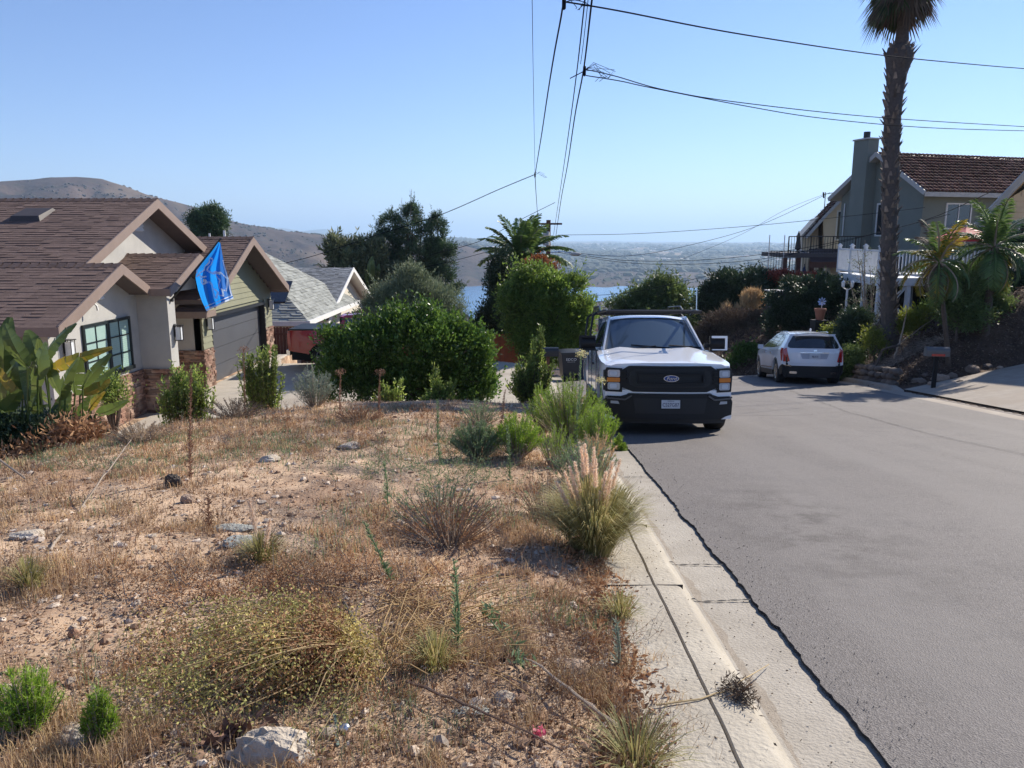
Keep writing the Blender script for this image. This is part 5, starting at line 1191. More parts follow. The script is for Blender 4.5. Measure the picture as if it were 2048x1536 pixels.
def terrace(name, label, y, pxl, pxr, pyt, pyb, zl, tiers):
    pass
def pergola():
    y = 50.0; t = thing("pergola", "brown timber pergola with black iron rail terrace on top left of the white deck", "pergola")
    a = P(1553, 505, y); b = P(1692, 505, y); z = a.z
    mb = MB(); mb.box((a.x, y-2.2, z-.28), (b.x, y+3, z)); mb.build("roof_slab", mat("terrace_slab", (.10, .09, .09), .8), t)
    mb = MB(); mb.prism([(P(1585, 500, y).x, y-3.2, z-.55), (b.x, y-3.2, z-.55), (b.x, y-.5, z+.25), (P(1612, 500, y).x, y-.5, z+.25)], (0, 0, -.12)); mb.build("awning_roof", mat("dark_awning", (.05, .025, .022), .9), t)
    mb = MB(); mb.box((P(1582, 500, y).x, y-3.25, z-.85), (b.x, y-3.15, z-.5)); mb.build("beam", M_BRN, t)
    for px in (1549, 1575, 1601):
        x = P(px, 505, y).x; gz = Hs(x, y-2); mb = MB(); mb.box((x-.12, y-2.1, -4.4), (x+.12, y-1.86, z-.28)); mb.build("post", M_BRN, t)
    mb = MB(); mb.box((P(1644, 505, y).x, y-1.5, -6), (P(1660, 505, y).x, y-.9, z-.3)); mb.box((P(1660, 505, y).x, y-.5, -6), (b.x+1, y-.2, z-.3)); mb.build("wall", M_CREAM, t)
    for (za, zb_, xa, xb, yy) in ((z, z+1.0, a.x, b.x, y-2.1), (P(1540, 552, y).z, P(1540, 505, y).z+.1, P(1530, 530, y).x, P(1640, 530, y).x, y-.6)):
        mb = MB(); mb.tube([(xa, yy, zb_), (xb, yy, zb_)], .035, 4); mb.tube([(xa, yy, za+.12), (xb, yy, za+.12)], .025, 4); mb.build("iron_rail", M_BLK, t)
        k = 0
        for x in np.arange(xa, xb, .17):
            if k > 46: break
            mb = MB(); mb.tube([(x, yy, za), (x, yy, zb_)], .014 if k % 8 else .04, 4); mb.build("rail_bar", M_BLK, t); k += 1
    mb = MB(); q = P(1585, 560, y-.6); mb.box((P(1530, 530, y).x, y-.7, q.z-.5), (P(1644, 530, y).x, y-.5, P(1540, 552, y).z)); mb.build("parapet", mat("pale_parapet", (.42, .40, .38), .8), t)
    mb = MB(); q = P(1632, 552, y-2.5); mb.box((q.x-.5, q.y, q.z-1.2), (q.x+.55, q.y+.1, q.z+.1)); mb.build("gate_panel", mat("orange_timber", (.32, .15, .05), .8), t)
pergola()
def flagpoles():
    for i, px in enumerate((1538, 1568)):
        q = P(px, 500, 48); mb = MB(); mb.tube([(q.x, q.y, q.z-2.5), (q.x, q.y, P(px, 470, 48).z)], .03, 5); tag(mb.build("pole", M_WHT), ["thin pale pole left of the terrace railing", "thin pale pole rising through the terrace railing"][i], "pole")
flagpoles()
def parasol():
    q = P(1597, 478, 49); t = thing("closed_parasol", "dark closed parasol standing behind the iron rail terrace", "parasol"); mb = MB(); mb.lathe([(.001, 1.15), (.06, 1.1), (.16, .4), (.2, .1), (.05, 0)], (q.x, q.y, q.z-.7), 8); mb.build("canopy", M_BLK, t); mb = MB(); mb.tube([(q.x, q.y, q.z-1.5), (q.x, q.y, q.z+.5)], .03, 5); mb.build("pole", M_BLK, t)
    q = P(1608, 545, 46); t = thing("closed_parasol", "dark blue closed parasol below the pergola beside the orange flowers", "parasol"); mb = MB(); mb.lathe([(.001, .9), (.06, .8), (.2, .3), (.26, -.2), (.05, -.35)], (q.x, q.y, q.z-.5), 8); mb.build("canopy", mat("navy_canvas", (.02, .03, .07), .8), t); mb = MB(); mb.tube([(q.x, q.y, q.z-1.6), (q.x, q.y, q.z+.5)], .03, 5); mb.build("pole", M_BLK, t)
parasol()
def lamp_post():
    q = P(1693, 600, 29.5); t = thing("lamp_post", "white garden lamp post with two glass lanterns under the deck corner", "lamp post"); gz = Hs(q.x, q.y); z1 = P(1693, 578, 29.5).z
    mb = MB(); mb.tube([(q.x, q.y, gz-.1), (q.x, q.y, z1)], .04, 8); mb.tube([(q.x-.16, q.y, z1+.05), (q.x, q.y, z1-.05), (q.x+.16, q.y, z1+.05)], .02, 6); mb.build("post", M_VINYL, t, smooth=40)
    for s in (-1, 1): mb = MB(); mb.lathe([(.02, 0), (.06, .04), (.075, .19), (.085, .20), (.03, .26), (.01, .30)], (q.x+s*.17, q.y, z1+.05), 8); mb.build("lantern", M_LGLASS, t)
lamp_post()
def pinwheel():
    q = P(1644, 603, 28.5); t = thing("pinwheel", "blue and white garden pinwheel above the terracotta pot", "pinwheel"); mb = MB(); gz = Hs(q.x, q.y); mb.tube([(q.x, q.y, gz-.1), tuple(q)], .012, 5); mb.build("stake", M_WHT, t)
    mb = MB()
    for k in range(8): a = 2*math.pi*k/8; u = Vector((math.cos(a), 0, math.sin(a))); v = Vector((-math.sin(a), 0, math.cos(a))); mb.add([tuple(q+u*.02), tuple(q+u*.13+v*.05+Vector((0, -.03, 0))), tuple(q+u*.17-v*.0), tuple(q+u*.11-v*.03+Vector((0, .02, 0)))], [(0, 1, 2, 3)])
    mb.build("blades", mat("pinwheel_foil", (.42, .55, .85), .3), t)
    q = P(1640, 628, 28.3); t = thing("plant_pot", "terracotta pot on the dark bank below the pinwheel", "pot"); gz = Hs(q.x, q.y); mb = MB(); zb = q.z-.22; mb.lathe([(.001, 0), (.13, 0), (.19, .34), (.21, .34), (.21, .42), (.17, .42), (.17, .34), (.001, .32)], (q.x, q.y, zb), 14); mb.build("pot", mat("terracotta", (.30, .12, .075), .85), t, smooth=40)
    mb = MB(); mb.box((q.x-.25, q.y-.25, min(gz, zb)-.2), (q.x+.25, q.y+.25, zb)); mb.build("plinth", M_DARKIN, t)
pinwheel()
def bank_shed():
    q = P(1570, 600, 38); t = thing("planter_box", "dark timber planter box with pale top edge among the bank shrubs", "planter"); mb = MB(); mb.box((q.x-.75, q.y-.4, q.z-1.2), (q.x+.95, q.y+.6, q.z+.42)); mb.build("box_side", mat("weathered_timber", (.06, .045, .038), .9), t); mb = MB(); mb.box((q.x-.85, q.y-.5, q.z+.42), (q.x+.6, q.y+.65, q.z+.48)); mb.build("rim", M_TRIMW, t)
bank_shed()

# ------------------------------------------------------------ street furniture
def mailbox(name, label, loc, s, rz, red, tilt=0):
    t = thing(name, label, "mailbox", loc, rz); mb = MB(); pr = [(-.11*s, 0), (.11*s, 0), (.11*s, .13*s)]+[(.11*s*math.cos(a), .13*s+.11*s*math.sin(a)) for a in np.linspace(.3, math.pi-.3, 6)]+[(-.11*s, .13*s)]
    L_ = .56*s; zb = 1.0*s if not red else .95
    mb.prism([(-L_/2, y, zb+z) for y, z in pr], (L_, 0, 0)); mb.build("box", mat("mailbox_paint_"+("dark" if not red else "grey"), (.022, .028, .036) if not red else (.10, .105, .11), .35), t)
    mb = MB(); mb.box((-.045, -.045, -.3), (.045, .045, zb)); mb.build("post", M_DARKIN if red else M_BRN, t)
    if red: mb = MB(); mb.box((-.16, -.125, zb+.01), (.16, -.112, zb+.07)); mb.build("name_plate", M_PAINTR, t)
q = P(1096, 712, 20.5); zb_ = q.z
mt = mailbox("mailbox", "large black mailbox on a post beside the grey wheelie bin", (q.x, q.y, P(1096, 712, 20.5).z-1.0), 1.0, 0, False); 
q = P(1868, 760, 19.6); mailbox("mailbox", "grey mailbox with red plate on a short post by the right driveway", (q.x, q.y, P(1868, 712, 19.6).z-.95), 1.0, -.15, True)
def wheelie(label, loc, rz, c, txt):
    t = thing("wheelie_bin", label, "bin", loc, rz, "wheelie bins at the kerb"); m = mat("bin_plastic_"+("blue" if not txt else "grey"), c, .45)
    def ring(z, w_, d): return [(-w_/2, -d/2, z), (w_/2, -d/2, z), (w_/2, d/2, z), (-w_/2, d/2, z)]
    V = ring(.06, .44, .50)+ring(.25, .50, .56)+ring(.88, .62, .68)+ring(.92, .66, .72)+ring(.97, .66, .72); mb = MB()
    mb.add(V, [(0, 3, 2, 1)]+[(4*i+j, 4*i+(j+1) % 4, 4*i+4+(j+1) % 4, 4*i+4+j) for i in range(4) for j in range(4)]); mb.build("body", m, t)
    mb = MB(); mb.grid(lambda u, v: (-.34+.68*u, -.38+.80*v, .975+.07*math.sin(math.pi*v)*math.sin(math.pi*u)**.4+.02), np.linspace(0, 1, 9), np.linspace(0, 1, 7)); mb.box((-.34, -.38, .955), (.34, .40, .99)); mb.build("lid", m, t, smooth=40)
    for s in (-1, 1): mb = MB(); mb.lathe([(.001, -.03), (.14, -.03), (.15, 0), (.14, .03), (.001, .03)], (s*.22, .28 if not txt else -.26, .15), 16, 'x'); mb.build("wheel", M_TYRE, t, smooth=40)
    mb = MB(); mb.tube([(-.25, .40, .93), (-.25, .46, .96), (.25, .46, .96), (.25, .40, .93)], .018, 6); mb.build("handle", m, t)
    if txt: text_obj("bin_lettering", "EDCO", .11, M_WHT, t, (0, -.352, .76), (math.pi/2-.09, 0, 0), .001, 1.15); text_obj("bin_small_lettering", "WASTE & RECYCLING", .026, M_WHT, t, (0, -.342, .68), (math.pi/2-.09, 0, 0), .001, 1.0)
q = G(1133, 767); wheelie("dark grey wheelie bin with white lettering at the kerb beside the pickup", (q.x+.02, 25.0, float(R(25.0))), math.radians(8), (.030, .036, .044), True)
wheelie("navy blue wheelie bin tucked behind the lettered grey bin", (1.98+.40, 25.7, float(R(25.7))), math.radians(12), (.012, .028, .085), False)
def fence(name, label, p0, p1, zt, hgt, m, bw=.14):
    t = thing(name, label, "fence"); p0, p1 = Vector(p0), Vector(p1); L_ = (p1-p0).length; d = (p1-p0)/L_; nn = Vector((d.y, -d.x)); n = int(L_/bw)
    mb = MB(); g = np.random.default_rng(4)
    for k in range(n):
        a = p0+d*k*bw; w_ = bw-.008; z1 = zt+g.uniform(-.012, .012); pr = [(0, z1-hgt), (w_, z1-hgt), (w_, z1-.04), (w_-.035, z1), (.035, z1), (0, z1-.04)]
        mb.prism([(a.x+d.x*u, a.y+d.y*u, z) for u, z in pr], (nn.x*.02, nn.y*.02, 0))
    mb.build("boards", m, t); mb = MB()
    for z in (zt-.3, zt-hgt+.3): mb.bar((p0.x+nn.x*.04, p0.y+nn.y*.04, z), (p1.x+nn.x*.04, p1.y+nn.y*.04, z), .04, .09)
    mb.build("rail", m, t)
    for k in range(int(L_/2.4)+1):
        a = p0+d*min(L_, k*2.4); mb = MB(); mb.box((a.x-.05, a.y+.02, zt-hgt-.2), (a.x+.05, a.y+.12, zt+.02)); mb.build("post", m, t)
M_RED = M_RED
M_CED = mat("orange_cedar", (.36, .105, .05), .8, (.28, .08, .04), 5, island=.2); M_DWD = mat("dark_fence_boards", (.13, .055, .04), .9, (.09, .04, .03), 5, island=.3)
fence("timber_fence", "orange stained timber fence panel beside the big green bush", (P(952, 665, 30).x, 30), (P(1040, 665, 30).x, 30.2), P(1000, 668, 30).z, 1.9, M_CED)
fence("timber_fence", "dark brown fence with dog eared boards behind the red pickup", (P(545, 655, 33).x, 33), (P(720, 655, 33).x, 33.3), P(600, 654, 33).z, 1.8, M_DWD)
# small roofs down the valley seen left of the pickup cab
def valley_house(px, py, y, w_, hgt, rc, label, th=.3):
    q = P(px, py, y); t = thing("house", label, "house"); c, s = math.cos(th), math.sin(th)
    def W(a, b, z): return (q.x+a*c-b*s, q.y+a*s+b*c, q.z+z)
    mb = MB(); mb.prism([W(-w_/2, -3, -4), W(w_/2, -3, -4), W(w_/2, 3, -4), W(-w_/2, 3, -4)], (0, 0, 4)); mb.build("wall", M_CREAM if rc else M_WHT, t)
    mb = MB(); mb.add([W(-w_/2-.4, -3.5, -.1), W(w_/2+.4, -3.5, -.1), W(w_/2-1.5, 0, hgt), W(-w_/2+1.5, 0, hgt), W(w_/2+.4, 3.5, -.1), W(-w_/2-.4, 3.5, -.1)], [(0, 1, 2, 3), (4, 5, 3, 2), (1, 4, 2), (5, 0, 3)]); mb.build("roof", M_TILE if rc else M_GSH, t)
    for a in (-w_/4, w_/4): rwindow(t, W(a-.6, -3, -1.9), (c, s, 0), (s, -c, 0), 1.3, 1.0)
valley_house(1176, 700, 190, 9, 1.8, True, "brown roofed house down the valley seen left of the pickup cab")
valley_house(1194, 676, 250, 11, 2, False, "small grey roofed house farther down the valley beside the pickup mirror", -.2)
valley_house(1172, 660, 300, 13, 2, True, "farthest small house in the valley behind the green street tree", .1)
# ------------------------------------------------------------ vegetation
def leaf_quads(mb, Cn, D, L, Wd, g, fold=.25, mi=0, droop=0.0):
    """one rhombic folded leaf per centre; D unit directions"""
    n = len(Cn); L = np.broadcast_to(L, n)[:, None]; Wd = np.broadcast_to(Wd, n)[:, None]
    r = g.normal(size=(n, 3)); S = np.cross(D, r); S /= np.linalg.norm(S, axis=1)[:, None]+1e-9; Nn = np.cross(S, D)
    base = Cn; tip = Cn+D*L+np.array([0, 0, -1])*droop*L; mid = Cn+D*L*.45+Nn*Wd*fold
    V = np.stack([base, mid+S*Wd*.5-Nn*Wd*fold, tip, mid-S*Wd*.5-Nn*Wd*fold], 1).reshape(-1, 3)
    mb.add(V, (np.arange(n)*4)[:, None]+np.array([0, 1, 2, 3])[None], mi)
def unit(g, n, up=0.0):
    v = g.normal(size=(n, 3)); v /= np.linalg.norm(v, axis=1)[:, None]; v[:, 2] += up; return v/np.linalg.norm(v, axis=1)[:, None]
def crown_pts(g, blobs, nc, shell=.5, gap=.42, gs=1.2, seed=0):
    """cluster centres in the outer part of overlapping ellipsoids, thinned by a noise so that gaps stay"""
    B = np.array(blobs, float); wt = B[:, 3]*B[:, 4]*B[:, 5]; wt = wt**.67; wt /= wt.sum(); out = []; dirs = []
    k = g.choice(len(B), nc*3, p=wt); u = unit(g, nc*3, .15); rad = (shell+(1-shell)*g.random(nc*3)**.6)
    rad *= 1+.34*(fbm(u[:, 0]*3+k, u[:, 1]*3, u[:, 2]*3, 3, seed)-.5)*2
    p = B[k, :3]+u*B[k, 3:6]*rad[:, None]; m = fbm(p[:, 0]*gs, p[:, 1]*gs, p[:, 2]*gs, 3, seed+9) > gap
    return p[m][:nc], u[m][:nc]
def crown(parent, name, m, blobs, nc, per, L, Wd, cr, seed, gap=.42, gs=1.2, shell=.45, up=.25, out=.8, droop=0., twigs=None, fold=.25):
    g = np.random.default_rng(seed); p, u = crown_pts(g, blobs, nc, shell, gap, gs, seed); n = len(p)
    Cn = np.repeat(p, per, 0)+g.normal(size=(n*per, 3))*cr*np.array([1, 1, .8]); D = np.repeat(u, per, 0)*out+g.normal(size=(n*per, 3))*.6+np.array([0, 0, up]); D /= np.linalg.norm(D, axis=1)[:, None]
    mb = MB(); leaf_quads(mb, Cn, D, L*g.uniform(.6, 1.25, n*per), Wd*g.uniform(.7, 1.2, n*per), g, fold, 0, droop)
    mb.build(name, m, parent); return p, u
def trunk(parent, m, base, tips, r0, seed=1, name="trunk", sub=None):
    """tapered trunk that splits into limbs reaching the given points"""
    g = random.Random(seed); mb = MB(); base = Vector(base); top = sum((Vector(t) for t in tips), Vector())/len(tips); fork = base.lerp(top, .42)
    mb.tube([base-Vector((0, 0, .25)), base.lerp(fork, .5)+Vector((g.uniform(-.05, .05), g.uniform(-.05, .05), 0)), fork], [r0*1.25, r0, r0*.8], 8)
    for t in tips:
        t = Vector(t); mid = fork.lerp(t, .5)+Vector((g.uniform(-.15, .15), g.uniform(-.15, .15), g.uniform(0, .15)))*(t-fork).length*.4; mb.tube([fork-Vector((0, 0, r0)), mid, t], [r0*.6, r0*.38, r0*.12], 6)
    return mb.build(name, m, parent, smooth=60)
M_BARK = mat("bark_grey_brown", (.14, .105, .08), .95, (.09, .065, .05), 8, bump=.7, bscale=30); M_BARKP = mat("pale_dry_stem", (.34, .28, .22), .9, (.26, .20, .15), 9)
L_BUSH = leafmat("glossy_bush_leaf", (0.039, 0.101, 0.018), (0.109, 0.195, 0.032), .3, .38, .34)
L_PINE = leafmat("pine_needle_clump", (0.030, 0.068, 0.030), (0.076, 0.133, 0.049), .35, .6, .15)
L_OLIVE = leafmat("grey_green_leaf", (0.116, 0.155, 0.085), (0.202, 0.240, 0.139), .25, .6, .25)
L_LOQ = leafmat("dull_leathery_leaf", (0.080, 0.115, 0.048), (0.200, 0.208, 0.104), .3, .5, .25)
L_TREE = leafmat("fresh_tree_leaf", (0.067, 0.136, 0.022), (0.180, 0.265, 0.051), .3, .45, .45)
L_DARK = leafmat("dark_shrub_leaf", (0.021, 0.042, 0.018), (0.045, 0.078, 0.030), .35, .55, .15)
L_MID = leafmat("mid_green_leaf", (0.067, 0.113, 0.031), (0.142, 0.199, 0.061), .3, .5, .3)
L_YEL = leafmat("yellow_green_leaf", (.12, .17, .02), (.22, .24, .04), .25, .5, .4)
L_LAUR = leafmat("upright_shrub_leaf", (0.091, 0.168, 0.030), (0.263, 0.328, 0.084), .3, .4, .5)
L_PALM = leafmat("date_palm_leaflet", (0.053, 0.112, 0.030), (0.128, 0.203, 0.053), .25, .45, .25)
L_PALMY = leafmat("yellowing_palm_leaflet", (.16, .17, .02), (.30, .22, .03), .3, .5, .35)
L_PALMD = leafmat("dark_palm_leaflet", (.022, .045, .014), (.060, .090, .028), .3, .5, .3)
L_BOP = leafmat("paddle_leaf", (0.070, 0.109, 0.026), (0.099, 0.143, 0.038), .2, .35, .35)
L_BROOM = leafmat("broom_green", (0.125, 0.237, 0.019), (0.263, 0.388, 0.050), .25, .6, .3)
L_SAGE = leafmat("silver_sage_leaf", (.16, .20, .15), (.25, .29, .22), .25, .7, .2)
L_WEED = leafmat("grey_green_weed_leaf", (0.108, 0.180, 0.084), (0.204, 0.288, 0.144), .25, .7, .25)
L_STRAW = leafmat("straw_blade", (.44, .30, .14), (.62, .46, .24), .3, .8, .2)
L_RUST = leafmat("rusty_dry_leaf", (.24, .125, .055), (.38, .22, .11), .35, .85, .15)
L_OCHRE = leafmat("ochre_dry_leaf", (.33, .26, .07), (.50, .42, .15), .35, .8, .2)
L_ORANGE = leafmat("orange_dry_leaf", (0.224, 0.080, 0.024), (0.336, 0.144, 0.040), .3, .8, .2)
L_TANB = leafmat("tan_weed_leaf", (.34, .25, .15), (.48, .36, .23), .3, .85, .2)
L_DEADF = leafmat("dead_frond", (.075, .055, .040), (.16, .115, .075), .3, .9, .1)
def blobs_px(lst, y):
    """(px,py,rx_px,ry_px[,dy]) -> world ellipsoids at distance y"""
    out = []
    for b in lst:
        yy = y+(b[4] if len(b) > 4 else 0); p = P(b[0], b[1], yy); s = yy/F; out.append((p.x, p.y, p.z, b[2]*s, max(b[2], b[3])*s*.75, b[3]*s))
    return out
def tree(name, label, cat, lst, y, m, nc, per, L, Wd, cr, seed, base=None, r0=.12, bark=None, group=None, **kw):
    B = blobs_px(lst, y); cx = B[0][0]
    if base is None: bx = sum(b[0] for b in B)/len(B); by = y
    else: q = P(base, 700, y); bx, by = q.x, y
    gz = Hs(bx, by); t = thing(name, label, cat, group=group); spr = kw.pop('spr', 0); sl = kw.pop('sl', .35)
    p, u = crown(t, "crown", m, B, nc, per, L, Wd, cr, seed, **kw)
    if spr:
        g = np.random.default_rng(seed+500); k = g.integers(0, len(p), spr); d = u[k]*np.array([.6, .6, .5])+g.normal(size=(spr, 3))*.2+np.array([0, 0, .75]); d /= np.linalg.norm(d, axis=1)[:, None]; ln = sl*g.uniform(.5, 1.3, spr); sm = MB(); Cn, D = [], []
        for i in range(spr):
            a = p[k[i]]; b = a+d[i]*ln[i]; sm.tube([tuple(a), tuple(b)], [.006, .002], 3, caps=False); f = g.random(16); Cn.append(a+(b-a)*f[:, None]); D.append(d[i]*.8+g.normal(size=(16, 3))*.5)
        Cn, D = np.concatenate(Cn), np.concatenate(D); D /= np.linalg.norm(D, axis=1)[:, None]; leaf_quads(sm, Cn, D, L*g.uniform(.6, 1.1, len(Cn)), Wd, g); sm.build("shoots", m, t)
    tips = [tuple(p[i]) for i in range(0, len(p), max(1, len(p)//26))][:26]; trunk(t, bark or M_BARK, (bx, by, gz), tips, r0, seed); return t, p
# --- behind the houses
tree("conifer_tree", "round dark conifer standing beyond the roof against the hillside", "tree", [(418, 448, 30, 24), (425, 424, 12, 13), (400, 440, 17, 16), (436, 444, 15, 16), (418, 465, 30, 14)], 62, L_PINE, 260, 60, .30, .07, .26, 11, gap=.36, gs=1.0)
t_, p_ = tree("pine_tree", "tall dark pine with several rounded tops and bare twigs rising above", "tree",
     [(822, 450, 22, 42), (780, 450, 20, 26), (775, 490, 30, 36), (872, 465, 20, 34), (880, 510, 30, 34), (830, 520, 62, 44), (800, 560, 50, 40), (870, 560, 40, 40), (903, 585, 10, 14), (916, 572, 8, 9), (822, 424, 9, 15), (873, 444, 10, 14), (776, 436, 9, 10), (895, 500, 16, 16), (750, 530, 22, 20)], 60, L_PINE, 900, 70, .26, .05, .17, 12, base=835, r0=.25, gap=.42, gs=1.4, spr=160, sl=.9)
mb = MB(); g_ = random.Random(4)
for (a, b, c) in (((822, 470), (823, 378), .02), ((800, 450), (804, 395), .014), ((786, 440), (783, 408), .012), ((838, 460), (846, 410), .012), ((840, 450), (850, 424), .01), ((818, 470), (803, 432), .012), ((845, 470), (862, 438), .014), ((835, 480), (812, 455), .012)):
    pa, pb = P(*a, 59.5), P(*b, 59.5); mb.tube([pa, pa.lerp(pb, .5)+Vector((g_.uniform(-.06, .06), 0, 0)), pb], [c*2, c*1.5, c*.7], 4)
mb.build("bare_twigs", M_BARKP, t_)
tree("loquat_tree", "broad leaved tree with upright leaf rosettes beside the white gable", "tree", [(680, 505, 28, 22), (665, 490, 12, 14), (700, 535, 50, 40), (745, 520, 38, 34), (760, 560, 40, 40), (700, 580, 50, 30), (745, 490, 12, 12), (722, 490, 8, 12), (790, 560, 20, 30)], 58, L_LOQ, 620, 26, .42, .11, .20, 13, gap=.44, gs=1.3, up=.5, spr=90, sl=1.3)
tree("pine_sapling", "small dark pine tip poking up behind the loquat tree", "tree", [(722, 490, 7, 14), (722, 505, 11, 10)], 63, L_PINE, 60, 50, .2, .05, .12, 14, r0=.05)
tree("olive_shrub", "grey green feathery shrub rising behind the large dark bush", "shrub", [(820, 600, 70, 50), (790, 610, 60, 40), (870, 610, 55, 40), (825, 555, 24, 26), (760, 620, 40, 28), (900, 620, 30, 24), (830, 640, 100, 40)], 27, L_OLIVE, 1100, 44, .13, .025, .13, 15, gap=.36, gs=2.0, up=.9, out=.5, r0=.1, spr=260, sl=.6)
# big paddle leaf behind
# --- the large bush and its green neighbours in front of the driveway
tree("large_bush", "large dense glossy green bush in the middle beside the driveway", "bush",
     [(765, 714, 95, 72), (850, 702, 104, 76), (915, 714, 66, 66), (700, 735, 56, 54, -.5), (815, 662, 46, 32), (880, 676, 46, 26), (760, 668, 34, 26), (928, 690, 32, 26), (690, 690, 26, 24), (668, 760, 34, 50), (800, 770, 110, 50), (900, 770, 80, 50), (955, 735, 22, 34), (955, 778, 32, 34), (845, 650, 20, 20), (662, 700, 16, 16), (790, 636, 16, 22), (905, 650, 14, 20), (735, 658, 18, 22), (968, 700, 14, 26), (655, 682, 16, 26), (862, 622, 14, 18)],
     20.2, L_BUSH, 2900, 22, .105, .052, .12, 16, gap=.40, gs=2.4, up=.6, r0=.14, shell=.6, spr=560, sl=.55)
tree("street_tree", "bright green leafy tree with feathery right side beside the date palm", "tree",
     [(1070, 600, 52, 55), (1110, 590, 45, 45), (1060, 560, 32, 32), (1150, 570, 18, 14), (1125, 640, 55, 50), (1060, 650, 50, 50), (1100, 690, 60, 40), (1145, 650, 34, 55), (1165, 620, 16, 30), (1020, 600, 22, 30)],
     29, L_TREE, 1900, 28, .13, .055, .15, 17, gap=.42, gs=2.0, base=1095, r0=.15, spr=380, sl=.65)
tree("creeper_covered_tree", "very dark creeper covered tree left of the green street tree", "tree",
     [(1000, 570, 20, 40), (1005, 620, 26, 60), (985, 650, 30, 50), (965, 650, 20, 22), (1020, 680, 50, 40), (970, 680, 50, 40), (1000, 530, 16, 30)],
     33, L_DARK, 1000, 30, .17, .06, .16, 18, gap=.36, base=1000, r0=.16)
tree("orange_creeper", "orange dried creeper draped on the palm trunk top", "creeper", [(1085, 524, 20, 9), (1065, 532, 14, 7), (1098, 535, 12, 8)], 31.5, L_ORANGE, 90, 26, .14, .05, .12, 19, base=1090, r0=.04, gap=.4)
tree("poplar_clump", "olive green clump of trees behind the white pickup roof", "tree",
     [(1320, 600, 50, 42), (1280, 615, 45, 34), (1360, 615, 40, 34), (1325, 572, 18, 18), (1240, 622, 36, 22), (1390, 630, 26, 34), (1300, 640, 90, 30), (1215, 628, 20, 14)],
     48, L_MID, 900, 36, .24, .075, .22, 20, gap=.42, gs=1.1, r0=.2, spr=200, sl=.9)
tree("bank_tree", "dark leafy tree at the left end of the planted bank", "tree",
     [(1455, 580, 36, 34), (1435, 620, 34, 40), (1480, 600, 40, 44), (1500, 570, 20, 20), (1420, 600, 16, 30), (1470, 640, 50, 36)], 42, L_DARK, 900, 34, .22, .075, .2, 21, gap=.38, r0=.15)
tree("bank_tree", "dark rounded tree just left of the brown pergola posts", "tree", [(1515, 560, 30, 20), (1530, 575, 40, 30), (1500, 590, 40, 34), (1540, 600, 40, 30)], 44, L_DARK, 600, 34, .2, .07, .2, 22, r0=.12)
def shrub(label, lst, y, m, nc, seed, L=.11, Wd=.045, per=26, cr=.12, name="shrub", group=None, **kw):
    kw.setdefault('r0', .035); return tree(name, label, name.split('_')[-1] if '_' in name else name, lst, y, m, nc, per, L, Wd, cr, seed, group=group, **kw)
shrub("long dark shrub mass on the bank above the white crossover", [(1600, 620, 50, 40), (1650, 600, 50, 50), (1570, 650, 40, 40), (1620, 580, 60, 24), (1690, 620, 30, 50), (1560, 600, 30, 16)], 35, L_DARK, 1500, 31, L=.17, Wd=.06)
shrub("dark shrub rising right of the crossover below the lamp post", [(1700, 690, 30, 40), (1660, 690, 30, 30), (1710, 650, 26, 30), (1690, 730, 34, 24)], 26.5, L_DARK, 700, 32, L=.12, Wd=.05)
shrub("orange flowering shrub below the brown pergola", [(1580, 558, 26, 10), (1560, 552, 20, 8), (1600, 566, 26, 12), (1625, 556, 20, 8)], 43, leafmat("orange_flower_leaf", (.16, .035, .02), (.35, .09, .05), .4, .7, .2), 260, 33, L=.14, Wd=.07)
shrub("bright green shrub on the far kerb between the two white vehicles", [(1478, 715, 30, 26), (1495, 705, 22, 18), (1460, 735, 26, 20), (1500, 735, 26, 20), (1475, 750, 44, 14)], 33.5, leafmat("kerb_shrub_leaf", (.04, .10, .015), (.09, .18, .03), .3, .45, .3), 460, 34, L=.14, Wd=.08)
shrub("pale flowering shrub behind the crossover roof", [(1668, 668, 16, 14), (1685, 680, 16, 16), (1660, 660, 8, 6)], 27.6, L_YEL, 90, 35, L=.10, Wd=.06)
shrub("olive ground hugging shrub between the crossover and the stone wall", [(1715, 720, 36, 22), (1700, 740, 30, 20), (1745, 700, 24, 26), (1735, 730, 26, 20)], 24.8, L_MID, 500, 36, L=.09, Wd=.035, up=.2)
shrub("yellow green shrub at the foot of the tall palm", [(1745, 675, 12, 18), (1758, 690, 10, 12)], 24.6, L_YEL, 80, 37, L=.10, Wd=.035)
shrub("dry golden grass clump on the bank crest", [(1490, 610, 22, 12), (1475, 622, 22, 14), (1505, 600, 14, 10)], 40, L_STRAW, 300, 38, L=.34, Wd=.03, name="grass_clump", up=1.6, out=.4)
shrub("brown dead brush on the bank left of the crossover", [(1450, 660, 50, 40), (1420, 690, 40, 40), (1500, 660, 40, 40), (1550, 680, 50, 30)], 37.5, L_DEADF, 900, 39, L=.2, Wd=.03, name="brush", up=.3)
shrub("yellow green leafy shrub sloping beside the tall palm trunk", [(1830, 640, 26, 12), (1860, 622, 24, 12), (1890, 607, 20, 10), (1810, 655, 14, 10)], 24.8, L_YEL, 260, 40, L=.14, Wd=.03, up=1.)
shrub("dark green shrub under the right young palm", [(1900, 560, 30, 26), (1930, 580, 40, 40), (1970, 560, 34, 34), (1960, 610, 50, 30), (2000, 600, 40, 30), (1920, 620, 40, 20)], 25.5, L_MID, 900, 41, L=.13, Wd=.05)
shrub("dark shrub on the bank at the right picture edge", [(2030, 560, 30, 30), (2050, 600, 40, 30), (2030, 500, 20, 30)], 26.5, L_DARK, 500, 42, L=.14, Wd=.05)
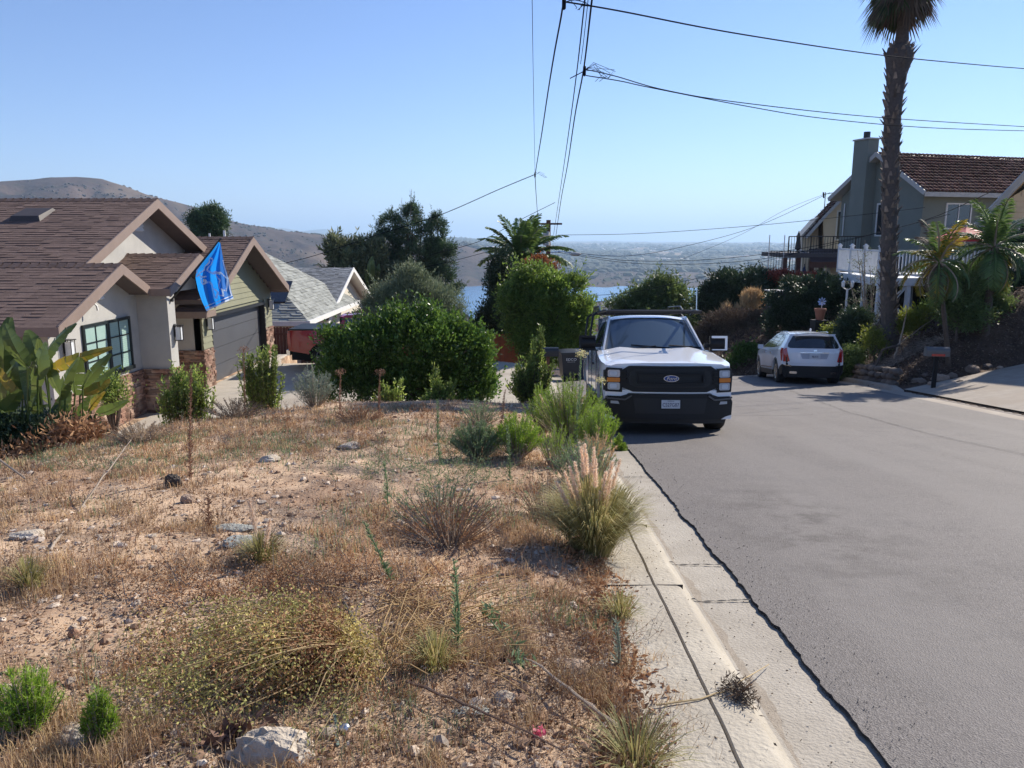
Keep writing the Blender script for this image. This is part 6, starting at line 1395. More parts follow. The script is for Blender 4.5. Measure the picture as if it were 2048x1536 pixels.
shrub("creeper covered trunk shrub below the right young palm", [(1975, 560, 26, 40), (1950, 600, 40, 40), (1990, 620, 30, 30)], 23.4, L_MID, 560, 44, L=.12, Wd=.045)
shrub("leafy shrub masking the trunk of the leaning young palm", [(1905, 600, 34, 30), (1925, 570, 30, 34), (1935, 630, 40, 24)], 22.6, L_MID, 420, 45, L=.11, Wd=.04)
# --- bare shrubs in front of the deck
def bare_shrub(label, base, tops, y, m, seed, leaves=500, r=.02):
    g = random.Random(seed); t = thing("bare_shrub", label, "shrub"); b = P(base[0], base[1], y); b.z = Hs(b.x, y); mb = MB(); pts = []
    for px, py in tops:
        e = P(px, py, y+g.uniform(-.4, .4)); m1 = b.lerp(e, .45)+Vector((g.uniform(-.12, .12), 0, 0)); q = [b-Vector((0, 0, .1)), m1, e]; mb.tube(q, [r, r*.7, r*.25], 5)
        for k in range(9):
            f = g.uniform(.3, .95); s = m1.lerp(e, (f-.45)/.55) if f > .45 else b.lerp(m1, f/.45); d = Vector((g.uniform(-1, 1), g.uniform(-.6, .6), g.uniform(.2, 1))).normalized()*g.uniform(.2, .5); mb.tube([s, s+d], [r*.35, r*.12], 4); pts += [s+d*h for h in (.4, .7, 1)]
    mb.build("stems", M_BARKP, t); gg = np.random.default_rng(seed); P_ = np.array([tuple(p) for p in pts]); k = gg.integers(0, len(P_), leaves); l = MB(); leaf_quads(l, P_[k]+gg.normal(size=(leaves, 3))*.05, unit(gg, leaves), .07, .03, gg); l.build("leaves", m, t)
bare_shrub("pale stemmed bare shrub in front of the white deck rail", (1735, 690), [(1715, 500), (1722, 520), (1740, 530), (1745, 560), (1700, 560), (1755, 520), (1730, 480), (1710, 590), (1770, 600)], 28.5, L_OLIVE, 51, 900, .03)
bare_shrub("thin bare shrub standing between crossover and palm", (1705, 690), [(1690, 600), (1700, 610), (1720, 620), (1680, 640)], 27.5, L_MID, 52, 300, .02)

# --- palms
def frond(mbr, mbl, base, d, L, g, leaf=.35, droop=.55, n=46, wd=.022, mi=0):
    """feather frond: arched rachis with paired leaflets"""
    d = Vector(d).normalized(); hor = Vector((d.x, d.y, 0)); hl = hor.length or 1; hor = hor/hl if hor.length > 1e-3 else Vector((1, 0, 0)); pts = []
    p = Vector(base); el = math.asin(max(-1, min(1, d.z)))
    for k in range(13): pts.append(p.copy()); e = el-droop*2.2*(k/12)**1.4; p = p+(hor*math.cos(e)+Vector((0, 0, math.sin(e))))*L/12
    mbr.tube(pts, [.03*(1-k/13)+.006 for k in range(13)], 4); side = hor.cross(Vector((0, 0, 1))).normalized(); V = []; idx = []
    for k in range(n):
        f = .12+.87*k/n; i = f*12; a = int(i); q = pts[a].lerp(pts[min(a+1, 12)], i-a); tg = (pts[min(a+1, 12)]-pts[a]).normalized(); ln = leaf*math.sin(math.pi*(.12+.82*f))**.7
        for s in (-1, 1):
            dd = (side*s*.85+tg*.55+Vector((0, 0, g.uniform(-.35, .15)))).normalized(); w_ = tg*wd; e = q+dd*ln*g.uniform(.85, 1.1)+Vector((0, 0, -.12*ln)); m_ = q+dd*ln*.5; o = len(V)
            V += [tuple(q-w_*.5), tuple(m_-w_), tuple(e), tuple(m_+w_)]; idx.append((o, o+1, o+2, o+3))
    mbl.add(V, idx, mi)
def date_palm(label, c, y, L, n, seed, base, trunk_r, mleaf, yellow=0, dead=0, leaf=.38, skew=0, elmin=-.1, wd=.022, spec=None):
    g = random.Random(seed); t = thing("palm_tree", label, "palm tree"); q = P(c[0], c[1], y); b = P(base[0], base[1], y); b.z = Hs(b.x, b.y); mt = MB(); k = 14
    pts = [b.lerp(q, i/k)+Vector((0, 0, -.15 if i == 0 else 0)) for i in range(k+1)]; mt.tube(pts, [trunk_r*(1.15-.3*i/k+(.12 if i % 2 else 0)) for i in range(k+1)], 10); mt.tube([q-Vector((0, 0, .3)), q+Vector((0, 0, .1))], [trunk_r*1.3, trunk_r*.6], 8); mt.build("trunk", mat("palm_bark_%d" % seed, (.12, .085, .06), .95, (.07, .05, .035), 12, bump=.8, bscale=25), t, smooth=30)
    lst = spec or [((i+.5*(i % 2))/n*2*math.pi*2.39+skew, elmin+(1.35-elmin)*((i % 7)/6.)) for i in range(n)]
    for i, (a, e) in enumerate(lst):
        mr, ml = MB(), MB(); frond(mr, ml, q+Vector((0, 0, .05)), (math.cos(a)*math.cos(e), math.sin(a)*math.cos(e), math.sin(e)), L*g.uniform(.85, 1.1), g, leaf, .45+.25*(1-e), wd=wd)
        f = ml.build("frond", L_PALMY if i < yellow else (L_DEADF if i >= len(lst)-dead else mleaf), t); mr.build("rachis", M_BARKP if i % 2 else L_PALM, f)
date_palm("full crowned date palm rising behind the green street tree", (1042, 524), 36, 2.5, 54, 61, (1050, 700), .28, L_PALM, leaf=.50, elmin=-.1, wd=.05)
date_palm("young palm with arching fronds nearest the right picture edge", (1988, 498), 22.5, 1.5, 28, 62, (1975, 620), .10, L_PALM, yellow=2, leaf=.40, elmin=-.75, wd=.022)
date_palm("young leaning palm with yellowing fronds right of the tall palm", (1878, 528), 21.6, 1.3, 22, 63, (1908, 635), .06, L_PALM, yellow=8, dead=3, leaf=.33, elmin=-.85, skew=1, wd=.020)
def fan_palm():
    t = thing("fan_palm", "very tall slender fan palm with ragged boots cut off by the top edge", "palm tree"); y = 25.0
    path = [(1781, 712, 30), (1781, 690, 25), (1779, 640, 19.5), (1776, 560, 18.5), (1778, 480, 18), (1780, 400, 18), (1782, 320, 18.5), (1785, 240, 18.5), (1790, 180, 19), (1795, 140, 24), (1799, 112, 31), (1801, 97, 28), (1803, 90, 16), (1806, 50, 13.5), (1810, -40, 15)]
    pts = [P(a, b, y) for a, b, _ in path]; pts[0].z = Hs(pts[0].x, y)-.3; rad = [r*.80*y/F for _, _, r in path]; mt = MB(); P2, R2 = [], []
    for i in range(len(pts)-1):
        n = max(2, int((pts[i+1]-pts[i]).length/.12))
        for k in range(n): P2.append(pts[i].lerp(pts[i+1], k/n)); R2.append(rad[i]+(rad[i+1]-rad[i])*k/n+random.uniform(-.012, .012))
    mt.tube(P2, R2, 14); tr = mt.build("trunk", mat("fan_palm_bark", (.115, .095, .085), .95, (.07, .058, .052), 14, bump=.9, bscale=22), t, smooth=60)
    g = random.Random(3); bt = MB()
    for i, (p, r) in enumerate(zip(P2, R2)):
        if p.z > P(1803, 92, y).z: break
        for k in range(5):
            a = g.uniform(0, 2*math.pi); o = Vector((math.cos(a), math.sin(a), 0)); s = Vector((-o.y, o.x, 0)); b = p+o*r*.9; w_ = g.uniform(.03, .07); L_ = g.uniform(.12, .28)*(1.4 if r > .4 else 1); u = (o*g.uniform(.35, .9)+Vector((0, 0, 1)) ).normalized()
            bt.add([tuple(b-s*w_-o*.05), tuple(b+s*w_-o*.05), tuple(b+u*L_+s*w_*.4), tuple(b+u*L_-s*w_*.4+o*.01), tuple(b-s*w_+o*.03), tuple(b+s*w_+o*.03)], [(0, 1, 2, 3), (4, 3, 2, 5), (0, 3, 4), (1, 5, 2)])
    bt.build("leaf_boots", mat("palm_boot", (.11, .085, .068), .9, (.24, .195, .16), 4, island=.6), t)
    top = P(1810, -85, y)
    def fan(c, d, L_, mi, nm, m, n=26, spread=1.35):
        d = Vector(d).normalized(); s = d.cross(Vector((0, 0, 1)))
        if s.length < .1: s = Vector((1, 0, 0))
        s.normalize(); nn = s.cross(d); f = MB(); base = Vector(c); hub = base+d*L_*.45; f.tube([base, hub], [.02, .012], 4)
        for k in range(n):
            a = (k/(n-1)-.5)*2*spread; dd = (d*math.cos(a)+s*math.sin(a)).normalized(); ln = L_*.62*(1-.25*abs(a)/spread)*random.uniform(.8, 1.1); w_ = nn.cross(dd).normalized()*.036; m1 = hub+dd*ln*.55; e = hub+dd*ln+Vector((0, 0, -.15*ln)); f.add([tuple(hub), tuple(m1-w_), tuple(e), tuple(m1+w_)], [(0, 1, 2, 3)])
        f.build(nm, m, t)
    for i in range(34):
        a = i*2.4; e = 1.2-2.2*(i/34); fan(top+Vector((0, 0, .1)), (math.cos(a)*math.cos(e), math.sin(a)*math.cos(e), math.sin(e)), 1.75, 0, "fan_leaf", L_PALM)
    for i in range(30):
        a = i*2.4+.3; e = -.70-.62*((i % 5)/5); fan(top+Vector((0, 0, -.25-.013*i)), (math.cos(a)*math.cos(e), math.sin(a)*math.cos(e), math.sin(e)), 1.55+.4*((i*7) % 5)/5, 0, "dead_fan_leaf", L_PALMD if i % 3 == 0 else L_DEADF, 13, .7)
fan_palm()

# --- bird of paradise clump at the left, paddle leaves
def paddle(mb, base, tip, wd, g, bend=.2, split=0, mi=0, ms=1):
    """blade made of side strips that tear apart along the veins"""
    base, tip = Vector(base), Vector(tip); d = (tip-base); L_ = d.length; d.normalize(); s = d.cross(Vector((g.uniform(-1, 1), 1, g.uniform(-.3, .7)))).normalized(); n = s.cross(d).normalized(); N = 30
    def mid(f): return base+d*L_*f-n*math.sin(f*math.pi*.9)*L_*bend*.5
    def wid(f): return wd*math.sin(math.pi*min(1, .06+.90*f**.75))**.75
    for sd in (-1, 1):
        up = .38; tear = 0
        k = 0
        while k < N:
            m = min(N-k, g.choice((2, 3, 4, 6, 9) if split < .05 else (1, 1, 2, 3))); f0, f1 = k/N, (k+m)/N; up += g.uniform(-.22, .22); up = max(-.5, min(.7, up)); V = []
            q = m
            for j in range(q+1):
                f = f0+(f1-f0)*j/q; w_ = wid(f)*(1-(.05 if j in (0, q) else 0))*g.uniform(.97, 1.02); c = mid(f); o = c+s*sd*w_*math.cos(up)+n*w_*math.sin(up)+d*w_*.25
                V += [tuple(c), tuple(c+(o-c)*.5+n*w_*.06), tuple(o)]
            mb.add(V, [(3*j+e, 3*j+e+1, 3*j+4+e, 3*j+3+e) for j in range(q) for e in (0, 1)]); k += m
def bop(label, stems, y, seed):
    """stems: (base px, tip px/py, length px, width px, tilt)"""
    g = random.Random(seed); t = thing("bird_of_paradise", label, "plant")
    for i, (b0, m0, e0, w_, kind) in enumerate(stems):
        yy = y+g.uniform(-.6, .6); a = P(b0[0], b0[1], yy); m_ = P(m0[0], m0[1], yy); e = P(e0[0], e0[1], yy+g.uniform(-.3, .3)); a.z = Hs(a.x, a.y)-.05
        mb = MB(); e = m_+(e-m_)*1.25; paddle(mb, m_, e, w_*yy/F*.95, g, .15+g.random()*.3, .10 if (kind == 1 or g.random() < .35) else 0); o = mb.build("leaf_blade", {0: L_BOP, 1: L_PALMY, 2: leafmat("torn_brown_leaf_%d_%d" % (seed, i), (.20, .10, .03), (.34, .20, .05), .4, .7, .2)}[kind], t, smooth=180)
        mb = MB(); mb.tube([a, a.lerp(m_, .5)+Vector((g.uniform(-.05, .05), 0, 0)), m_, m_.lerp(e, .9)], [.022, .018, .013, .004], 5); mb.build("stalk", L_BOP, o)
bop("large bird of paradise clump with torn paddle leaves at the left edge", [
    ((60, 900), (75, 760), (90, 700), 26, 0), ((20, 900), (10, 760), (20, 660), 24, 0), ((40, 900), (30, 740), (-5, 655), 22, 0), ((90, 900), (80, 730), (60, 675), 20, 0), ((70, 900), (82, 725), (140, 663), 17, 0),
    ((50, 900), (55, 735), (20, 665), 20, 0), ((100, 900), (95, 740), (82, 690), 17, 0), ((110, 900), (90, 745), (200, 705), 15, 1), ((100, 900), (120, 800), (150, 735), 16, 0), ((130, 900), (150, 790), (160, 730), 20, 0),
    ((140, 900), (130, 800), (108, 735), 16, 0), ((30, 900), (45, 800), (0, 735), 15, 1), ((10, 900), (0, 800), (25, 745), 14, 0), ((150, 900), (165, 775), (212, 720), 13, 0), ((150, 900), (160, 790), (208, 765), 14, 1),
    ((170, 910), (190, 830), (245, 805), 14, 0), ((160, 900), (180, 820), (235, 750), 10, 0), ((60, 900), (60, 820), (92, 810), 9, 0), ((20, 900), (40, 860), (70, 800), 16, 0), ((80, 910), (100, 860), (120, 800), 16, 0), ((0, 900), (-10, 840), (30, 790), 20, 0),
    ((100, 920), (90, 870), (60, 830), 16, 0), ((30, 930), (60, 890), (85, 850), 16, 0), ((130, 910), (150, 850), (175, 800), 14, 0), ((180, 900), (178, 820), (205, 790), 10, 1), ((-20, 900), (-10, 790), (-30, 700), 22, 0), ((40, 900), (60, 780), (85, 720), 22, 0), ((70, 900), (50, 800), (40, 730), 20, 0)], 11.2, 71)
bop("tall paddle leaved plant in shadow under the left eave", [((10, 900), (20, 780), (30, 690), 20, 0), ((-30, 900), (-10, 770), (-20, 680), 22, 0), ((50, 900), (60, 800), (70, 740), 20, 0), ((90, 900), (100, 810), (90, 760), 18, 0), ((120, 900), (130, 830), (140, 780), 18, 0), ((0, 900), (0, 830), (10, 770), 20, 0)], 12.8, 72)
bop("single bright paddle leaf plant amid the loquat tree", [((745, 600), (742, 560), (745, 522), 9, 0), ((745, 600), (750, 565), (756, 535), 7, 0), ((740, 600), (738, 570), (732, 550), 6, 0)], 56.5, 73)
shrub("dark undergrowth shrub beneath the bird of paradise clump", [(40, 905, 60, 40), (110, 905, 60, 34), (150, 895, 40, 28), (10, 870, 50, 50), (90, 880, 60, 30)], 10.7, L_DARK, 1000, 74, L=.09, Wd=.035)
shrub("heap of brown dead leaves under the torn paddle leaves", [(150, 870, 36, 20), (170, 885, 30, 18), (110, 900, 60, 20), (40, 920, 60, 16)], 10.3, L_RUST, 150, 76, L=.11, Wd=.03, name="leaf_heap")
shrub("low green shrub by the stone wall under the window", [(225, 790, 22, 18), (215, 770, 14, 14)], 14.5, L_LAUR, 120, 75, L=.06, Wd=.03)
# --- young upright shrubs along the lot edge
def sprig_shrub(label, lst, y, m, n, seed, ll=.085, lw=.034, per=30, name="shrub"):
    """young shrub: many separate leafy stems rising from one foot"""
    g = np.random.default_rng(seed); B = np.array(blobs_px(lst, y)); bx = B[:, 0].mean(); by = y; b = np.array([bx, by, Hs(bx, by)-.05]); t = thing(name, label, "shrub"); wt = B[:, 3]*B[:, 5]; wt /= wt.sum(); st = MB(); Cn, D = [], []
    for k in range(n):
        q = B[g.choice(len(B), p=wt)]; u = unit(g, 1, .35)[0]; e = q[:3]+u*q[3:6]*g.uniform(.2, 1.08); m1 = b+(e-b)*np.array([.62, .62, .42])+g.normal(size=3)*.03
        f = np.linspace(0, 1, 7)[:, None]; c = (1-f)**2*b+2*f*(1-f)*m1+f*f*e; st.tube([tuple(v) for v in c], [.010*(1-.85*i/6) for i in range(7)], 4)
        L_ = np.linalg.norm(e-b); span = min(.85, .55/L_+.1); ff = 1-span*g.random(per)**1.1; i = np.minimum((ff*6).astype(int), 5); r_ = (ff*6-i)[:, None]; p = c[i]*(1-r_)+c[i+1]*r_; d = c[i+1]-c[i]; d /= np.linalg.norm(d, axis=1)[:, None]; Cn.append(p); D.append(d*.75+g.normal(size=(per, 3))*.55+np.array([0, 0, .15]))
    st.build("stems", M_BARK, t); Cn, D = np.concatenate(Cn), np.concatenate(D); D /= np.linalg.norm(D, axis=1)[:, None]; l = MB(); leaf_quads(l, Cn, D, ll*g.uniform(.55, 1.2, len(Cn)), lw*g.uniform(.7, 1.1, len(Cn)), g, .3); l.build("leaves", m, t)
UP = dict(up=1.3, out=.55, gap=.47, gs=3.2, shell=.1)
sprig_shrub("leafy young shrub in front of the stone entry pier", [(365, 770, 48, 36), (385, 740, 30, 20), (340, 790, 40, 30), (395, 790, 34, 34), (350, 745, 18, 22), (370, 815, 56, 26)], 13.6, L_LAUR, 210, 81)
sprig_shrub("tall green shrub in front of the right part of the garage door", [(530, 720, 26, 36), (500, 740, 28, 34), (545, 700, 18, 22), (520, 780, 46, 36), (545, 760, 26, 40), (490, 715, 18, 16)], 16.2, L_LAUR, 230, 82)
sprig_shrub("tall open shrub in front of the orange fence and mailbox", [(1072, 690, 16, 30), (1070, 740, 34, 30), (1040, 740, 22, 30), (1095, 735, 18, 26), (1055, 780, 44, 30), (1075, 800, 40, 26), (1040, 760, 34, 30), (1085, 665, 10, 20)], 16.4, L_LAUR, 330, 83)
sprig_shrub("small upright shrub in front of the big bush, left of its middle", [(770, 780, 18, 20), (790, 790, 22, 18), (750, 800, 16, 16), (800, 765, 12, 12)], 15.2, L_LAUR, 60, 84)
sprig_shrub("small upright shrub in front of the big bush, right of its middle", [(870, 770, 20, 30), (890, 790, 22, 30), (855, 800, 18, 24), (870, 735, 9, 16), (905, 775, 12, 22)], 14.8, L_LAUR, 85, 85)
def gyy(px, py): return G(px, py).y
def wispy(label, base, y, h, w_, m, seed, n=70, name="sage_bush", ll=.05, lw=.008, per=40, lean=0):
    """many thin stems fanning up, each set with short narrow leaves"""
    g = np.random.default_rng(seed); q = P(base[0], base[1], y); b = np.array([q.x, y, Hs(q.x, y)-.03]); t = thing(name, label, name.split('_')[-1]); st = MB(); Cn, Dn = [], []
    for k in range(n):
        a = g.random()*2*math.pi; r = w_*math.sqrt(g.random()); e = b+np.array([math.cos(a)*r+lean*h, math.sin(a)*r*.8, h*(1-.45*(r/w_)**2)*g.uniform(.7, 1.05)]); m1 = b+(e-b)*.5+np.array([math.cos(a), math.sin(a), 0])*r*.12
        st.tube([b+np.array([math.cos(a), math.sin(a), 0])*.04, m1, e], [.006, .004, .0015], 3)
        f = np.sqrt(g.random(per)*.85+.12); p = b+(e-b)*f[:, None]; d = (e-b)/np.linalg.norm(e-b); Cn.append(p); Dn.append(d*1.0+g.normal(size=(per, 3))*.55)
    st.build("stems", M_BARKP, t); Cn = np.concatenate(Cn); D = np.concatenate(Dn); D /= np.linalg.norm(D, axis=1)[:, None]; l = MB(); leaf_quads(l, Cn, D, ll*g.uniform(.6, 1.3, len(Cn)), lw, g); l.build("leaves", m, t); return t
wispy("silvery wispy bush in front of the red pickup wheel", (630, 815), gyy(630, 815), .80, .38, L_SAGE, 91, 70, ll=.06, lw=.010)
def gy(px, py, y0=1.5): return G(px, py, y0).y
for (px, py, h, w_, sd, lab) in ((1034, 915, .55, .30, 92, "round lime green broom bush at the lot edge left of the fountain grass"), (1140, 885, .95, .52, 93, "large lime green broom bush in front of the pickup tyre"), (1195, 915, .72, .30, 94, "lime green broom bush touching the kerb below the pickup bumper"),
                       (1237, 920, .40, .10, 95, "small lime green broom tuft right at the gutter"), (75, 1590, .27, .13, 96, "lime green broom tuft at the bottom left corner"), (208, 1525, .25, .06, 97, "small lime green broom tuft right of the bottom left corner tuft"), (955, 915, .45, .32, 98, "thin pale green bush left of the round broom bush")):
    y = gy(px, min(py, 1500)) if py < 1530 else 2.35
    wispy(lab, (px, py), y, h, w_, L_BROOM if sd != 98 else L_WEED, sd, int(240*w_+60), "broom_bush", ll=.045*(1 if y > 4 else .6), lw=.005 if y > 4 else .0028, per=70)
wispy("pale straggly bush in the middle of the dirt lot", (880, 1060), gy(880, 1060), .42, .42, L_WEED, 99, 60, "straggly_bush", ll=.03, lw=.006, per=24)
wispy("olive straggly weed bush hanging over the kerb beside the fountain grass", (1222, 1075), gyy(1222, 1075), .42, .20, L_WEED, 111, 50, "straggly_bush", ll=.03, lw=.006, per=26)
wispy("tall yellow green feathery weed clump left of the pickup headlight", (1085, 865), gyy(1085, 865), .75, .30, L_BROOM, 118, 80, "broom_bush", ll=.05, lw=.005, per=60)
wispy("straw coloured feathery weed clump at the kerb behind the fountain grass", (1190, 965), gyy(1190, 965), .62, .24, L_STRAW, 119, 90, "straggly_bush", ll=.04, lw=.005, per=34)
wispy("yellow green feathery weeds just left of the fountain grass", (1110, 935), gyy(1110, 935), .60, .26, L_BROOM, 130, 50, "broom_bush", ll=.04, lw=.004, per=44)
wispy("rusty dry weed bush left behind the fountain grass", (1095, 1040), gyy(1095, 1040), .42, .26, L_RUST, 112, 80, "straggly_bush", ll=.025, lw=.005, per=24)
wispy("yellowish green weed bush between the fountain grass and the pickup", (1165, 985), gyy(1165, 985), .62, .34, L_WEED, 113, 80, "straggly_bush", ll=.04, lw=.006, per=34)
wispy("low dry grey weed bush in front of the large bush", (720, 845), gyy(720, 845), .30, .40, L_RUST, 114, 70, "straggly_bush", ll=.03, lw=.008, per=24)
wispy("dry brown weed bush at the lot edge below the garage shrub", (470, 835), gyy(470, 835), .34, .55, L_DEADF, 115, 110, "straggly_bush", ll=.03, lw=.008, per=24)
wispy("dry tan weed bush at the lot edge right of the paddle plants", (280, 885), gyy(280, 885), .32, .50, L_TANB, 116, 110, "straggly_bush", ll=.03, lw=.007, per=24)
wispy("pale green weeds at the lot edge before the orange fence", (960, 850), gyy(960, 850), .40, .40, L_WEED, 117, 70, "straggly_bush", ll=.035, lw=.007, per=24)
wispy("reddish straggly dry bush beside the fountain grass", (900, 1080), gy(900, 1090), .35, .42, L_RUST, 100, 90, "straggly_bush", ll=.03, lw=.006, per=20)
def fountain(label, px, py, h, w_, n, seed, plumes, name="fountain_grass", y=None):
    g = np.random.default_rng(seed); y = y or gy(px, py); q = P(px, py, y); b = np.array([q.x, y, Hs(q.x, y)]); t = thing(name, label, "grass"); mb = MB(); V = []; I = []
    for k in range(n):
        a = g.random()*2*math.pi; r = w_*g.random()**.6; ht = h*g.uniform(.5, 1)*(1-.35*(r/w_)); d = np.array([math.cos(a), math.sin(a), 0]); s = np.array([-d[1], d[0], 0])*g.uniform(.0016, .003); o = len(V)
        p0 = b+d*.05*g.random()-np.array([0, 0, .03]); p0 = p0+d*r*.22*g.random(); p1 = b+d*r*.5+np.array([0, 0, ht*.55]); p2 = b+d*r*.88+np.array([0, 0, ht*.95]); p3 = b+d*r*1.2+np.array([0, 0, ht*(1.12-.25*g.random())])
        V += [p0-s, p0+s, p1-s, p1+s, p2-s*.7, p2+s*.7, p3]; I += [(o, o+1, o+3, o+2), (o+2, o+3, o+5, o+4)]; mb.F.append((np.array([[o+4, o+5, o+6]])+0, 0))
    f3 = [f for f in mb.F]; mb.F = []; mb.add(V, I); mb.F += f3; mb.build("blades", leafmat("fountain_blade_%d" % seed, (.20, .21, .06), (.44, .37, .17), .25, .7, .3), t)
    mp = leafmat("plume_%d" % seed, (.66, .52, .38), (.80, .67, .52), .15, .9, .3)
    for (x, yy) in plumes:
        e = P(x, yy, y+g.uniform(-.15, .15)); e = np.array(e); lean = (e-b); s0 = e-lean/np.linalg.norm(lean)*.21; m1 = MB(); m1.tube([tuple(b), tuple(b+(s0-b)*.5), tuple(s0)], [.0018]*3, 3)
        stem = m1.build("plume_stalk", L_STRAW, t); nn = 420; f = g.random(nn); p = s0+(e-s0)*f[:, None]; ax = (e-s0)/np.linalg.norm(e-s0); D = unit(g, nn)*.8+ax; D /= np.linalg.norm(D, axis=1)[:, None]; l = MB(); leaf_quads(l, p, D, .036*(1.15-.6*f), .0034, g); l.build("plume", mp, stem)
fountain("fountain grass with pinkish bottlebrush plumes spilling onto the kerb", 1185, 1115, .64, .40, 3000, 101, [(1162, 895), (1170, 890), (1188, 897), (1150, 925), (1140, 935), (1192, 920), (1225, 925), (1212, 945), (1205, 960), (1240, 920), (1113, 965), (1130, 945), (1150, 970), (1200, 985), (1180, 930), (1222, 960)])
fountain("second fountain grass clump with curved pale plumes by the pickup tyre", 1120, 880, .75, .4, 500, 102, [(1080, 790), (1100, 800), (1120, 790), (1145, 800), (1160, 775), (1170, 790), (1110, 860), (1090, 850)])
fountain("small straw coloured grass tuft in the middle of the lot", 525, 1130, .22, .16, 500, 103, [(500, 1000), (540, 1040)])
fountain("dry grass tuft at the bottom edge beside the kerb", 1270, 1545, .20, .22, 170, 104, [], y=2.35)
for i, (px, py, lab) in enumerate(((870, 1345, "thin dry grass tuft below the brush pile's right end"), (60, 1180, "dry grass tuft on the left side of the lot"), (1240, 1250, "dry grass tuft growing at the inner kerb strip"))):
    fountain(lab, px, py, .20, .14, 220, 105+i, [], name="grass_tuft")
# --- flowering weed stalks
def weed(label, foot, top, seed, m=L_WEED, head=None, ll=.045, y=None):
    g = np.random.default_rng(seed); y = y or gy(*foot); q = P(foot[0], foot[1], y); b = np.array([q.x, y, Hs(q.x, y)-.02]); e = np.array(P(top[0], top[1], y)); t = thing("weed_stalk", label, "weed"); mb = MB(); mid = (b+e)/2+np.array([g.uniform(-.02, .02), 0, 0]); mb.tube([tuple(b), tuple(mid), tuple(e)], [.006, .005, .002], 5); mb.build("stem", m, t)
    L_ = np.linalg.norm(e-b); n = int(L_*420); f = g.random(n); p = b+(e-b)*f[:, None]; D = unit(g, n)*np.array([1, 1, .3])+np.array([0, 0, .75]); D /= np.linalg.norm(D, axis=1)[:, None]; l = MB(); leaf_quads(l, p, D, ll*(1.15-.6*f)*g.uniform(.7, 1.2, n), ll*.17, g); l.build("leaves", m, t)
    if head is not None:
        n = 150; u = unit(g, n, .2)*g.random((n, 1))**.35*np.array([.085, .085, .06]); l = MB(); leaf_quads(l, e+u, unit(g, n, .5), .02, .012, g); l.build("flower_head", head, t)
M_FLY = leafmat("pale_yellow_flower", (.45, .42, .18), (.62, .58, .32), .2, .8, .3); M_SEED = leafmat("brown_seed_head", (.20, .11, .07), (.32, .19, .12), .3, .9, .1)
for i, a in enumerate((("tallest leafy weed stalk with yellow tip in front of the pickup mirror", (1150, 900), (1163, 708), L_WEED, M_FLY), ("leafy weed stalk in front of the pickup headlight", (1205, 905), (1202, 762), L_WEED, M_FLY),
          ("straight fleshy weed spike right of the brush pile", (915, 1310), (908, 1122), L_WEED, None), ("leaning weed spike left of the fountain grass", (785, 1165), (728, 1045), L_WEED, None), ("slender weed spike in the middle of the lot", (775, 1010), (768, 925), L_WEED, None),
          ("grey green weed spike growing through the kerb strip", (1235, 1345), (1232, 1240), L_SAGE, None), ("tall brown seed head before the red pickup", (758, 830), (760, 745), M_SEED, M_SEED), ("brown seed head stalk in front of the big bush's left side", (680, 830), (681, 745), M_SEED, M_SEED), ("brown seed head beside the garage door shrub", (490, 830), (487, 700), M_SEED, M_SEED),
          ("thin tall dry stalk rising in front of the leafy young shrub", (380, 960), (382, 740), M_SEED, None), ("dark dry dock stalk near the left rocks", (418, 1060), (416, 985), M_SEED, None), ("green weed stalk beside the round broom bush", (1020, 960), (1015, 850), L_WEED, None), ("greyish weed stalk in front of the middle bush", (880, 930), (874, 800), L_WEED, None),
          ("dark dead stalk standing at the gutter left of the pickup", (1138, 860), (1146, 755), L_DEADF, None), ("dry branching stalk by the low bush edge", (1000, 860), (1010, 780), M_SEED, None))):
    weed(a[0], a[1], a[2], 120+i, a[3], a[4])
# ------------------------------------------------------------ dirt lot: litter, stones, dry growth
def lot_samples(g, n, dens, ymin=1.3, ymax=16.5):
    """points on the lot, more per metre where near; dens(x,y) in 0..1 thins them"""
    X, Y = [], []; c = 0
    while c < n:
        y = ymin*np.exp(g.random(n*2)*math.log(ymax/ymin)); u = g.uniform(-.80, .32, n*2); x = u*y; xb = np.interp(y, [p[1] for p in BANK], [p[0] for p in BANK])
        k = (x < xk(y)-.22+.18*(fbm(y*1.3, y*0, 0, 3, 9)-.5)) & (x > xb-1.6) & (g.random(n*2) < dens(x, y)); X.append(x[k]); Y.append(y[k]); c += k.sum()
        if c == 0: break
    x, y = np.concatenate(X)[:n], np.concatenate(Y)[:n]; return x, y, H(x, y)
def bumps(lst):
    c = [(G(px, py).x, G(px, py).y, sx, sy, a) for px, py, sx, sy, a in lst]
    return lambda x, y: sum(a*np.exp(-((x-cx)/sx)**2-((y-cy)/sy)**2) for cx, cy, sx, sy, a in c)
B_DENSE = bumps([(500, 850, 3.2, 2.0, 1.), (250, 900, 2.2, 1.6, 1.), (800, 850, 1.6, 1.8, .9), (930, 1060, .7, .8, .9), (830, 1040, .5, .5, .6), (60, 1000, 1., .9, .6), (1000, 1300, .45, .6, .9), (1180, 1300, .22, .7, 1.), (850, 1400, .35, .3, .4), (50, 1170, .35, .3, .8), (400, 1050, .6, .4, .5), (350, 1500, .4, .25, .5), (1250, 1500, .12, .25, 1.), (560, 1130, .7, .35, .5), (300, 1350, .5, .3, .3)])
B_BARE = bumps([(640, 960, .9, .8, .9), (560, 1050, .5, .4, .5), (150, 1300, .35, .3, .5), (600, 1450, .3, .15, .6)])
def dens_grass(x, y): return np.clip((.04+.5*ss(.50, .62, fbm(x/.45, y/.45, 0, 4, 61))+.95*B_DENSE(x, y)-B_BARE(x, y))*(.10+1.15*ss(.47, .60, fbm(x/.26, y/.26, 0, 3, 68))), .015, 1)
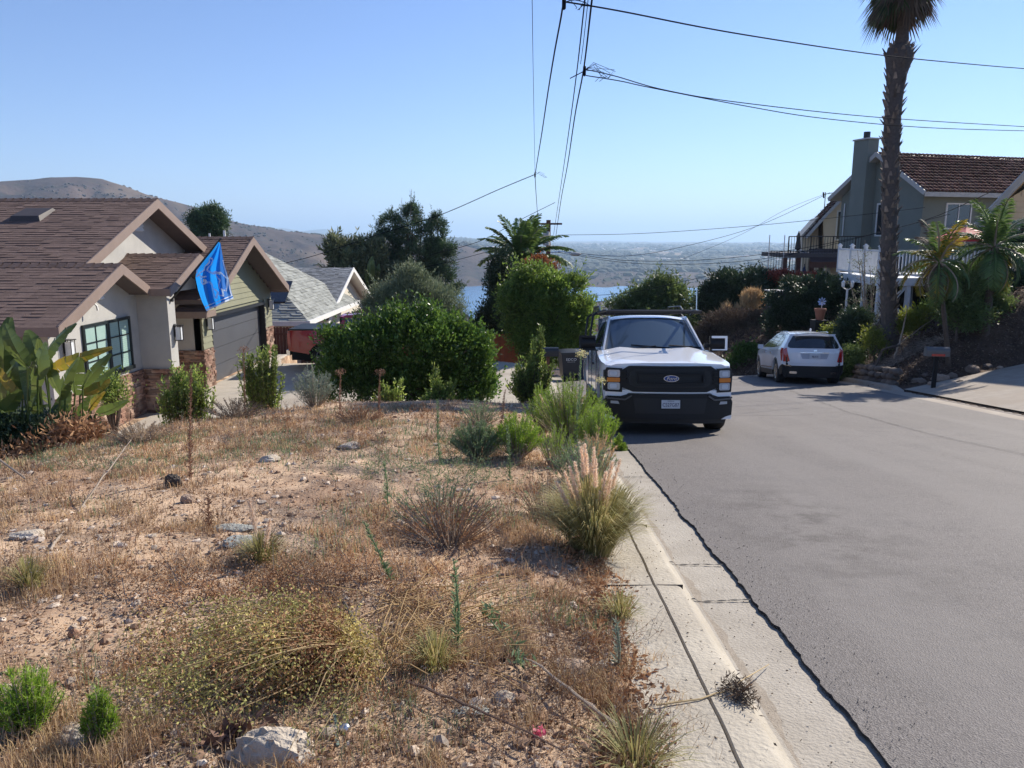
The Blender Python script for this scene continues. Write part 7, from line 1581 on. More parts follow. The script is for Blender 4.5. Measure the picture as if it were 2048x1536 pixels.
def stuff(mb, name, m): return tag(mb.build(name, m), kind='stuff')
def blades(n, hl, m, name, seed, dens, wk=1.0, lean=.5):
    g = np.random.default_rng(seed); x, y, z = lot_samples(g, n, dens); n = len(x); h = g.uniform(*hl, n)*(.55+.75*fbm(x/.5, y/.5, 0, 3, seed)); a = g.random(n)*2*math.pi; ln = g.uniform(.1, 1, n)*lean
    d = np.stack([np.cos(a), np.sin(a), 0*a], 1); s = np.stack([-np.sin(a+.6), np.cos(a+.6), 0*a], 1)*(wk*(.0006+.00034*y)*g.uniform(.6, 1.4, n))[:, None]
    b = np.stack([x, y, z-.01], 1); m1 = b+d*(h*ln*.4)[:, None]+np.array([0, 0, 1])*(h*.6)[:, None]; e = b+d*(h*ln*1.2)[:, None]+np.array([0, 0, 1])*(h*(1-.35*ln))[:, None]
    V = np.stack([b-s, b+s, m1+s*.8, m1-s*.8, e], 1).reshape(-1, 3); o = (np.arange(n)*5)[:, None]; mb = MB(); mb.add(V, o+np.array([0, 1, 2, 3])[None]); mb.F.append((o+np.array([3, 2, 4])[None], 0)); return stuff(mb, name, m)
L_TAN = leafmat("tan_blade", (.38, .265, .155), (.55, .40, .25), .3, .85, .2); L_GREYB = leafmat("grey_dry_blade", (.20, .165, .135), (.32, .27, .225), .3, .9, .15)
blades(40000, (.03, .12), L_TAN, "dry_grass", 201, dens_grass, 1.0)
blades(9000, (.03, .11), L_RUST, "dry_rusty_grass", 202, lambda x, y: dens_grass(x, y)*ss(.40, .6, fbm(x/1.1, y/1.1, 0, 3, 62)), 1.0, 1.3)
blades(15000, (.03, .13), L_STRAW, "straw_grass", 203, lambda x, y: dens_grass(x, y)**1.5, .9, .8)
blades(7000, (.04, .12), L_WEED, "sparse_green_grass", 204, lambda x, y: np.clip(B_DENSE(x, y)*.5, 0, 1)*ss(.5, .6, fbm(x/.6, y/.6, 0, 3, 63)), 1.0, .6)
def litter(n, sz, m, name, seed, dens, flat=.35):
    g = np.random.default_rng(seed); x, y, z = lot_samples(g, n, dens); n = len(x); D = g.normal(size=(n, 3))*np.array([1, 1, flat]); D /= np.linalg.norm(D, axis=1)[:, None]; s = g.uniform(*sz, n)*(.7+.06*y)
    mb = MB(); leaf_quads(mb, np.stack([x, y, z+.006+g.random(n)*.012], 1), D, s, s*g.uniform(.25, .6, n), g, .3); stuff(mb, name, m)
litter(20000, (.008, .028), L_RUST, "leaf_litter", 211, lambda x, y: np.clip(.25+dens_grass(x, y), 0, 1))
litter(26000, (.008, .030), leafmat("pale_litter", (.40, .30, .21), (.55, .43, .32), .3, .9, .1), "pale_leaf_litter", 212, lambda x, y: np.clip(.25+.5*dens_grass(x, y), 0, 1))
litter(16000, (.010, .03), leafmat("dark_litter", (.055, .04, .03), (.14, .09, .06), .3, .9, .1), "dark_leaf_litter", 213, lambda x, y: np.clip(.15+.8*dens_grass(x, y), 0, 1))
# rusty leaves piled against the inner edge of the kerb strip
def kerb_litter():
    g = np.random.default_rng(5); n = 5200; y = g.uniform(1.9, 5.4, n); x = xk(y)-.36-.26*g.random(n)**1.4+.06*np.sin(y*5); z = H(x, y); D = unit(g, n)*np.array([1, 1, .5]); D /= np.linalg.norm(D, axis=1)[:, None]; s = g.uniform(.015, .045, n)
    mb = MB(); leaf_quads(mb, np.stack([x, y, z+g.random(n)*.05], 1), D, s, s*.45, g, .35); stuff(mb, "rusty_leaf_drift", L_RUST)
    n = 900; y = g.uniform(1.9, 9, n); x = xk(y)+g.uniform(-.42, .4, n); z = R(y)+np.where(x < xk(y), .122, .008); s = g.uniform(.004, .018, n); D = unit(g, n)*np.array([1, 1, .2]); D /= np.linalg.norm(D, axis=1)[:, None]; mb = MB(); leaf_quads(mb, np.stack([x, y, z], 1), D, s, s*.5, g, .3); stuff(mb, "kerb_crumbs", L_DEADF)
kerb_litter()
def kerb_stain():
    V = []; ys = np.arange(1.6, 9, .05)
    for y in ys:
        a = .085+.01*math.sin(y*9); w_ = .012+.07*max(0, fbm(np.array([y*2.6]), np.array([2.]), 0, 5, 91)[0]-.40)*2+.02*fbm(np.array([y*25.]), np.array([2.]), 0, 2, 92)[0]; V += [(xk(y)+a, y, R(y)+.010), (xk(y)+a+w_, y, R(y)+.006)]
    mb = MB(); mb.add([tuple(map(float, v)) for v in V], [(2*i, 2*i+1, 2*i+3, 2*i+2) for i in range(len(ys)-1)]); tag(mb.build("gutter_silt", mat("gutter_silt", (.25, .21, .165), .95, (.34, .29, .23), 22, bump=.5)), kind='structure')
kerb_stain()
# pebbles
def icos(sub=1):
    b = bmesh.new(); bmesh.ops.create_icosphere(b, subdivisions=sub, radius=1); b.verts.ensure_lookup_table(); v = np.array([q.co[:] for q in b.verts]); f = np.array([[q.index for q in w_.verts] for w_ in b.faces]); b.free(); return v, f
def pebbles(n, sz, m, name, seed, dens, pw=2.5):
    g = np.random.default_rng(seed); x, y, z = lot_samples(g, n, dens); n = len(x); iv, fi = icos(1); s = (sz[0]+(sz[1]-sz[0])*g.random(n)**pw)*(.8+.04*y)
    V = iv[None]*(1+g.normal(0, .2, (n, len(iv), 1)))*s[:, None, None]*g.uniform(.55, 1.2, (n, 1, 3))*np.array([1, 1, .65])+np.stack([x, y, z+s*.12], 1)[:, None, :]; mb = MB(); mb.add(V.reshape(-1, 3), (fi[None]+(np.arange(n)*len(iv))[:, None, None]).reshape(-1, 3)); stuff(mb, name, m)
pebbles(15000, (.003, .016), mat("pebble_tan", (.46, .33, .235), .95, (.36, .25, .17), 30, island=.35), "gravel", 221, lambda x, y: .6+0*x)
pebbles(1500, (.008, .042), mat("pebble_pale", (.50, .42, .34), .95, (.40, .32, .25), 30, island=.35), "pale_gravel", 222, lambda x, y: np.clip(1-dens_grass(x, y)*.6, .1, 1))
pebbles(3600, (.008, .035), mat("clod_brown", (.30, .19, .125), .98, (.22, .14, .09), 30, island=.35), "earth_clods", 223, lambda x, y: .6+0*x)
# fine branching dry weeds
def dry_weeds(n, h, m, ml, name, seed, dens, lf=14):
    g = np.random.default_rng(seed); x, y, z = lot_samples(g, n, dens); S0, S1, W0 = [], [], []; LC, LD = [], []
    for X_, Y_, Z_ in zip(x, y, z):
        b = np.array([X_, Y_, Z_-.02]); hh = g.uniform(*h); wv = .0007+.00022*Y_
        for k in range(g.integers(3, 8)):
            d = unit(g, 1, .9)[0]; p = b.copy(); w_ = wv
            for j in range(4):
                q = p+d*hh*.3+g.normal(size=3)*hh*.04; S0.append(p); S1.append(q); W0.append(w_); w_ *= .8
                d2 = unit(g, 1, .3)[0]; r_ = q+(d*.4+d2*.6)*hh*.18; S0.append(q); S1.append(r_); W0.append(w_*.7); LC += [q, r_]; LD += [d2, d2]; p = q; d = d+g.normal(size=3)*.25; d /= np.linalg.norm(d)
    S0, S1, W0 = np.array(S0), np.array(S1), np.array(W0); d = S1-S0; s = np.cross(d, g.normal(size=d.shape)); s /= np.linalg.norm(s, axis=1)[:, None]+1e-9; t = np.cross(s, d); t /= np.linalg.norm(t, axis=1)[:, None]+1e-9; W_ = W0[:, None]
    V = np.stack([S0-s*W_, S0+s*W_, S1+s*W_*.7, S1-s*W_*.7, S0-t*W_, S0+t*W_, S1+t*W_*.7, S1-t*W_*.7], 1).reshape(-1, 3); o = (np.arange(len(S0))*8)[:, None]; mb = MB(); mb.add(V, o+np.array([0, 1, 2, 3])[None]); mb.F.append((o+np.array([4, 5, 6, 7])[None], 0)); stuff(mb, name, m)
    LC, LD = np.array(LC), np.array(LD); k = g.integers(0, len(LC), len(LC)); l = MB(); leaf_quads(l, LC[k]+g.normal(size=(len(k), 3))*.006, LD[k], .008+.0012*LC[k][:, 1], .003+.0005*LC[k][:, 1], g); stuff(l, name+"_tips", ml)
dry_weeds(400, (.08, .24), L_RUST, L_RUST, "dry_rusty_weeds", 231, lambda x, y: np.clip(B_DENSE(x, y)-.15, .02, 1))
dry_weeds(420, (.08, .24), L_GREYB, leafmat("weed_tip", (.34, .27, .2), (.45, .36, .27), .3, .9, .1), "dry_grey_weeds", 232, lambda x, y: np.clip(B_DENSE(x, y)+.08, .02, 1))
dry_weeds(130, (.10, .26), L_WEED, L_WEED, "low_green_weeds", 233, lambda x, y: np.clip(bumps([(900, 960, .8, .8, 1.), (980, 900, .6, 1.0, 1.), (250, 930, 1.2, .6, .5), (470, 900, 1., .8, .3)])(x, y), .0, 1))

# ------------------------------------------------------------ brush pile
def brush():
    t = thing("brush_pile", "sprawling half dead shrub of ochre leaves and dry stems in the middle foreground", "brush"); c = G(735, 1345); g = np.random.default_rng(7); st = MB(); LC, LD = [], []
    def arc(a, L_, z0, r): 
        dx, dy = math.cos(a), math.sin(a); P_ = []; wob = g.normal()*.05
        for k in range(7): f = k/6; x, y = c.x+dx*L_*f+wob*math.sin(f*4+wob*90)*-dy+g.normal()*.012, c.y+dy*L_*f*.8+wob*math.sin(f*4+wob*90)*dx+g.normal()*.012; P_.append(Vector((x, y, Hs(x, y)+.02+z0*math.sin(math.pi*min(1, f*.9+.06)))))
        st.tube(P_, [r*(1-.75*k/6) for k in range(7)], 4); return P_
    for k in range(190):
        a = math.pi+g.uniform(-.62, .95)*(1 if k % 4 else 1.9)-.0; L_ = g.uniform(.25, 1.12); Pp = arc(a, L_, g.uniform(.02, .26) if k % 3 else g.uniform(.01, .08), g.uniform(.0014, .0044))
        for q in range(26): f = g.uniform(.15, 1)*5.99; i = int(f); p = Pp[i].lerp(Pp[min(i+1, 6)], f-i); LC.append(tuple(p+Vector(g.normal(size=3)*.035)))
    st.build("stems", mat("brush_stem", (.40, .29, .14), .85, (.28, .20, .10), 14), t)
    s2 = MB(); g2 = random.Random(4)
    for (a0, b0, a1, b1, r) in ((740, 1355, 620, 1300, .020), (748, 1352, 690, 1262, .016), (740, 1368, 600, 1378, .010), (735, 1345, 560, 1310, .009), (735, 1350, 665, 1340, .018), (690, 1300, 730, 1250, .008)):
        p, q = G(a0, b0), G(a1, b1); m_ = p.lerp(q, .5)+Vector((0, 0, .10)); s2.tube([p+Vector((0, 0, .01)), m_, q+Vector((0, 0, .13))], [r, r*.8, r*.5], 6)
    s2.build("dark_root", mat("root_bark", (.10, .075, .055), .9, (.06, .045, .035), 14, bump=.5), t)
    LC = np.array(LC); n = len(LC); mat2 = [L_OCHRE, L_RUST, leafmat("olive_dry_leaf", (.24, .23, .06), (.38, .36, .12), .3, .8, .2)]
    m3 = fbm(LC[:, 0]/.25, LC[:, 1]/.25, 0, 3, 5); sel = [m3 < .45, (m3 >= .45) & (m3 < .58), m3 >= .58]
    for mm, sl, nm in zip(mat2, sel, ("ochre_leaves", "brown_leaves", "olive_leaves")):
        q = np.repeat(LC[sl], 6, 0)+g.normal(size=(sl.sum()*6, 3))*.024; l = MB(); leaf_quads(l, q, unit(g, len(q)), g.uniform(.009, .020, len(q)), .008, g, .35); l.build(nm, mm, t)
    # second mass further up and right
    t2 = thing("brush_pile", "low brown mat of dead leafy stems behind the ochre brush, left of centre", "brush"); c2 = G(560, 1190); s3 = MB(); LC = []
    for k in range(170):
        x, y = c2.x+g.normal()*.42, c2.y+g.normal()*.20; b = Vector((x, y, Hs(x, y))); d = Vector(unit(g, 1, .25)[0]); e = b+d*g.uniform(.1, .28); e.z = max(e.z, b.z+.04); s3.tube([b, b.lerp(e, .5)+Vector((0, 0, .02)), e], [.003, .002, .001], 3)
        for q in range(20): LC.append(tuple(b.lerp(e, g.uniform(.2, 1))+Vector(g.normal(size=3)*.02)))
    s3.build("stems", L_GREYB, t2); LC = np.array(LC); q = np.repeat(LC, 3, 0)+g.normal(size=(len(LC)*3, 3))*.02; l = MB(); leaf_quads(l, q, unit(g, len(q)), g.uniform(.009, .018, len(q)), .008, g, .35); l.build("brown_leaves", L_RUST, t2)
    t3 = thing("straw_heap", "tangle of yellow dry stalks right of the ochre brush", "dry stalks"); s4 = MB()
    for k in range(170):
        p = G(g.uniform(740, 990), g.uniform(1180, 1350)); a = g.normal()*1.0+.6; L_ = g.uniform(.12, .45); e = p+Vector((math.cos(a)*L_, math.sin(a)*L_, 0)); e.z = Hs(e.x, e.y)+g.uniform(.01, .14); s4.tube([p+Vector((0, 0, .01)), p.lerp(e, .5)+Vector((g.normal()*.01, 0, .03)), e], [.003, .0026, .0016], 4)
    s4.build("stalks", mat("yellow_stalk", (.44, .29, .12), .8, (.34, .22, .10), 14), t3)
brush()
# ------------------------------------------------------------ stones that can be told apart
def rock(label, px, py, r, sq, m, seed, y=None, lift=.16, name="rock", rz=0, group=None):
    p = G(px, py) if y is None else Vector((P(px, py, y).x, y, Hs(P(px, py, y).x, y))); iv, fi = icos(4); g = np.random.default_rng(seed); o = g.random(3)*50; n = fbm(iv[:, 0]*1.3+o[0], iv[:, 1]*1.3+o[1], iv[:, 2]*1.3+o[2], 4, seed); n2 = fbm(iv[:, 0]*5+o[0], iv[:, 1]*5, iv[:, 2]*5, 4, seed+1)
    V = iv*(.72+.55*n+.45*(n2-.5))[:, None]
    for k in range(7):                       # flat broken faces
        d = unit(g, 1)[0]; h = g.uniform(.62, .85); dd = V@d; V -= np.outer(np.maximum(dd-h, 0)*.85, d)
    V *= np.array(sq)*r; c, s = math.cos(rz), math.sin(rz); V = np.stack([V[:, 0]*c-V[:, 1]*s, V[:, 0]*s+V[:, 1]*c, V[:, 2]], 1); mb = MB(); mb.add(V+np.array([0, 0, r*sq[2]*lift]), fi); ob = mb.build(name, m, smooth=32); ob.location = p; tag(ob, label, "rock", group); return ob
M_RPALE = mat("pale_rock", (.52, .45, .36), .95, (.36, .30, .235), 14, 8, bump=1., bscale=50, c3=(.62, .57, .49)); M_RTAN = mat("tan_rock", (.42, .31, .23), .95, (.30, .21, .15), 14, 8, bump=.9, bscale=50); M_RGREY = mat("greenish_grey_rock", (.36, .37, .33), .95, (.28, .28, .25), 10, 8, bump=.7, bscale=40); M_RRED = mat("reddish_rock", (.33, .19, .12), .95, (.26, .15, .10), 12, bump=.8)
rock("largest pale pitted rock at the bottom edge left of centre", 548, 1530, .105, (1.25, .9, .95), M_RPALE, 301, y=2.26, lift=.22)
rock("angular tan rock in the dry weeds near the kerb", 1140, 1350, .075, (1.2, .9, .75), M_RTAN, 302)
rock("smaller pale rock lying right of the angular tan rock", 1215, 1340, .045, (1.2, .9, .7), M_RPALE, 303)
rock("pale flat rock at the left bottom behind the lime green tufts", 165, 1480, .07, (1.6, 1, .5), M_RPALE, 304)
rock("flat greenish grey stone beside the straw coloured tuft", 490, 1092, .09, (1.5, 1, .45), M_RGREY, 305); rock("flat pale slab just above the greenish stone", 475, 1062, .10, (1.6, .8, .35), M_RGREY, 306); rock("dark wedge stone left of the straw coloured tuft", 492, 1112, .06, (1.3, .8, .5), mat("dark_rock", (.10, .09, .085), .9), 307)
rock("reddish upright stone in the upper left of the lot", 376, 1007, .055, (1, .9, 1.1), M_RTAN, 308); rock("brown upturned stone on bare dirt at left", 152, 1280, .035, (1, .7, 1.2), M_RRED, 309); rock("small whitish stone in the upper middle of the lot", 700, 896, .10, (1.5, 1, .6), M_RPALE, 310)
rock("pale stone near the far edge of the lot", 540, 922, .09, (1.4, 1, .6), M_RPALE, 311); rock("dark burnt looking clump of stones left of the upright stone", 345, 975, .075, (1.1, .8, 1.3), mat("charred_rock", (.06, .05, .045), .95), 312); rock("grey slab stone below the yellow stalks", 945, 1437, .045, (1.6, .9, .35), M_RGREY, 313)
rock("pale stone at left on the gravel patch", 60, 1075, .08, (1.5, 1, .5), M_RPALE, 314); rock("grey blotched stone below the angular tan rock", 1010, 1400, .035, (1.2, 1, .8), M_RPALE, 315)
# ------------------------------------------------------------ sticks
def on_kerb(px, py):
    """point of the photo ray on the kerb top, or on the gutter beyond it"""
    d = ray(px, py)
    for off in (.12, .012):
        t = (-1.6+off)/(d.z+.12*d.y); p = d*t
        if p.x < xk(p.y)+.01: return p
    return p
def stick(label, pts, r, m=M_BARKP, name="dry_branch", twigs=0, seed=1, lift=0., kerbz=False):
    g = random.Random(seed); P3 = []
    for i, p in enumerate(pts):
        q = (G(p[0], p[1]) if not kerbz else on_kerb(*p)) if len(p) == 2 else P(p[0], p[1], p[2]); q.z += r*.8+lift if len(p) == 2 else 0; P3.append(q)
    Q = []
    for a, b in zip(P3[:-1], P3[1:]):
        for k in range(5): Q.append(a.lerp(b, k/5)+Vector((g.uniform(-1, 1), g.uniform(-1, 1), g.uniform(-.2, 1)))*r*.5)
    Q.append(P3[-1]); mb = MB(); n = len(Q); mb.tube(Q, [r*(1-.65*k/n) for k in range(n)], 6)
    for k in range(twigs):
        i = g.randrange(2, n-1); d = (Q[i]-Q[i-1]).normalized(); e = Q[i]+(d+Vector((g.uniform(-.9, .9), g.uniform(-.5, .5), g.uniform(-.1, .7)))).normalized()*g.uniform(.15, .5)*r*40; mb.tube([Q[i], Q[i].lerp(e, .5)+Vector((0, 0, .01)), e], [r*.35, r*.22, r*.08], 4)
    tag(mb.build(name, m), label, "branch")
stick("long pale branch leaning up from the left of the lot toward the house", [(98, 1105), (150, 1035, 5.6), (205, 955, 6.2), (262, 880, 7.0)], .011, twigs=7, seed=2)
stick("bare grey branch with side twigs reaching in from the left edge", [(-20, 905, 7.6), (60, 965, 7.2), (120, 985, 7.0), (175, 1010)], .012, twigs=9, seed=3)
stick("long brown stick lying diagonally at the bottom centre", [(815, 1392), (905, 1430), (1010, 1480), (1125, 1535)], .0075, mat("brown_stick", (.17, .10, .07), .8, (.12, .075, .05), 20), seed=4, lift=.05)
stick("thick pale dry stalk ending in green leaves at the lower right of the lot", [(1238, 1502), (1150, 1430), (1080, 1372), (1048, 1350)], .0085, mat("bleached_stalk", (.50, .40, .29), .8, (.40, .31, .22), 20), seed=5, lift=.06)
stick("pale stick crossing the kerb top with a dark dead clump", [(1312, 1412), (1400, 1400), (1455, 1382), (1538, 1330)], .005, mat("straw_stick", (.50, .37, .19), .8), seed=6, kerbz=True)
stick("short pale stick among the debris above the brown stick", [(820, 1380), (850, 1362), (880, 1345)], .006, seed=8)
stick("dark bent branch on the bank beneath the tall palm", [(1745, 740, 23.5), (1765, 700, 23.6), (1800, 690, 23.6), (1806, 720, 23.5), (1780, 735, 23.5)], .045, M_BARK, seed=9, twigs=5)
stick("pale twisted limb leaning beside the tall palm base", [(1788, 720, 23.6), (1800, 680, 23.8), (1812, 635, 24.0)], .04, M_BARKP, seed=10, twigs=2)
stick("long straight grey cane leaning across the slope toward the young palm", [(1795, 690, 23.9), (1850, 650, 24.3), (1895, 618, 24.8)], .02, M_BARKP, seed=11)
stick("dead frond hanging over the right kerb by the driveway", [(1795, 748, 22.6), (1785, 770, 22.2), (1772, 783, 21.8)], .05, L_DEADF, seed=12, twigs=6)
def leafy_tip():
    t = thing("leafy_sprout", "green leaves sprouting from the pale stalk at the lower right of the lot", "weed"); g = np.random.default_rng(3); l = MB(); m = L_LAUR
    for px, py in ((1045, 1345), (1030, 1320), (1010, 1290), (990, 1265), (975, 1255)):
        p = G(px, py); n = 22; q = np.array(p)+g.normal(size=(n, 3))*.018+np.array([0, 0, .05]); leaf_quads(l, q, unit(g, n, .6), .045, .013, g)
    l.build("leaves", L_WEED, t)
    st = MB(); st.tube([G(1048, 1350)+Vector((0, 0, .02)), G(1010, 1295)+Vector((0, 0, .04)), G(970, 1250)+Vector((0, 0, .05))], [.006, .005, .003], 5); st.build("stem", L_WEED, t)
leafy_tip()
def small_bits():
    p = G(690, 1470); iv, fi = icos(3); g = np.random.default_rng(4); V = iv*(.9+.25*(fbm(iv[:, 0]*4, iv[:, 1]*4, iv[:, 2]*4, 3, 3)))[:, None]*.020; mb = MB(); mb.add(V+np.array([0, 0, .016]), fi); o = mb.build("foil_ball", mat("crumpled_foil", (.70, .71, .72), .3, metal=1.0), smooth=20); o.location = p; tag(o, "crumpled silver foil ball on the dirt at the bottom", "foil ball")
    a, b = G(676, 1505), G(670, 1440); mb = MB(); mb.bar(a+Vector((0, 0, .005)), b+Vector((0, 0, .02)), .012, .006); tag(mb.build("plastic_stake", mat("faded_green_plastic", (.16, .22, .19), .6)), "faded green plastic strip lying left of the foil ball", "plastic strip")
    q = G(1076, 1482); t = thing("pink_flower", "small pink blossom lying in the dry weeds at the bottom", "flower"); l = MB(); leaf_quads(l, np.array(q)+np.array([0, 0, .02])+g.normal(size=(26, 3))*.010, unit(g, 26, .5), .022, .016, g); l.build("petals", leafmat("pink_petal", (.62, .10, .16), (.75, .22, .28), .2, .5, .3), t); mb = MB(); mb.tube([q, q+Vector((0, 0, .02))], .003, 5); mb.build("stem", L_WEED, t)
    q = on_kerb(1478, 1392); t = thing("dead_clump", "dark dead plant clump lying on the kerb edge", "dead plant"); n = 700; l = MB(); leaf_quads(l, np.array(q)+np.array([0, 0, .02])+g.normal(size=(n, 3))*np.array([.030, .05, .012]), unit(g, n), .026, .005, g); l.build("leaves", L_DEADF, t); mb = MB()
    for k in range(14): d = Vector(unit(g, 1, .1)[0]); mb.tube([q+Vector((0, 0, .015)), q+d*.09+Vector((0, 0, .02))], .0014, 3)
    mb.build("stems", L_RUST, t)
    q = G(515, 1530, 1.5) if False else Vector((P(470, 1500, 2.35).x, 2.35, Hs(P(470, 1500, 2.35).x, 2.35))); t = thing("curled_leaf_heap", "curled dead brown leaves left of the largest pale rock", "dead leaves"); l = MB(); leaf_quads(l, np.array(q)+np.array([0, 0, .02])+g.normal(size=(90, 3))*np.array([.05, .03, .012]), unit(g, 90, .2), .06, .026, g, .6); l.build("leaves", mat("curled_leaf", (.13, .07, .05), .8, (.20, .11, .07), 20), t)
    q = Vector((P(475, 1478, 2.4).x, 2.4, 0)); q.z = Hs(q.x, q.y)+.02; mb = MB(); mb.lathe([(.022, -.035), (.022, .035), (.018, .035), (.018, -.035)], tuple(q), 14, 'x'); tag(mb.build("cane_end", mat("cane_brown", (.16, .10, .07), .8)), "short hollow brown cane section behind the curled dead leaves", "cane")
small_bits()
# ------------------------------------------------------------ planted bank on the right: stone edging, bark debris
M_BANKR = mat('dusty_bank_rock', (.22, .165, .125), .95, (.15, .11, .085), 10, bump=.8)
def road_grit():
    g = np.random.default_rng(12); n = 900; y = 1.6*np.exp(g.random(n)*math.log(16/1.6)); x = xk(y)+.45+np.abs(g.normal(size=n))*.14; iv, fi = icos(1); s = g.uniform(.0015, .0045, n)*(.7+.05*y); k = (x < 8); x, y, s = x[k], y[k], s[k]; n = len(x)
    V = iv[None]*s[:, None, None]*g.uniform(.6, 1.2, (n, 1, 3))+np.stack([x, y, R(y)+.016+.03*(1-(2*np.clip((x-xk(y)-.43)/7.6, 0, 1)-1)**2)], 1)[:, None, :]; mb = MB(); mb.add(V.reshape(-1, 3), (fi[None]+(np.arange(n)*len(iv))[:, None, None]).reshape(-1, 3)); stuff(mb, 'road_grit', mat('grit', (.22, .19, .16), .9, (.34, .30, .25), 3, island=.3))
road_grit()
def bank_bits():
    g = np.random.default_rng(9)
    for i, (px, py, r, sq, m) in enumerate(((1880, 760, .20, (1.4, 1, .8), M_RTAN), (1945, 745, .22, (1, .9, 1), M_RRED), (1905, 755, .15, (1, 1, .9), M_RRED), (1862, 772, .14, (.8, .8, 1.), M_RTAN), (1835, 765, .17, (1.5, 1, .7), M_RPALE), (1975, 735, .12, (1.1, 1, .8), M_RTAN), (2000, 738, .10, (1, 1, .8), M_RTAN), (1850, 752, .10, (1, 1, .8), M_RPALE), (1920, 765, .10, (1.3, 1, .7), M_RTAN))):
        p = G(px, py+4); rock(["tan boulder right of the mailbox post at the driveway edge", "largest reddish boulder on the bank right of the mailbox", "reddish stone between the two larger boulders", "small upright tan stone at the mailbox foot", "long pale stone left of the mailbox foot", "tan stone near the top of the driveway edge", "tan stone highest along the driveway edge", "small pale stone behind the mailbox post", "low tan stone at the driveway edge below the boulders"][i], px, py, r*.85, sq, M_BANKR if i % 3 else M_RTAN, 330+i, group="stones edging the bank")
    # dry stacked stone wall at the kerb
    t = thing("stone_wall", "low rough stone retaining wall along the right kerb below the tall palm", "wall"); k = 0; pl = resample([(10.62, 21.0), (10.85, 23), (11.15, 25.2), (11.3, 26.6)], .30); st = MB(); iv, fi = icos(2)
    for p in pl:
        for lv in range(3):
            c = np.array([p.x+g.normal()*.03+lv*.05, p.y+(lv % 2)*.15, float(R(p.y))+.16+lv*.17]); V = iv*(1+.22*(fbm(iv[:, 0]*2+k, iv[:, 1]*2, iv[:, 2]*2, 3, 3)-.5)*2)[:, None]*np.array([.13, .17, .105]); V = np.clip(V, -.14, .14); st.add(V+c, fi); k += 1
    st.build("stones", mat("wall_stone", (.17, .13, .10), .95, (.11, .085, .07), 8, bump=.8, island=.4), t, smooth=40)
    def bank_pts(n, e0=.4, e1=7):
        y = g.uniform(19, 36, n); x = np.interp(y, [p[1] for p in RK], [p[0] for p in RK])+g.uniform(e0, e1, n); k = (y > 20.3+.30*(x-10.4)+.3); return x[k], y[k], H(x[k], y[k])
    for nm, n, sz, m in (("bark_mulch", 26000, (.03, .12), leafmat("bark_chip", (.045, .030, .022), (.13, .085, .06), .3, .9, .05)), ("mulch_leaf_debris", 6000, (.03, .10), leafmat("debris_leaf", (.16, .11, .08), (.34, .25, .19), .3, .8, .15))):
        x, y, z = bank_pts(n); n = len(x); D = unit(g, n)*np.array([1, 1, .5]); D /= np.linalg.norm(D, axis=1)[:, None]; s = g.uniform(*sz, n); mb = MB(); leaf_quads(mb, np.stack([x, y, z+.02+g.random(n)*.05], 1), D, s, s*.4, g, .3); stuff(mb, nm, m)
    n = 5000; y = g.uniform(23, 25.2, n); x = g.uniform(11.2, 13.2, n); z = H(x, y); D = unit(g, n)*np.array([1, 1, .4]); D /= np.linalg.norm(D, axis=1)[:, None]; mb = MB(); leaf_quads(mb, np.stack([x, y, z+.03+g.random(n)*.12], 1), D, g.uniform(.08, .3, n), .012, g); stuff(mb, "dead_frond_debris", leafmat("palm_debris", (.12, .09, .07), (.40, .33, .27), .3, .8, .1))
    # sparse dark groundcover on the bank behind the crossover
    n = 14000; y = g.uniform(27, 44, n); x = np.interp(y, [27, 31, 36, 44], [11.3, 9.5, 6, 5])+g.uniform(.3, 9, n); z = H(x, y); mb = MB(); leaf_quads(mb, np.stack([x, y, z+.03+g.random(n)*.3], 1), unit(g, n, .6), g.uniform(.08, .28, n), .03, g); stuff(mb, "bank_groundcover", L_DEADF)
    n = 2400; r_ = g.uniform(23, 60, n); x = g.uniform(-3.5, 1.2, n); y = g.uniform(28.6, 34, n)
bank_bits()
# rock edging between the lot and the driveway, pale boulder by the paddle plants
rock("pale rounded boulder at the foot of the torn paddle leaves", 190, 850, .36, (1.3, .9, .9), M_RPALE, 350, y=11.6, lift=.5)

# ------------------------------------------------------------ utility pole and lines
def upole():
    y = 52; t = thing("utility_pole", "brown utility pole with white cylinder behind the date palm crown", "utility pole"); a = P(1097, 440, y); gz = Hs(a.x, y); mb = MB(); mb.tube([(a.x, y, gz-.3), (a.x, y, a.z)], [.20, .15], 10); mb.build("pole", M_BRN, t, smooth=40)
    q = P(1092, 478, y); mb = MB(); mb.lathe([(.001, .5), (.2, .48), (.22, .42), (.22, -.42), (.001, -.45)], (q.x, y-.35, q.z), 12); mb.build("transformer", M_TRIMW, t, smooth=40)
    mb = MB(); mb.bar((a.x-.9, y, a.z-.25), (a.x+.9, y, a.z-.25), .1, .12); mb.build("crossarm", M_BRN, t)
    q = P(1150, 508, y); mb = MB(); mb.tube([(a.x, y, P(1097, 505, y).z), (q.x-.8, y-.3, q.z+.16), (q.x, y-.4, q.z)], .04, 6); arm = mb.build("lamp_arm", M_ALU, t); mb = MB(); mb.lathe([(.02, -.35), (.12, -.25), (.14, 0), (.08, .3), (.01, .38)], (q.x, y-.4, q.z), 10, 'x'); mb.build("lamp_head", M_TRIMW, arm)
upole()
M_WIRE = mat("black_cable", (.010, .012, .018), 1.0, spec=.1)
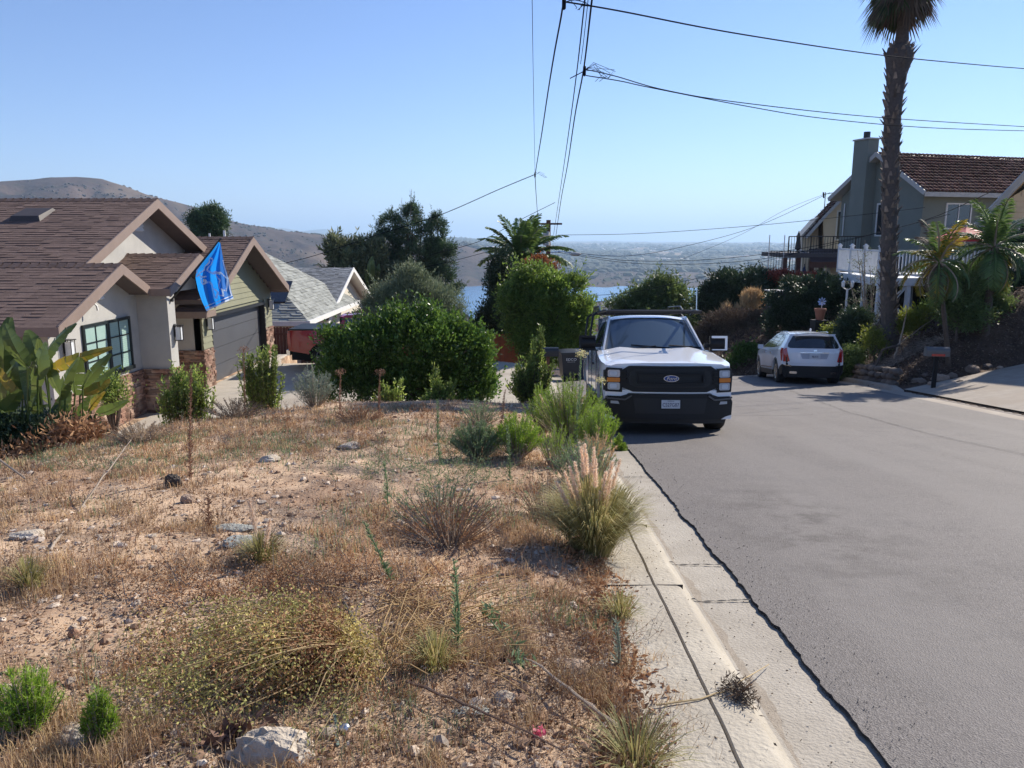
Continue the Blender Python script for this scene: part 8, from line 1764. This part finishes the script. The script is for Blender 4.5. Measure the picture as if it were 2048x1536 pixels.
def wire(label, pts, r=.011, loops=None):
    P3 = [P(*p) for p in pts]; Q = []
    n = len(P3)
    for i in range(n-1):                                  # catmull-rom
        p0, p1, p2, p3 = P3[max(i-1, 0)], P3[i], P3[i+1], P3[min(i+2, n-1)]
        for k in range(10):
            t = k/10; Q.append(.5*((2*p1)+(-p0+p2)*t+(2*p0-5*p1+4*p2-p3)*t*t+(-p0+3*p1-3*p2+p3)*t**3))
    Q.append(P3[-1]); mb = MB(); mb.tube(Q, r, 5); o = mb.build("power_line", M_WIRE); tag(o, label, "power line", "overhead lines"); return o
wire("thick black cable falling steeply from the top through the tangled splice to the pole", [(1186, -20, 11.6), (1182, 15, 12.3), (1167, 140, 16), (1150, 230, 20), (1135, 330, 27), (1122, 400, 36), (1112, 470, 51)], .015)
wire("thinner cable just left of the thick black cable", [(1172, -20, 11.6), (1168, 15, 12.3), (1154, 140, 16), (1138, 260, 21), (1122, 370, 32), (1107, 470, 51)], .011)
wire("thin twin strand between the two steep cables above the splice", [(1178, -20, 11.8), (1173, 30, 12.6), (1165, 100, 14.5), (1161, 128, 15.6)], .006)
wire("cable curving down from the top knot to the small knot left of the steep bundle", [(1127, 3, 12), (1121, 40, 12.8), (1108, 110, 14.5), (1095, 190, 18), (1083, 270, 22), (1074, 325, 27), (1070, 352, 30)], .014)
wire("very thin straight line left of the curving cable", [(1064, -20, 14), (1066, 120, 18), (1068, 240, 23), (1070, 352, 30)], .006)
wire("short drop wire from the small knot down to the pole", [(1070, 352, 30), (1073, 400, 40), (1076, 440, 51)], .014)
wire("long cable running right from the top knot across the tall palm head", [(1127, 3, 12), (1240, 22, 12.4), (1480, 68, 14), (1760, 110, 18), (1960, 130, 22), (2060, 138, 24)], .012)
wire("upper of the twin cables running right from the splice", [(1172, 139, 16), (1230, 152, 16.3), (1330, 180, 17), (1480, 205, 18), (1760, 235, 21), (2060, 254, 25)], .010)
wire("lower of the twin cables running right from the splice", [(1172, 151, 16), (1240, 162, 16.3), (1300, 175, 17), (1480, 210, 18), (1640, 236, 20), (1850, 255, 22), (2060, 262, 25)], .010)
wire("service cable descending left from the small knot past the pine tops", [(1070, 349, 30), (1000, 378, 30), (880, 430, 31), (760, 468, 33), (640, 508, 36), (572, 526, 38)], .015)
wire("cable descending left from the pole behind the date palm", [(1110, 405, 51), (1040, 440, 48), (960, 482, 46), (860, 510, 44)], .017)
wire("lower cable running left from the date palm over the brown hillside", [(1090, 480, 50), (990, 500, 48), (905, 522, 46), (800, 545, 45)], .015)
wire("almost level cable from the pole to the sage house wall", [(1116, 470, 51), (1280, 467, 48), (1500, 452, 46), (1700, 432, 44), (1850, 415, 44)], .014)
wire("cable rising right from the distant pole to the cream house gable", [(1116, 502, 52), (1250, 512, 52), (1380, 490, 52), (1520, 450, 53), (1660, 385, 54)], .014)
wire("sagging cable from the pole to the terrace corner", [(1116, 502, 52), (1240, 520, 51), (1380, 521, 50), (1530, 508, 48), (1690, 480, 44), (1850, 440, 40), (1990, 380, 31)], .016)
wire("second sagging cable slightly below toward the deck", [(1116, 505, 52), (1260, 526, 51), (1420, 527, 48), (1560, 512, 45), (1700, 480, 42), (1900, 428, 36)], .014)
wire("low cable crossing in front of the lake toward the bank tree", [(1160, 592, 40), (1260, 585, 40), (1380, 560, 41), (1500, 530, 43), (1600, 505, 46)], .012)
wire("thin line rising to the antenna of the cream house", [(1360, 520, 55), (1480, 470, 55), (1570, 420, 55), (1650, 388, 55)], .010)
def splice(label, c, y, s, n, seed):
    g = random.Random(seed); t = thing("cable_knot", label, "cable joint"); o = P(*c, y); mb = MB()
    for k in range(n):
        pts = [o+Vector((g.uniform(-.1, .3), g.uniform(-.1, .1), g.uniform(-.12, .12)))*s for _ in range(2)]; pts = [o, o+Vector((.12+g.uniform(-.1, .2), 0, g.uniform(.02, .16)))*s, o+Vector((.4+g.uniform(-.1, .3), 0, g.uniform(-.12, .08)))*s, o+Vector((.2+g.uniform(-.1, .3), 0, g.uniform(-.2, -.02)))*s]; mb.tube(pts, .006, 4)
    mb.build("looped_wires", M_WIRE, t); mb = MB(); mb.lathe([(.01, -.1), (.03, -.08), (.03, .08), (.01, .1)], tuple(o), 8); mb.build("clamp", M_WIRE, t)
    if n > 5: mb = MB(); mb.tube([o, P(1140, 157, y)], .010, 5); mb.build("stub", M_WIRE, t)
splice("tangled splice of looped wires on the steep bundle", (1169, 142), 16, 1.0, 7, 1); splice("wire knot near the top edge of the picture", (1128, 5), 12, .6, 4, 2); splice("small wire knot at the foot of the curving cable", (1070, 350), 30, .8, 3, 3)
